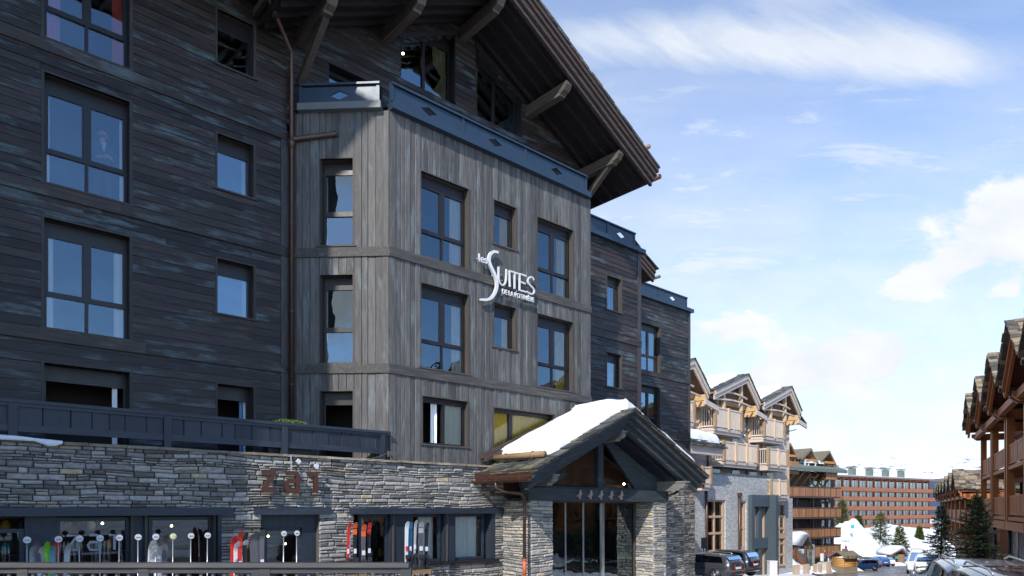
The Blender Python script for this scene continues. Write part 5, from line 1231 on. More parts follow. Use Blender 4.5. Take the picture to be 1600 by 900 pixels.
# entrance hut of the brown chalet with snowy roof
hb = thing('snowy_stair_porch', 'small timber stair porch with a thick snow cap before the brown chalet', 'porch', BRN, (bk(1250,VBr-5),VBr-5,-4.4))
v1_ = VBr-5; ua_, ub_ = bk(1234,v1_), bk(1271,v1_); zc2 = bz(1256,836,v1_); ur = bk(1262,v1_)
m = MB()
for s, e in ((-1,bk(1248,v1_)-.2),(1,ub_)): m.prism([(ur,zc2),(e,bz(1262,856,v1_)),(e,bz(1262,858,v1_)-.1),(ur,zc2-.28)], v1_, v1_+3.5)
m.build('roof_timber', bw, hb)
m = MB(); 
for u in (bk(1245,v1_),ur+.0,ub_-.3): m.box(u-.13,u+.13,v1_+.1,v1_+.36,-6,bz(1262,853,v1_))
m.build('post', bw, hb)
m = MB(); m.prism([(ua_,bz(1236,866,v1_)),(bk(1246,v1_),bz(1246,870,v1_)),(bk(1258,v1_),bz(1258,885,v1_)),(bk(1258,v1_),bz(1258,876,v1_)),(bk(1246,v1_),bz(1246,860,v1_)),(ua_,bz(1236,856,v1_))], v1_+.2, v1_+.3); m.build('stair_panel', borng_d, hb)
m = MB(); m.box(bk(1258,v1_+2),bk(1273,v1_+2),v1_+2,v1_+3,-6,bz(1262,854,v1_)); m.build('stone_side', pstone, hb)
o = thing('porch_snow', 'thick rounded snow cap on the small stair porch of the brown chalet', 'snow', BRN, (ur-1,v1_+1.5,zc2))
m = MB(); m.sm = True; A = [(bk(1232,v1_)-.1,bz(1232,850,v1_)),(bk(1240,v1_),bz(1240,834,v1_)),(bk(1250,v1_),bz(1250,830,v1_)),(bk(1258,v1_),bz(1258,831,v1_)),(ur+.1,zc2+.1),(bk(1268,v1_),bz(1268,848,v1_)),(ur+.05,zc2-.12),(bk(1253,v1_),bz(1253,853,v1_))]
m.prism(A, v1_-.05, v1_+3.4); m.build('snow_layer', M['snow'], o)

# ================================================================== FAR HOTEL
fh = thing('far_hotel', 'long six storey red brown hotel with balcony bands far down the street', 'hotel', FAR, (FAR.u(1400,1),0,-9)) if False else None
a_ = (1457-800)/F; VF_ = (FAR.c-a_*FAR.s)*225
def fk(x): return FAR.u(x, VF_)
def fz(x,y): return FAR.z(x,y,VF_)
fh = thing('far_hotel', 'long six storey red brown hotel with white windowed balcony bands far down the street', 'hotel', FAR, (fk(1400),VF_+2,-9))
rb = simple('red_brown_render', (.28,.075,.045), .8, var=.15, scale=1); ro = simple('orange_timber_fin', (.42,.13,.05), .7); brl = simple('brown_balcony_band', (.30,.105,.045), .75, var=.3, scale=2); whp = simple('cream_window_panel', (.80,.76,.68), .7, bmp=0)
fu0, fu1 = fk(1296), fk(1457); zb = [fz(1457,y) for y in (750,769.5,782.5,796,809,822.5,845)]
m = MB(); m.box(fu0,fu1,VF_+2,VF_+16,-10,zb[0]-.3); m.build('wall', rb, fh)
m = MB(); m.box(fu0-1,fu1+3,VF_-1.4,VF_+17,zb[0]-.3,zb[0]+.15); m.build('flat_roof', M['frame_soft'], fh); 
m = MB(); m.box(fu0,fu1+2,VF_+.5,VF_+16,zb[0]+.15,zb[0]+.45); tag(m.build('roof_snow', M['snow'], fh), None)
for k in range(1,6):
    m = MB(); m.box(fu0,fu1+2.5,VF_-.2,VF_+2,zb[k]-.35,zb[k]-.1); fl_ = m.build('balcony_floor', bw, fh); m = MB(); vboards(m, fu0, fu1+2.4, zb[k]-.1, zb[k]+.95, VF_-.2, w=.7, t=.1); m.build('balcony_band', brl, fl_)
nb = 14; dx = (fu1-fu0)/nb; s0 = None; w0 = None; f0 = None
for k in range(1,6):
    for j in range(nb):
        u = fu0+(j+.18)*dx; z0_ = zb[k]-.1; hh = (zb[k-1]-zb[k])-(.55 if k>1 else 1.0)
        if w0 is None:
            m = MB(); m.box(0,dx*.70,VF_+1.15,VF_+1.37,z0_,z0_+hh); w0 = m.build('window', whp, fh, base=(0,0,z0_)); bs_ = Vector((fh['bx'],fh['by'],fh['bz']))
            m = MB(); m.box(dx*.26,dx*.66,VF_+1.10,VF_+1.14,z0_+.3,z0_+hh-.15); p_ = m.build('pane', M['glass_far'], w0, base=(0,0,z0_)); 
            m = MB(); m.box(dx*.33,dx*.42,VF_+1.06,VF_+1.09,z0_+.3,z0_+hh-.15).box(dx*.52,dx*.6,VF_+1.06,VF_+1.09,z0_+.3,z0_+hh-.15); q_ = m.build('glazing_bar', whp, w0, base=(0,0,z0_)); w = w0
        else: w = copy_tree(w0, fh)
        w.location = (u-bs_.x, -bs_.y, z0_-bs_.z); w.scale = (R.uniform(.88,1.08),1,1)
for j in range(0,nb+1):
    m = MB(); u = fu0+j*dx; m.box(u-.22,u+.22,VF_+.9,VF_+2.0,zb[6],zb[0]-.3); m.build('timber_fin', ro, fh)
for j in range(nb):
    m = MB(); u = fu0+(j+.5)*dx; pts = [(u+dx*.42*math.cos(t), zb[0]-1.1+.7*math.sin(t)) for t in [math.pi*q/8 for q in range(9)]]; m.ribbon(pts, .3, VF_+1.2, VF_+1.6); m.build('eaves_arch', ro, fh)
for x in (1326,1355,1382,1407,1431):
    u = fk(x); m = MB(); m.box(u-1.0,u+1.0,VF_+4,VF_+5.4,zb[0]+.1,zb[0]+2.9).box(u-1.5,u+1.5,VF_+3.8,VF_+5.6,zb[0]+3.1,zb[0]+3.4); m.build('chimney', M['slate_green'], fh)

# ================================================================== RED-BROWN CHALETS along the right
rw = wood('red_brown_cladding', [(.11,.032,.012),(.21,.066,.022),(.31,.11,.036)], 'x', rough=.55, isl=.5); rwz = wood('red_brown_post', [(.17,.05,.012),(.34,.115,.028),(.48,.18,.05)], 'z', rough=.5, isl=.4); rdark = simple('dark_red_soffit', (.13,.042,.018), .6)
gstone = masonry('grey_arcade_stone', (.22,.22,.215), (.33,.325,.31), (.12,.12,.12), 2.0, 4.0)
def chalet_row(name, label, us_, zp, floors, zbase_f, v0=3.85, hw=3.0, drop=2.0, depth=9, arcade=True, snow_label=None):
    us_ = sorted(us_); t = thing(name, label, 'chalet', RGT, (us_[0],v0+2,zbase_f(us_[0])))
    ulo, uhi = us_[0]-hw-.2, us_[-1]+hw+.2; sp = (us_[1]-us_[0])
    zlow = min(zbase_f(u) for u in us_)-1
    vw = v0+2.9
    m = MB(); hboards(m, ulo, uhi, floors[-1]-.1, zp-drop-.3, vw, h=.28); m.box(ulo,ulo+.08,vw+.06,vw+depth,zlow,zp-drop-.3).box(uhi-.08,uhi,vw+.06,vw+depth,zlow,zp-drop-.3).box(ulo,uhi,vw+depth,vw+depth+.1,zlow,zp-drop); m.build('cladding', rw, t)
    m = MB(); m.box(ulo,uhi,vw-.3,vw+.05,zlow,floors[-1]-.5); base_ = m.build('arcade_wall', gstone, t)
    for u in us_:
        m = MB()
        for s in (-1,1): e = u+s*hw; m.prism([(u,zp-.25),(e,zp-drop-.25),(e,zp-drop-.12),(u,zp-.12)], v0+.15, vw+depth)
        rf = m.build('gable_roof', rdark, t)
        for k,(o0,o1,vv) in enumerate([(-.62,-.34,v0+.22),(-.36,-.08,v0+.10)]):
            m = MB()
            for s in (-1,1): e = u+s*hw; m.prism([(u,zp+o0),(e,zp-drop+o0),(e,zp-drop+o1),(u,zp+o1)], vv, vv+.13)
            m.build('verge_board', rwz, rf)
        m = MB()
        for s in (-1,1): slates(m, u+s*(hw+.1), zp-drop-.07, u, zp, v0-.05, v0+3.2, ex=.27, t=.045, w=(.25,.6), ragged=.08)
        for s in (-1,1): slates(m, u+s*(hw+.05), zp-drop+.03, u, zp+.1, v0-.1, v0+.7, ex=.31, t=.05, w=(.25,.5), ragged=.06)
        m.build('slate_covering', M['slate_warm'], rf)
        m = MB(); m.prism([(u-hw+.2,zp-drop-.3),(u,zp-.3),(u+hw-.2,zp-drop-.3),(u+hw-.2,zp-drop-.9),(u-hw+.2,zp-drop-.9)], vw-.1, vw-.02); m.build('gable_wall', rw, t)
        m = MB(); m.box(u-hw+.1,u+hw-.1,v0+.6,v0+.9,zp-drop-.75,zp-drop-.4); m.prism_x([(v0+.45,zp-drop-.4),(vw,zp-drop-.4),(vw,zp-drop-.85),(v0+.75,zp-drop-.85),(v0+.45,zp-drop-.6)], u-hw+.1, u-hw+.45); m.prism_x([(v0+.45,zp-drop-.4),(vw,zp-drop-.4),(vw,zp-drop-.85),(v0+.75,zp-drop-.85),(v0+.45,zp-drop-.6)], u+hw-.45, u+hw-.1); m.build('gable_beam', rwz, t)
        for s in (-1,1): m = MB(); m.box(u+s*(hw-.28)-.17,u+s*(hw-.28)+.17,v0+1.0,v0+1.34,floors[-1]-.3,zp-drop-.7); m.build('gallery_post', rwz, t)
        for fi, zf in enumerate(floors):
            m = MB(); m.box(u-hw+.05,u+hw-.05,v0+1.05,vw,zf-.22,zf-.02); fl_ = m.build('gallery_floor', rwz, t)
            m = MB(); a, b = u-hw+.5, u+hw-.5; m.box(a,b,v0+1.08,v0+1.18,zf+1.0,zf+1.1).box(a,b,v0+1.1,v0+1.16,zf+.08,zf+.18)
            vboards(m, a, b, zf+.14, zf+1.0, v0+1.12, w=.22, t=.03); m.build('gallery_rail', rwz, fl_)
            m = MB(); m.box(u-1.0,u+1.0,vw-.12,vw-.03,zf+.05,zf+2.15); w_ = m.build('window', M['frame'], t); m = MB(); m.add([(u-.9,vw-.13,zf+.15),(u+.9,vw-.13,zf+.15),(u+.9,vw-.13,zf+2.05),(u-.9,vw-.13,zf+2.05)],[(0,1,2,3)]); m.build('pane', M['glass_far'], w_, fix=False)
        if arcade:
            m = MB(); m.box(u-hw,u+hw,v0+.95,v0+1.4,floors[-1]-.72,floors[-1]-.28); m.build('arcade_beam', rwz, t)
            for du in (-1.5,1.5):
                zt_ = floors[-1]-1.0; zz = zbase_f(u); A = [(u+du-.6,zz),(u+du+.6,zz)]+[(u+du+.6*math.cos(k*math.pi/8), zt_-.6+.6*math.sin(k*math.pi/8)) for k in range(9)]
                m = MB(); m.prism(A, vw-.34, vw-.31); m.build('arched_window', M['frame'], base_)
            m = MB(); m.tube([(u-hw+.1,v0+1.15,zbase_f(u)-.5),(u-hw+.1,v0+1.15,floors[-1]-.7)], .10, 10); m.build('iron_column', M['black'], t)
    for i in range(len(us_)-1):
        g0, g1 = us_[i]+hw, us_[i+1]-hw
        if True: m = MB(); m.box(us_[i]+hw-.3,us_[i+1]-hw+.3,v0+.3,v0+4,zp-drop-.5,zp-drop-.2); m.tube([((g0+g1)/2,v0+.0,zp-drop-.25),((g0+g1)/2,v0+4,zp-drop-.2)],.11,8); m.build('valley_gutter', M['black'], t)
    for i, u in enumerate(us_):
        if snow_label: snow_sheet('roof_snow', u-hw+.5, u-.25, v0+1.1, vw+3, lambda q, uu=u: zp-drop+(drop/hw)*(q-uu+hw)+.05, .32, snow_label % ORD[i], 6.0+i, n=16, mth_=14, edge=.3, frame=RGT)
    return t
ORD = ['near end','first from the near end','second from the near end','third from the near end','fourth from the near end','fifth','sixth','seventh']
def zb_row(u): p = RGT.w(u, 6, 0); return gz(p.y)-.05
ru = [RGT.u(x,3.85) for x in (1576,1548,1525,1512)]; sp_ = (ru[-1]-ru[0])/3
R1 = [ru[0]+sp_*k for k in range(-2,4)]       # two further units carry the terrace on past the frame edge
ORD1 = ['farthest','second farthest','third farthest','nearest visible','next beyond the frame','last']
ORD = ORD1
near = chalet_row('timber_chalet', 'near red brown timber chalet block with four gables, tall posts and galleries on the right', R1, H+7.75, (H+2.3,H-.40), zb_row, hw=abs(sp_)/2-.12, snow_label='snow patch on the %s gable of the near red brown chalets')
Y2 = [59+5.9*k for k in range(7)]
def u_at(Y, v=3.85): return -(Y-v*RGT.c)/(-RGT.s) if False else (Y-v*RGT.c)/RGT.s
R2 = [u_at(y) for y in Y2]
far_row = chalet_row('timber_chalet', 'farther row of low red brown timber chalets with seven small gables', R2, H+3.25, (H-1.2,H-3.9), lambda u: gz(RGT.w(u,6,0).y)-.3, hw=abs(R2[1]-R2[0])/2-.12, drop=1.6, depth=8, arcade=False)

# ================================================================== CARS
def car(name, label, loc, rz, kind='estate', paint=None, scale=1.0, plate=None):
    """lofted body: heading is local +x, driver's left is +y"""
    t = bpy.data.objects.new(name, None); col.objects.link(t); t.location = loc; t.rotation_euler = (0,0,rz); t.scale = (scale,)*3
    pitch = 0
    tag(t, label, 'car' if kind != 'van' else 'van')
    S = {'estate': [(-2.36,.50,.62,.86,.86),(-2.33,.36,.70,.96,.97),(-2.22,.30,.80,1.00,1.12),(-1.95,.26,.88,.98,1.38),(-1.5,.25,.91,.97,1.43),(-.5,.24,.92,.96,1.46),(.2,.24,.92,.95,1.44),(.55,.24,.92,.94,1.34),(1.05,.25,.91,.93,1.02),(1.25,.26,.90,.91,.94),(1.9,.28,.86,.82,.85),(2.2,.34,.74,.70,.72),(2.33,.42,.58,.58,.59)],
         'suv': [(-2.2,.55,.66,.95,.95),(-2.17,.42,.76,1.05,1.06),(-2.08,.36,.85,1.10,1.22),(-1.85,.32,.91,1.10,1.56),(-1.4,.31,.94,1.07,1.66),(-.5,.30,.94,1.04,1.69),(.2,.30,.94,1.03,1.66),(.6,.30,.94,1.02,1.50),(1.05,.31,.93,1.02,1.14),(1.3,.32,.91,1.00,1.04),(1.9,.34,.86,.93,.95),(2.15,.4,.75,.78,.8),(2.25,.48,.6,.62,.63)],
         'van': [(-2.7,.5,.85,1.1,2.15),(-2.65,.42,.93,1.1,2.25),(-2.3,.38,.97,1.1,2.3),(-1,.36,.97,1.1,2.32),(.4,.36,.97,1.1,2.30),(1.1,.36,.97,1.1,2.16),(1.5,.36,.96,1.1,1.7),(1.95,.36,.95,1.06,1.22),(2.2,.38,.92,1.0,1.05),(2.6,.44,.84,.82,.85),(2.72,.52,.7,.66,.67)]}[kind]
    m = MB(); m.sm = True; cs = []
    for x, zs_, hw, zb_, zr_ in S:
        gh = max(0, zr_-zb_); tw = hw-.07-gh*.30 if gh > .05 else hw-.1
        half = [(hw-.10,zs_),(hw-.01,zs_+.10),(hw+.015,(zs_+zb_)/2),(hw-.01,zb_-.05),(hw-.05,zb_),(tw+.03,zr_-.06 if gh>.1 else zr_-.005),(tw-.06,zr_-.005),(tw*.5,zr_+.015),(0,zr_+.02)]
        cs.append([(x,y,z) for y,z in half]+[(x,-y,z) for y,z in half[-2::-1]])
    n = len(cs[0]); vs = [p for c in cs for p in c]; fs = []
    for i in range(len(cs)-1):
        for k in range(n-1): fs.append((i*n+k,i*n+k+1,(i+1)*n+k+1,(i+1)*n+k))
        fs.append((i*n+n-1,i*n,(i+1)*n,(i+1)*n+n-1))
    fs.append(list(range(n))); fs.append([(len(cs)-1)*n+k for k in range(n-1,-1,-1)]); m.add(vs, fs)
    def part(nm, q, mat, par=None, fix=True):
        o = q.build(nm, mat, None, base=(0,0,0), fix=fix); o.parent = par or t; return o
    body = part('body', m, paint)
    if not LOWCAR.get(label):
        es = body.modifiers.new('b','BEVEL'); es.width = .02; es.segments = 2; es.limit_method = 'ANGLE'; es.angle_limit = math.radians(40)
    def P(i, y, z): return (S[i][0], y, z)
    # glazing: offset patches of the loft
    def lat(s, k): a = cs[s][k]; return Vector(a)
    ri = range(3,8) if kind!='van' else range(2,7)
    i0, i1 = ri[0], ri[-1]+(1 if kind != 'van' else 0)
    glassrows = []
    for side in (1,-1):
        q = MB()
        for i in range(i0, i1):
            A, B = Vector(cs[i][4]), Vector(cs[i][5]); C, D_ = Vector(cs[i+1][4]), Vector(cs[i+1][5])
            if kind == 'van' and i < 4: continue
            lo_, hi = .10, .94; a = A.lerp(B,lo_); b = A.lerp(B,hi); c = C.lerp(D_,hi); d = C.lerp(D_,lo_)
            if i == i0: a = a.lerp(d,.15); b = b.lerp(c,.45)
            if i in (i0+1,i0+2): d = d.lerp(a,.06); c = c.lerp(b,.06)
            off = Vector((0,.014,.004)); pts = [p+off for p in (a,b,c,d)]
            if side < 0: pts = [Vector((p.x,-p.y,p.z)) for p in pts]
            q.add(pts, [(0,1,2,3)])
        part('side_glass', q, CARGLASS, fix=False)
    def cross(iA, iB, la, lb, inset=.09, off=Vector((0,0,0))):
        a, b = Vector(cs[iA][5]), Vector(cs[iB][5]); a4, b4 = Vector(cs[iA][4]), Vector(cs[iB][4])
        zA, zB = S[iA], S[iB]
        p = Vector((zA[0],0,zA[4])).lerp(Vector((zB[0],0,zB[4])),la); r = Vector((zA[0],0,zA[4])).lerp(Vector((zB[0],0,zB[4])),lb)
        w1 = (abs(a.y)*(1-la)+abs(b.y)*la)-inset; w2 = (abs(a.y)*(1-lb)+abs(b.y)*lb)-inset
        return [Vector((p.x,-w1,p.z))+off, Vector((p.x,w1,p.z))+off, Vector((r.x,w2,r.z))+off, Vector((r.x,-w2,r.z))+off]
    q = MB()
    if kind == 'van':
        q.add(cross(5,7,.1,.95,off=Vector((.03,0,.045))), [(0,1,2,3)]); part('windscreen', q, CARGLASS, fix=False); q = MB(); q.add([(-2.73,-.75,1.3),(-2.73,.75,1.3),(-2.70,.7,1.95),(-2.70,-.7,1.95)], [(0,1,2,3)])
    else:
        q.add(cross(7,8,.12,1.0,off=Vector((.03,0,.04))), [(0,1,2,3)]); part('windscreen', q, CARGLASS, fix=False); q = MB(); q.add(cross(2,3,.15,.88,inset=.04,off=Vector((-.035,0,.035))), [(0,1,2,3)])
    part('rear_window', q, CARGLASS, fix=False)
    R_ = .33 if kind == 'estate' else .37; ax = (-1.42,1.42) if kind != 'van' else (-1.6,1.75); hw0 = .92
    for x in ax:
        for s in (1,-1):
            q = MB(); q.lathe([(R_*.98,-.10),(R_,-.05),(R_,.05),(R_*.98,.10)], (0,0,0), 20)
            w = part('wheel', q, TYRE); w.rotation_euler = (math.pi/2,0,0); w.location = (x, s*(hw0-.10), R_)
            q = MB(); q.lathe([(R_*.70,-.01),(R_*.70,.0)], (0,0,.101), 20)
            for k in range(5): a = k*2*math.pi/5; q.bar((0,0,.112),(R_*.62*math.cos(a),R_*.62*math.sin(a),.108),.06,.02,(0,0,1))
            q.lathe([(.06,0),(.05,.03)], (0,0,.10), 10)
            r = part('rim', q, M['steel'], w)
            if s > 0: r.rotation_euler = (math.pi,0,0)
            q = MB(); q.lathe([(R_+.05,-.02),(R_+.05,.02)], (0,0,0), 20); wa = part('wheel_arch', q, M['black']); wa.rotation_euler = (math.pi/2,0,0); wa.location = (x,s*(hw0-.012),R_)
    rx = S[0][0]; zb_ = S[1][3]; hw = S[1][2]
    for s in (1,-1):
        q = MB(); y0, y1 = s*(hw-.38), s*(hw+.10); za, zc_ = (zb_-.20,zb_-.04) if kind!='van' else (.9,1.35)
        if kind == 'van': y0, y1 = s*.80, s*.90
        q.hexa([(rx-.02,y0,za),(rx+.20,y1,za),(rx+.34,y1,za+.02),(rx+.1,y0,za),(rx-.01,y0,zc_),(rx+.18,y1,zc_+.01),(rx+.32,y1,zc_),(rx+.1,y0,zc_)]); part('tail_light', q, TAIL)
        q = MB(); fx = S[-1][0]; fz_ = S[-2][3]; q.hexa([(fx-.08,s*.42,fz_-.16),(fx-.38,s*.80,fz_-.16),(fx-.5,s*.80,fz_-.16),(fx-.2,s*.42,fz_-.16),(fx-.12,s*.42,fz_-.04),(fx-.42,s*.80,fz_-.0),(fx-.5,s*.80,fz_),(fx-.2,s*.42,fz_-.04)]); part('headlight', q, M['steel'])
        q = MB(); mx = .95 if kind != 'van' else 1.75; mz = S[8 if kind!='van' else 7][3]+.02; q.lathe([(.03,-.07),(.07,-.03),(.07,.05),(.03,.09)], (mx,s*(1.03),mz+.06), 8); q.bar((mx,s*.90,mz),(mx,s*1.02,mz+.03),.05,.04); part('door_mirror', q, paint)
    q = MB(); zm = zb_-.22 if kind!='van' else .95; q.box(rx-.03,rx+.02,-.26,.26,zm-.07,zm+.05); part('number_plate', q, plate or M['disc'])
    q = MB(); q.box(rx-.04,rx+.12,-hw+.05,hw-.05,S[0][1]-.12,S[0][1]+.02); part('bumper', q, M['black'])
    q = MB(); q.box(rx-.02,rx+.04,-hw+.08,-hw+.3,S[0][1]+.02,S[0][1]+.07).box(rx-.02,rx+.04,hw-.3,hw-.08,S[0][1]+.02,S[0][1]+.07); part('rear_reflector', q, TAIL)
    if kind == 'estate':
        q = MB()
        for s in (1,-1): q.tube([(-1.7,s*.56,1.46),(-1.5,s*.58,1.52),(0,s*.58,1.53),(.3,s*.56,1.46)], .018, 6)
        part('roof_rail', q, M['steel'])
        q = MB(); q.box(-2.04,-1.90,-.5,.5,1.395,1.42); part('spoiler', q, paint)
    return t
LOWCAR = {}
CARGLASS = glass('car_glass', 1.9, (.10,.12,.12)); TYRE = simple('tyre', (.02,.02,.02), .8); TAIL = simple('red_lens', (.7,.02,.015), .2, bmp=0, coat=1)
def pnt(n, c, met=.4): return simple(n, c, .26, metal=met, var=.03, bmp=0, coat=.9)
GREY = pnt('graphite_paint', (.055,.06,.07)); DARK = pnt('dark_navy_paint', (.018,.022,.032)); SILV = pnt('silver_paint', (.22,.24,.28)); BLU = pnt('blue_paint', (.02,.06,.18)); WHI = pnt('white_paint', (.75,.77,.8), 0); GRNP = pnt('green_paint', (.02,.11,.08)); TAUP = pnt('taupe_paint', (.20,.20,.19))
def at(x, Y): return ((x-800)/F*Y, Y, gz(Y))
ang = math.degrees(math.atan2(.745,-.67))
def nose_in(x, Y, L=2.35, rz=None):
    r = math.radians(rz if rz is not None else ang); rc = Vector(at(x,Y)); hd = Vector((math.cos(r),math.sin(r),0)); rt = Vector((hd.y,-hd.x,0))
    c = rc+hd*L+rt*.9; c.z = gz(c.y)+.0; return tuple(c), r
c, r = nose_in(1140,37.5); c = (c[0],c[1],gz(37.5)-.05); car('parked_car', 'dark grey estate car parked nose in beside the dark stone corner', c, r, 'estate', GREY)
c, r = nose_in(1171,43,2.2,ang+4); c = (c[0],c[1],gz(43)+.05); car('parked_car', 'black sport utility car parked beyond the grey estate car', c, r, 'suv', DARK, plate=WHI)
road_a = math.atan2(.87,.4965)
car('parked_car', 'silver car parked under the spruces at the right edge', (9.35*1.03,14.2,0), road_a+math.radians(4), 'estate', SILV)
dk = car('parked_car', 'dark car with a red roof brake light, lowest at the right edge', (8.3,11.4,.03), road_a+math.radians(6), 'estate', DARK, 1.03)
q = MB(); q.box(-2.03,-1.98,-.2,.2,1.375,1.40); o = q.build('brake_light', TAIL, None, base=(0,0,0)); o.parent = dk
c = at(1345,87); car('parked_car', 'dark blue hatchback parked beside the log kiosk', c, math.radians(200), 'estate', BLU, plate=GRNP)
c = at(1355,106); car('parked_car', 'taupe sport utility car behind the dark blue hatchback', c, math.radians(100), 'suv', TAUP)
c = at(1371,112); car('parked_car', 'mid blue car in the row before the snow bank', c, math.radians(95), 'suv', pnt('mid_blue_paint',(.04,.10,.30)))
c = at(1380,117); car('parked_car', 'white car at the far end of the parked row', c, math.radians(92), 'estate', WHI)
c = at(1412,124); car('parked_car', 'green estate car with yellow plate beside the snowy shelter', c, math.radians(20), 'estate', GRNP, plate=simple('yellow_plate',(.8,.6,.03),.5,bmp=0))
c = at(1300,80); car('parked_car', 'pale teal car half hidden behind the log kiosk', c, math.radians(185), 'estate', pnt('teal_paint',(.15,.32,.36)))
c = at(1434,66); car('white_van', 'white van with dark roof edge facing up the street', c, math.radians(240), 'van', WHI)
c = at(1449,54); car('parked_car', 'white car parked in front of the white van', (c[0],c[1],c[2]), math.radians(240), 'suv', WHI)
# ================================================================== ground
def ribbon_ground(name, Xl, Xr, mat, Y0, Y1, lift, nx=1):
    ys = sorted(set([Y0,Y1]+[y for y,_ in GP if Y0<y<Y1]+[y for y in range(int(Y0)+1,int(min(Y1,240)),4)]))
    m = MB(); 
    for i, y in enumerate(ys):
        for k in range(nx+1):
            t = k/nx; m.v.append(Vector((Xl(y)+(Xr(y)-Xl(y))*t, y, gz(y)+lift)))
    for i in range(len(ys)-1):
        for k in range(nx): a = i*(nx+1)+k; m.f.append([a,a+1,a+nx+2,a+nx+1]); m.m.append(0); m.smf.append(False)
    return m.build(name, mat, fix=False)
def lerp_tab(tab):
    def f(y):
        if y <= tab[0][0]: return tab[0][1]
        for (a, p), (b, q) in zip(tab, tab[1:]):
            if y <= b: return p+(q-p)*(y-a)/(b-a)
        return tab[-1][1]
    return f
def ground_mat():
    m, nt, out = newmat('snowy_ground'); tc = nd(nt,'TexCoord').outputs['Object']
    n = nd(nt,'TexNoise',{'Vector':tc,'Scale':.35,'Detail':9,'Roughness':.65}).outputs[0]
    c = ramp(nt, n, [(.38,(.30,.28,.25)),(.5,(.68,.69,.72)),(.6,(.82,.85,.9))])
    b = nd(nt,'BsdfPrincipled',{'Base Color':c,'Roughness':.8,'Normal':bump(nt,n,.5,.1)}); nt.links.new(b.outputs[0],out.inputs[0]); return m
def asphalt():
    m, nt, out = newmat('wet_asphalt'); tc = nd(nt,'TexCoord').outputs['Object']
    n = nd(nt,'TexNoise',{'Vector':nd(nt,'Mapping',{'Vector':tc,'Scale':(1,.35,1)}).outputs[0],'Scale':.5,'Detail':8,'Roughness':.6}).outputs[0]
    f = nd(nt,'TexNoise',{'Vector':tc,'Scale':60,'Detail':3}).outputs[0]
    c = mix(nt, 1.0, ramp(nt, n, [(.35,(.05,.053,.06)),(.65,(.115,.12,.13))]), ramp(nt, f, [(.3,g(.7)),(.7,g(1.3))]), 'MULTIPLY')
    b = nd(nt,'BsdfPrincipled',{'Base Color':c,'Roughness':ramp(nt,n,[(.42,g(.16)),(.6,g(.6))]),'Normal':bump(nt,f,.25,.01)}); nt.links.new(b.outputs[0],out.inputs[0]); return m
M['ground'] = ground_mat(); M['asphalt'] = asphalt(); M['paving'] = masonry('stone_paving', (.22,.21,.20), (.30,.29,.27), (.1,.1,.1), 2, 4)
tag(ribbon_ground('ground', lambda y: -1500, lambda y: 2500, M['ground'], -400, 3500, 0, 6), kind='structure')
XL = lerp_tab([(-40,3.2),(10,3.4),(20,10),(34,15),(44,20.5),(60,26.5),(76,34),(91,43),(120,62),(150,80)])
XR = lambda y: .572*y+3.6 if y < 92 else .572*92+3.6+(y-92)*.8
tag(ribbon_ground('road', XL, XR, M['asphalt'], -40, 150, .012, 4), kind='structure')
m = MB(); ys = [-40]+[y for y in range(-8,120,4)]
for a, b in zip(ys, ys[1:]):
    m.hexa([(XL(a)-.15,a,gz(a)-.1),(XL(a),a,gz(a)-.1),(XL(b),b,gz(b)-.1),(XL(b)-.15,b,gz(b)-.1),(XL(a)-.15,a,gz(a)+.12),(XL(a),a,gz(a)+.12),(XL(b),b,gz(b)+.12),(XL(b)-.15,b,gz(b)+.12)])
tag(m.build('kerb', M['coping']), kind='structure')
m = MB(); m.v = []; m.box(-30,3.0,-30,9.4,-.1,.80); tag(m.build('raised_walkway', M['paving']), kind='structure')
m = MB(); m.add([(-14,9.4,.008),(3.2,9.4,.008),(9.6,19,.008),(6.5,19,.008),(-14,19,.008)],[(0,1,2,3,4)]); tag(m.build('shop_forecourt', M['paving'], fix=False), kind='structure')

# ================================================================== sun, sky, camera
SUN_H = Vector((-.368,-.929,0)).normalized(); EL = math.radians(36)
sd = Vector((SUN_H.x*math.cos(EL), SUN_H.y*math.cos(EL), math.sin(EL)))
L = bpy.data.lights.new('sun', 'SUN'); L.energy = 2.9; L.angle = math.radians(.6); L.color = (1,.94,.86)
lo = bpy.data.objects.new('sun', L); col.objects.link(lo); lo.rotation_euler = sd.to_track_quat('Z','Y').to_euler()
wd = bpy.data.worlds.new('World'); sc.world = wd; wd.use_nodes = True; nt = wd.node_tree; nt.nodes.clear()
out = nt.nodes.new('ShaderNodeOutputWorld'); bg = nt.nodes.new('ShaderNodeBackground'); nt.links.new(bg.outputs[0], out.inputs[0])
sky = nt.nodes.new('ShaderNodeTexSky'); sky.sky_type = 'NISHITA'; sky.sun_disc = False; sky.sun_elevation = EL
sky.sun_rotation = math.atan2(SUN_H.x, SUN_H.y) % (2*math.pi); sky.altitude = 1800; sky.air_density = 1.0; sky.dust_density = .6; sky.ozone_density = 1.6
bg.inputs[1].default_value = .15
d = nd(nt, 'TexCoord').outputs['Generated']
s = nd(nt, 'SeparateXYZ', {0: d}); X, Y, Z = s.outputs
yc = mth(nt,'MAXIMUM',Y,.12); px_ = mth(nt,'DIVIDE',X,yc); pz_ = mth(nt,'DIVIDE',Z,yc)
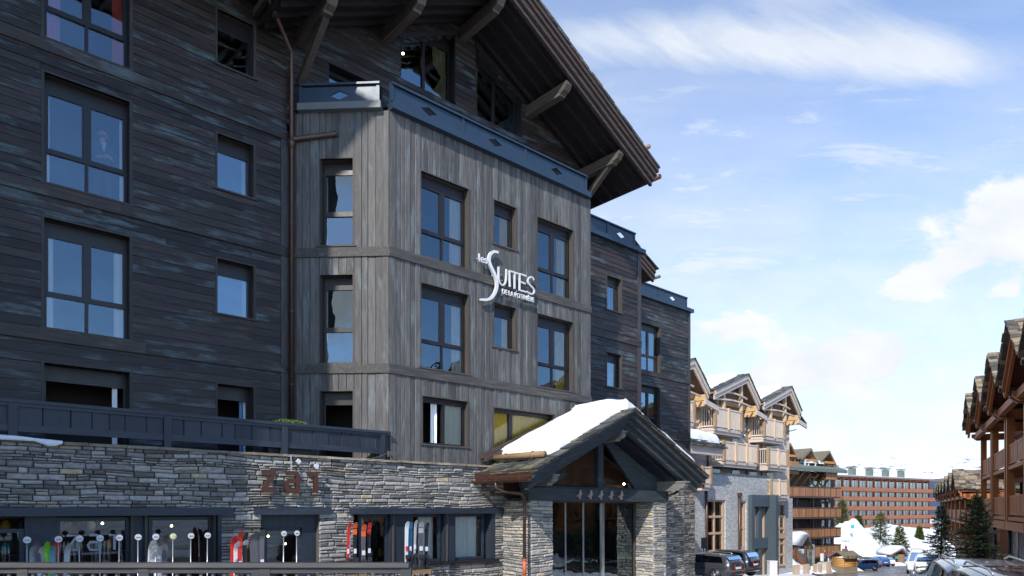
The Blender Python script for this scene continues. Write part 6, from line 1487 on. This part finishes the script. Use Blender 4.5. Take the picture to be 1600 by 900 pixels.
def blob(u, v, su, sv, k, tilt=0.0):
    a = mth(nt,'DIVIDE',mth(nt,'SUBTRACT',px_,u),su); vv = mth(nt,'SUBTRACT',mth(nt,'SUBTRACT',pz_,v),mth(nt,'MULTIPLY',mth(nt,'SUBTRACT',px_,u),tilt)); b = mth(nt,'DIVIDE',vv,sv)
    r = mth(nt,'ADD',mth(nt,'MULTIPLY',a,a),mth(nt,'MULTIPLY',b,b)); return mth(nt,'MULTIPLY',mth(nt,'EXPONENT',mth(nt,'MULTIPLY',r,-1.0)),k)
def addup(L_):
    t = L_[0]
    for q in L_[1:]: t = mth(nt,'ADD',t,q)
    return t
gv = nd(nt,'CombineXYZ',{0:px_,1:pz_,2:0.0}).outputs[0]
front = mth(nt,'SMOOTH_MIN', mth(nt,'MULTIPLY',mth(nt,'MAXIMUM',mth(nt,'SUBTRACT',Y,.1),0.0),8.0), 1.0, .1)
# wisps: stretched fibres slanting down to the right
wq = nd(nt,'VectorRotate',{'Vector':gv,'Angle':math.radians(28)},rotation_type='Z_AXIS').outputs[0]
wn = nd(nt,'TexNoise',{'Vector':nd(nt,'Mapping',{'Vector':wq,'Scale':(3.2,14,1)}).outputs[0],'Scale':1.6,'Detail':9,'Roughness':.62,'Distortion':.5}).outputs[0]
wn2 = nd(nt,'TexNoise',{'Vector':nd(nt,'Mapping',{'Vector':gv,'Scale':(2.6,5,1)}).outputs[0],'Scale':1.5,'Detail':7,'Roughness':.6}).outputs[0]
wm = addup([blob(.38,.675,.36,.055,1.15,-.06), blob(.62,.665,.13,.05,.45,-.2), blob(.42,.755,.13,.03,.55), blob(.08,.66,.1,.05,.3)])
wisp = ramp(nt, mth(nt,'MULTIPLY',wm,mth(nt,'ADD',mth(nt,'MULTIPLY',wn,1.0),mth(nt,'MULTIPLY',wn2,.7))), [(.18,g(0)),(.95,g(.82))])
# puffs
pn = nd(nt,'TexNoise',{'Vector':nd(nt,'Mapping',{'Vector':gv,'Scale':(4.2,7.5,1)}).outputs[0],'Scale':2.2,'Detail':10,'Roughness':.58,'Distortion':.25}).outputs[0]
pm_ = addup([blob(.76,.42,.13,.075,.80,.12), blob(.60,.335,.075,.03,.50,.35), blob(.55,.41,.05,.02,.10), blob(.52,.235,.14,.05,.42,.18), blob(.42,.19,.34,.05,.36), blob(.30,.26,.12,.035,.36,.2), blob(.37,.34,.08,.03,.16,.1), blob(.72,.32,.04,.02,.3,.4)])
puff = ramp(nt, mth(nt,'ADD',pn,mth(nt,'SUBTRACT',pm_,.40)), [(.28,g(0)),(.52,g(1))])
# thin veil, thicker towards the horizon
vn = nd(nt,'TexNoise',{'Vector':nd(nt,'Mapping',{'Vector':gv,'Scale':(1.2,5.5,1)}).outputs[0],'Scale':2.4,'Detail':8,'Roughness':.55}).outputs[0]
veil = mth(nt,'MULTIPLY',ramp(nt,mth(nt,'ADD',mth(nt,'MULTIPLY',vn,.5),mth(nt,'SUBTRACT',.42,mth(nt,'MULTIPLY',pz_,.85))),[(.0,g(.16)),(.25,g(.40)),(.48,g(.72)),(.62,g(.92))]),1.0)
# sky behind the camera and overhead: broken cloud
bn = nd(nt,'TexNoise',{'Vector':nd(nt,'Mapping',{'Vector':d,'Scale':(1,1,2.6)}).outputs[0],'Scale':2.1,'Detail':9,'Roughness':.55}).outputs[0]
back = ramp(nt, mth(nt,'SUBTRACT',bn,mth(nt,'MULTIPLY',X,.22)), [(.53,g(0)),(.68,g(.85))])
glow = nd(nt,'VectorMath',{0:d,1:(-.35,-.82,.42)},operation='DOT_PRODUCT').outputs['Value']
back = mth(nt,'MAXIMUM', back, mth(nt,'MULTIPLY',ramp(nt, glow, [(.82,g(0)),(.95,g(1))]),ramp(nt, bn, [(.42,g(.1)),(.52,g(1))])))
sn = nd(nt,'TexNoise',{'Vector':nd(nt,'Mapping',{'Vector':gv,'Scale':(2.2,11,1),'Rotation':(0,0,.12)}).outputs[0],'Scale':2.0,'Detail':10,'Roughness':.66,'Distortion':.35}).outputs[0]
streaks = mth(nt,'MULTIPLY',ramp(nt, sn, [(.43,g(0)),(.63,g(.85))]),ramp(nt, pz_, [(.02,g(1)),(.45,g(.9)),(.72,g(.25))]))
fr_ = mth(nt,'MAXIMUM',mth(nt,'MAXIMUM',wisp,streaks),mth(nt,'MAXIMUM',puff,veil))
cl = mix(nt, front, back, fr_)
skyc = mix(nt, 1.0, sky.outputs[0], (.86,.98,1.10), 'MULTIPLY')
cloudc = mix(nt, ramp(nt, pn, [(.35,g(0)),(.7,g(1))]), (3.2,3.4,3.65), (3.7,3.8,3.9))
nt.links.new(mix(nt, nd(nt,'RGBToBW',{0:cl}).outputs[0], skyc, cloudc), bg.inputs[0])

cam = bpy.data.cameras.new('camera'); co = bpy.data.objects.new('camera', cam); col.objects.link(co)
co.location = (0,0,H); co.rotation_euler = (math.pi/2,0,0); cam.sensor_width = 36; cam.lens = 24; cam.shift_y = (HZ-450)/1600
cam.clip_end = 20000; cam.clip_start = .1; sc.camera = co
sc.view_settings.view_transform = 'Standard'; sc.view_settings.look = 'None'; sc.view_settings.exposure = .84; sc.view_settings.gamma = 1
sc.render.resolution_x = 1024; sc.render.resolution_y = 576
sc.cycles.max_bounces = 8; sc.cycles.transparent_max_bounces = 12; sc.cycles.diffuse_bounces = 3; sc.cycles.glossy_bounces = 4
sc.cycles.caustics_reflective = False; sc.cycles.caustics_refractive = False; sc.cycles.use_denoising = True; sc.cycles.sample_clamp_indirect = 6
# ================================================================== conifers
needle_d = simple('dark_spruce_needles', (.028,.052,.030), .7, var=.5, scale=5, bmp=0); needle_l = simple('olive_spruce_needles', (.17,.20,.05), .7, var=.5, scale=3, bmp=0); bark = simple('bark', (.09,.065,.05), .9, var=.4)
def needle_mesh(h, rad, nb, seed, leaf, per, dens=1.0):
    rr = random.Random(seed); br = MB(); lf = MB()
    for k in range(nb):
        s = (k+.5)/nb; s = s**.85; z = h*(.06+.92*s); Lb = rad*(1-s)**.82*rr.uniform(.5,1.25)+.05*rad; a = k*2.399+rr.uniform(-.5,.5)
        up = .45*s-.08+rr.uniform(-.1,.1); d = Vector((math.cos(a),math.sin(a),0)); pts = []
        for j in range(5): t = j/4; pts.append(Vector((0,0,z))+d*(Lb*t)+Vector((0,0,Lb*(up*t-.32*(1-s)*t*t+.12*t**3))))
        br.tube([tuple(p) for p in pts], [max(.004,.014*h/3*(1-s)*(1-j/4)+.003) for j in range(5)], 4, caps=False)
        npc = int(per*(Lb/rad)**.8*dens)+3
        for i in range(npc):
            t = rr.random()**.75; f = t*4; j = min(3,int(f)); p = pts[j].lerp(pts[j+1], f-j); tw = Lb*.30*(1.05-t)+leaf*.6; side = Vector((-d.y,d.x,0))*rr.uniform(-1,1)*tw
            p = p+side+Vector((0,0,rr.uniform(-.25,.12)*tw-.12*abs(side.length))); q = (d*rr.uniform(.4,1.2)+side.normalized()*rr.uniform(.2,1)+Vector((0,0,rr.uniform(-.3,.45)))).normalized()*leaf*rr.uniform(.6,1.4)
            w = q.cross(Vector((rr.uniform(-.4,.4),rr.uniform(-.4,.4),1))).normalized()*leaf*.16
            lf.add([p-w,p+q*.5-w*1.5,p+q,p+q*.5+w*1.5], [(0,1,2,3)])
    for i in range(int(per*.6)): z = h*rr.uniform(.93,1.03); p = Vector((rr.uniform(-1,1)*.03*rad,rr.uniform(-1,1)*.03*rad,z)); q = Vector((rr.uniform(-.5,.5),rr.uniform(-.5,.5),1)).normalized()*leaf; w = q.cross(Vector((1,0,0))).normalized()*leaf*.15; lf.add([p-w,p+q,p+w],[(0,1,2)])
    return br, lf
def spruce(label, loc, h, rad, seed, mat, nb=110, per=70, leaf=.09, grp=None, kind='spruce_tree'):
    t = bpy.data.objects.new(kind, None); col.objects.link(t); t.location = loc; tag(t, label, 'tree', grp)
    br, lf = needle_mesh(h, rad, nb, seed, leaf, per); m = MB(); m.lathe([(h*.022,0),(h*.017,h*.3),(h*.009,h*.75),(.004,h*.99)], (0,0,-.2), 8)
    o = m.build('trunk', bark, None, base=(0,0,0)); o.parent = t; o = br.build('limbs', bark, None, base=(0,0,0)); o.parent = t; o = lf.build('crown', mat, None, base=(0,0,0), fix=False); o.parent = t
    return t
def P3(x, Y): return ((x-800)/F*Y, Y)
x, y = P3(1527,21.5); spruce('larger dark spruce before the near red brown chalets', (x,y,gz(y)), H+.46-gz(y), 1.15, 11, needle_d, nb=170, per=210, leaf=.085)
x, y = P3(1471,24); spruce('smaller dark spruce left of the larger one by the street', (x,y,gz(y)), H+.16-gz(y), .78, 12, needle_d, nb=150, per=190, leaf=.08)
for i,(xx,Y,yt,yb,wd,lab) in enumerate([(1316,150,780,838,14,'olive conifer behind the right end of the brown chalet'),(1341,150,805,834,7,'small conifer beside the blue parking sign'),(1376,138,800,872,19,'tallest olive conifer on the snow slope before the far hotel'),(1406,134,822,874,13,'second olive conifer on the snow slope, right of the tallest'),(1437,170,822,845,4,'slim small conifer near the right end of the far hotel')]):
    x, y = P3(xx,Y); z1 = H+(HZ-yt)/F*Y; z0 = H+(HZ-yb)/F*Y-.4; spruce(lab, (x,y,z0), z1-z0, wd*1.35/F*Y, 20+i, needle_l, nb=90, per=80, leaf=.5)
# ================================================================== snow banks, hill, mountains
def mound(name, label, frame_pts, kind=None, cat=None, seed=0, amp=.3, n=60, mat='snow', sc_=.4):
    """frame_pts: list of (X, Y, radiusX, radiusY, height): sum of rounded heaps over the ground profile"""
    x0 = min(p[0]-p[2]*2 for p in frame_pts); x1 = max(p[0]+p[2]*2 for p in frame_pts); y0 = min(p[1]-p[3]*2 for p in frame_pts); y1 = max(p[1]+p[3]*2 for p in frame_pts)
    m = MB(); m.sm = True; vs = []; fs = []
    for j in range(n+1):
        for i in range(n+1):
            X = x0+(x1-x0)*i/n; Y = y0+(y1-y0)*j/n; h = 0
            for p in frame_pts: r = ((X-p[0])/p[2])**2+((Y-p[1])/p[3])**2; h = max(h, p[4]*math.exp(-r*.9))+.18*min(h, p[4]*math.exp(-r*.9))
            nz = mnoise.fractal(Vector((X*sc_,Y*sc_,seed)), 1, 2, 5)
            vs.append((X,Y,gz(Y)-.25+h*(1+.10*nz)+amp*nz*min(1,h)))
    for j in range(n):
        for i in range(n): k = j*(n+1)+i; fs.append((k,k+1,k+n+2,k+n+1))
    m.add(vs, fs); b = (frame_pts[0][0],frame_pts[0][1],gz(frame_pts[0][1])); o = m.build(name, M[mat], None, base=b, fix=False); o.location = b
    return tag(o, label, cat, kind=kind)
def X_(x,Y): return (x-800)/F*Y
mound('snow_bank', 'tall white ploughed snow bank behind the parked cars', [(X_(1332,140),140,4.4,7,7.0),(X_(1318,138),138,4,6,6.0),(X_(1352,142),142,5.0,7,5.6),(X_(1368,144),146,6,7,4.2),(X_(1392,150),152,8,7,3.0),(X_(1300,136),138,5,6,5.0)], cat='snow bank', seed=3, amp=.35, n=90)
mound('snow_slope', None, [(X_(1400,175),178,26,12,5.6),(X_(1450,178),182,16,12,5.0),(X_(1350,172),178,20,10,6.0),(X_(1435,160),160,10,9,3.4)], kind='structure', seed=5, amp=.3, n=80, sc_=.2)
mound('snow_heap', 'low snow heap around the wooden posts left of the kiosk', [(X_(1262,64),64,1.4,1.6,.6),(X_(1275,66),66,1.2,1.3,.5),(X_(1285,68),69,1.5,1.4,.7),(X_(1250,62),63,1.4,1.6,.35),(X_(1300,70),71,1.3,1.3,.8)], cat='snow', seed=9, amp=.25)
mound('snow_heap', 'snow heap at the foot of the stair porch', [(X_(1243,70),72,2.0,1.6,1.6),(X_(1237,69),71,1.4,1.5,1.9),(X_(1288,74),76,3,1.4,.9)], cat='snow', seed=10, amp=.2)
mound('snow_heap', 'ploughed snow heap behind the silver car under the spruces', [(12.9,18.5,2.2,1.3,.98),(11.2,18.2,1.3,1.0,.7)], cat='snow', seed=17, amp=.15)
mound('snow_heap', 'small snow pile beside the parked dark blue car', [(X_(1333,77),77,1.2,1,.8),(X_(1338,79),80,1.0,1,.6)], cat='snow', seed=12, amp=.2)
mound('snow_heap', 'snow piled in front of the snowy roofed shelter', [(X_(1392,118),119,3,1.5,.9),(X_(1405,119),120,2.5,1.4,.7)], cat='snow', seed=13, amp=.2)
mound('snow_heap', 'snow edge along the pavement before the grey estate car', [(X_(1095,33.5),34,1.2,.6,.30),(X_(1085,33),33.4,.8,.5,.28)], cat='snow', seed=14, amp=.1)
mound('snow_heap', 'snow remains on the verge under the smaller spruce', [(X_(1452,27),27,1.1,1.4,.35),(X_(1462,24),25,.8,1,.25)], cat='snow', seed=15, amp=.1)
# mountains
def mtn_mat(name, thr, tree):
    m, nt, out = newmat(name); tc = nd(nt,'TexCoord').outputs['Object']; geo = nd(nt,'NewGeometry')
    n = nd(nt,'TexNoise',{'Vector':nd(nt,'Mapping',{'Vector':tc,'Scale':(1,1,1.6)}).outputs[0],'Scale':.012,'Detail':12,'Roughness':.7}).outputs[0]
    f = nd(nt,'TexNoise',{'Vector':tc,'Scale':.11,'Detail':4}).outputs[0]
    z = nd(nt,'SeparateXYZ',{0:tc}).outputs[2]
    k = mth(nt,'ADD',mth(nt,'ADD',n,mth(nt,'MULTIPLY',f,.22)),mth(nt,'MULTIPLY',z,-tree))
    c = mix(nt, ramp(nt,k,[(thr,g(0)),(thr+.035,g(1))]), (.66,.70,.77), (.035,.065,.13))  # forest tone: the blue of distance haze is put into this dark colour
    b = nd(nt,'BsdfPrincipled',{'Base Color':c,'Roughness':.85,'Normal':bump(nt,n,.4,6)}); nt.links.new(b.outputs[0],out.inputs[0]); return m
def mountain(name, pts, mat, dist, depth, seed, amp, n=140):
    """skyline given as (picture column, picture row) at its real distance, falling away toward the viewer and beyond"""
    m = MB(); m.sm = True; vs = []; fs = []; rows = 40
    X0, X1 = X_(pts[0][0],dist), X_(pts[-1][0],dist)
    tab = lerp_tab([(X_(a,dist), H+(HZ-b)/F*dist) for a,b in pts])
    for j in range(rows+1):
        t = j/rows; Y = dist-depth+2*depth*t; s = 1-abs(2*t-1); k = s*s*(3-2*s)
        for i in range(n+1):
            X = X0+(X1-X0)*i/n; top = tab(X); nz = mnoise.fractal(Vector((X*.004,Y*.004,seed)), 1, 2.1, 6)
            vs.append((X,Y,-14+(top+14)*k+amp*nz*k*(1 if s<.98 else .25)))
    for j in range(rows):
        for i in range(n): q = j*(n+1)+i; fs.append((q,q+1,q+n+2,q+n+1))
    m.add(vs, fs); return tag(m.build(name, mat, None, base=(0,0,0), fix=False), kind='structure')
M['mtn'] = mtn_mat('snowy_mountain', .69, .0); M['forest'] = mtn_mat('forested_slope', .43, -.0045)
mountain('snowy_mountain', [(700,700),(1000,715),(1180,722),(1290,724),(1340,716),(1400,722),(1440,728),(1490,718),(1560,722),(1700,700),(2000,690)], M['mtn'], 2600, 1200, 2, 30)
mountain('forested_hill', [(1250,830),(1380,785),(1430,752),(1455,748),(1475,760),(1500,768),(1600,765),(1750,790)], M['forest'], 900, 260, 6, 7)
# ================================================================== street things
def simple_thing(name, label, cat, x, Y, grp=None, rz=0):
    t = bpy.data.objects.new(name, None); col.objects.link(t); t.location = (X_(x,Y),Y,gz(Y)); t.rotation_euler = (0,0,rz); return tag(t, label, cat, grp)
def part(t, nm, q, mat, par=None, fix=True): o = q.build(nm, mat, None, base=(0,0,0), fix=fix); o.parent = par or t; return o
k_ = simple_thing('log_kiosk', 'small pine log kiosk with grey shingle roof on a stone plinth', 'kiosk', 1320, 70, rz=math.radians(25)); k_.location.z = gz(70)
q = MB()
for r in range(6): q.tube([(-.92,-.62,.75+.16*r),(.92,-.62,.75+.16*r)], .09, 8); q.tube([(.92,-.7,.75+.16*r),(.92,.7,.75+.16*r)], .09, 8); q.tube([(-.92,-.7,.75+.16*r),(-.92,.7,.75+.16*r)], .09, 8)
part(k_, 'log_walls', q, simple('yellow_pine', (.52,.27,.08), .6, var=.3)); 
q = MB(); q.box(-1.0,1.0,-.7,.7,.12,.68); part(k_, 'plinth', q, M['coping']); q = MB(); q.box(-1.9,2.0,-1.3,1.1,-.3,.15); part(k_, 'stone_slab', q, M['coping'])
q = MB(); q.prism_x([(-1.0,1.60),(0,2.15),(1.0,1.60),(1.0,1.72),(0,2.30),(-1.0,1.72)], -1.2, 1.2)
for i in range(26): a = -1.2+i*.092; q.box(a,a+.085,-1.06,-.98,1.55,1.82)
part(k_, 'shingle_roof', q, M['slate_warm']); q = MB(); q.box(-.2,.2,-.2,.2,2.2,2.5); part(k_, 'roof_cap', q, M['slate_warm'])
blue = simple('sign_blue', (.02,.08,.55), .5, bmp=0); red_s = simple('sign_red', (.6,.02,.03), .5, bmp=0); lb = simple('parking_blue', (.03,.35,.75), .5, bmp=0)
t = simple_thing('direction_sign', 'signpost with grey direction boards above a no parking disc', 'sign', 1321.5, 73)
zt_ = lambda y, Y=73: H+(HZ-y)/F*Y-gz(Y)
q = MB(); q.tube([(0,0,0),(0,0,zt_(844))], .04, 8); part(t, 'pole', q, M['steel'])
q = MB(); q.box(-.55,.52,-.06,-.03,zt_(846.5),zt_(844)); part(t, 'direction_board', q, M['disc']); q = MB(); q.box(-.28,.28,-.06,-.03,zt_(851.5),zt_(849.5)); part(t, 'direction_board', q, M['disc'])
text_q = MB(); text_q.box(-.45,.38,-.065,-.061,zt_(845.7),zt_(844.9)); part(t, 'board_lettering', text_q, M['frame'])
q = MB(); zc3 = zt_(855); q.prism([(.16*math.cos(k*math.pi/10),zc3+.16*math.sin(k*math.pi/10)) for k in range(20)], -.07, -.05); d_ = part(t, 'disc_rim', q, red_s); q = MB(); q.prism([(.115*math.cos(k*math.pi/10),zc3+.115*math.sin(k*math.pi/10)) for k in range(20)], -.08, -.072); part(t, 'disc_face', q, blue, d_); q = MB(); q.bar((-.09,-.085,zc3+.09),(.09,-.085,zc3-.09),.03,.03,(0,1,0)); part(t, 'disc_bar', q, red_s, d_)
t = simple_thing('parking_sign', 'blue parking sign with white plate on top of the snow bank', 'sign', 1332, 133); t.location.z = H+(HZ-830)/F*133-1
q = MB(); q.tube([(0,0,0),(0,0,2.6)], .06, 8); part(t, 'pole', q, M['steel']); q = MB(); q.box(-.34,.34,-.1,-.06,1.55,2.25); part(t, 'sign_face', q, lb); q = MB(); q.box(-.28,.28,-.1,-.06,.95,1.5); part(t, 'white_plate', q, M['white_sign'])
q = text_mesh('P', .6, 'letter_p', M['white_sign'], None, (-.17,-.105,1.68), .34, .003) if False else None
for x, Y, lab in ((1284,66,'grey sign plate on a pole among the stumps'),(1294.5,72,'no parking sign on a pole before the brown chalet balcony'),(1305,73,'second no parking sign, just left of the kiosk')):
    t = simple_thing('street_sign', lab, 'sign', x, Y); q = MB(); q.tube([(0,0,0),(0,0,1.9)], .035, 8); part(t, 'pole', q, M['steel'])
    q = MB()
    if x == 1284: q.box(-.16,.16,-.05,-.03,1.2,1.95); part(t, 'sign_plate', q, M['disc'])
    else:
        q.prism([(.16*math.cos(k*math.pi/10),1.75+.16*math.sin(k*math.pi/10)) for k in range(20)], -.06, -.04); part(t, 'disc_rim', q, red_s); q = MB(); q.prism([(.11*math.cos(k*math.pi/10),1.75+.11*math.sin(k*math.pi/10)) for k in range(20)], -.07, -.062); part(t, 'disc_face', q, blue)
for i,(x, Y) in enumerate(((1266,73),(1289,75),(1302,76),(1310,77))):
    t = simple_thing('marker_post', ('dark green marker pole by the stone side of the stair porch','dark green marker pole below the orange balcony','tall dark green marker pole between the signs','dark green marker pole close to the kiosk')[i], 'pole', x, Y, 'green marker poles'); q = MB(); q.tube([(0,0,0),(0,0,2.3)], .045, 8); part(t, 'pole_shaft', q, GRNP); q = MB(); q.lathe([(.05,0),(.06,.05),(.02,.1)], (0,0,2.28), 8); part(t, 'pole_cap', q, M['steel'])
logm = wood('cut_stump_wood', [(.30,.20,.14),(.42,.32,.24),(.52,.42,.33)], 'z', rough=.8)
for i,(x, Y, w, h, lab) in enumerate(((1244,61,.55,.85,'wide squared timber post, leftmost of the row'),(1260,62,.5,.9,'second squared timber post from left with snow behind'),(1273,63,.22,.9,'slim timber post in the middle of the row'),(1281,64,.22,.95,'slim timber post right of the middle one'),(1295,65,.32,1.2,'tallest timber post, rightmost beside the kiosk'))):
    t = simple_thing('timber_post', lab, 'post', x, Y, 'cut timber posts along the pavement', rz=.4); q = MB(); q.hexa([(-w/2,-.15,-.2),(w/2,-.15,-.2),(w/2,.15,-.2),(-w/2,.15,-.2),(-w/2,-.14,h*.93),(w/2,-.14,h),(w/2,.14,h*1.02),(-w/2,.14,h*.96)]); part(t, 'post_body', q, logm)
for i,(x, Y, s, lab) in enumerate(((1254,66,.9,'round brown boulder left behind the timber posts'),(1286,69,1.2,'pointed grey boulder right behind the timber posts'))):
    t = simple_thing('boulder', lab, 'boulder', x, Y); q = MB(); q.sm = True; bm = bmesh.new(); bmesh.ops.create_icosphere(bm, subdivisions=3, radius=s*.7)
    for vv in bm.verts: vv.co *= 1+.25*mnoise.noise(vv.co*1.7+Vector((i*5,0,0))); vv.co.z *= .85
    vs = [v.co.copy()+Vector((0,0,s*.35)) for v in bm.verts]; fs = [[v.index for v in f.verts] for f in bm.faces]; bm.free(); q.add(vs, fs); part(t, 'rock', q, M['stone_lt'])
t = simple_thing('street_shelter', 'little timber shelter with a thick snow roof at the end of the street', 'shelter', 1393, 123, rz=math.radians(20)); t.location.z = gz(123)
q = MB(); q.box(.2,1.6,-1.2,1.2,0,1.9); part(t, 'timber_cabin', q, simple('brown_cabin', (.32,.16,.07), .7, var=.3)); q = MB(); q.add([(-1.5,-1.0,0),(.2,-1.0,0),(.2,-1.0,1.8),(-1.5,-1.0,1.8)],[(0,1,2,3)]); part(t, 'glass_side', q, M['glass_far'], fix=False)
q = MB(); q.prism([(-1.9,1.75),(.9,2.75),(1.95,1.75),(1.95,1.9),(.9,3.0),(-1.9,1.9)], -1.5, 1.5); part(t, 'roof', q, M['frame_soft']); 
for a in (-1.5,.2,1.6): q = MB(); q.box(a-.07,a+.07,-1.25,-1.1,0,1.9); part(t, 'post', q, M['frame_soft'])
q = MB(); q.box(-.6,.1,-1.30,-1.26,1.2,1.6); part(t, 'green_board', q, simple('green_notice', (.02,.35,.2), .5, bmp=0))
t2 = simple_thing('shelter_snow', 'thick white snow load on the little shelter roof', 'snow', 1393, 123, rz=math.radians(20)); q = MB(); q.sm = True; q.prism([(-2.1,1.92),(-1.9,2.5),(-.8,3.2),(.6,3.5),(1.3,3.15),(2.05,2.1),(1.9,1.95),(.9,3.02)], -1.6, 1.6); part(t2, 'snow_layer', q, M['snow'])
# timber fence rail behind the posts
t = simple_thing('low_timber_fence', 'low brown rail fence before the brown chalet', 'fence', 1290, 78); q = MB(); q.box(-3.5,2.4,-.06,.06,.75,.95); part(t, 'rail', q, bw); 
for a in (-3.3,-1.4,.5,2.2): q = MB(); q.box(a-.08,a+.08,-.05,.11,-.3,.9); part(t, 'fence_post', q, bw)
# pale concrete bollard by the portal
t = simple_thing('concrete_block', 'pale concrete block beside the blue grey portal', 'block', 1206.5, 55); q = MB(); q.box(-.3,.3,-.3,.3,0,1.15); q.box(-.33,.33,-.33,.33,1.12,1.2); part(t, 'block_body', q, M['disc'])
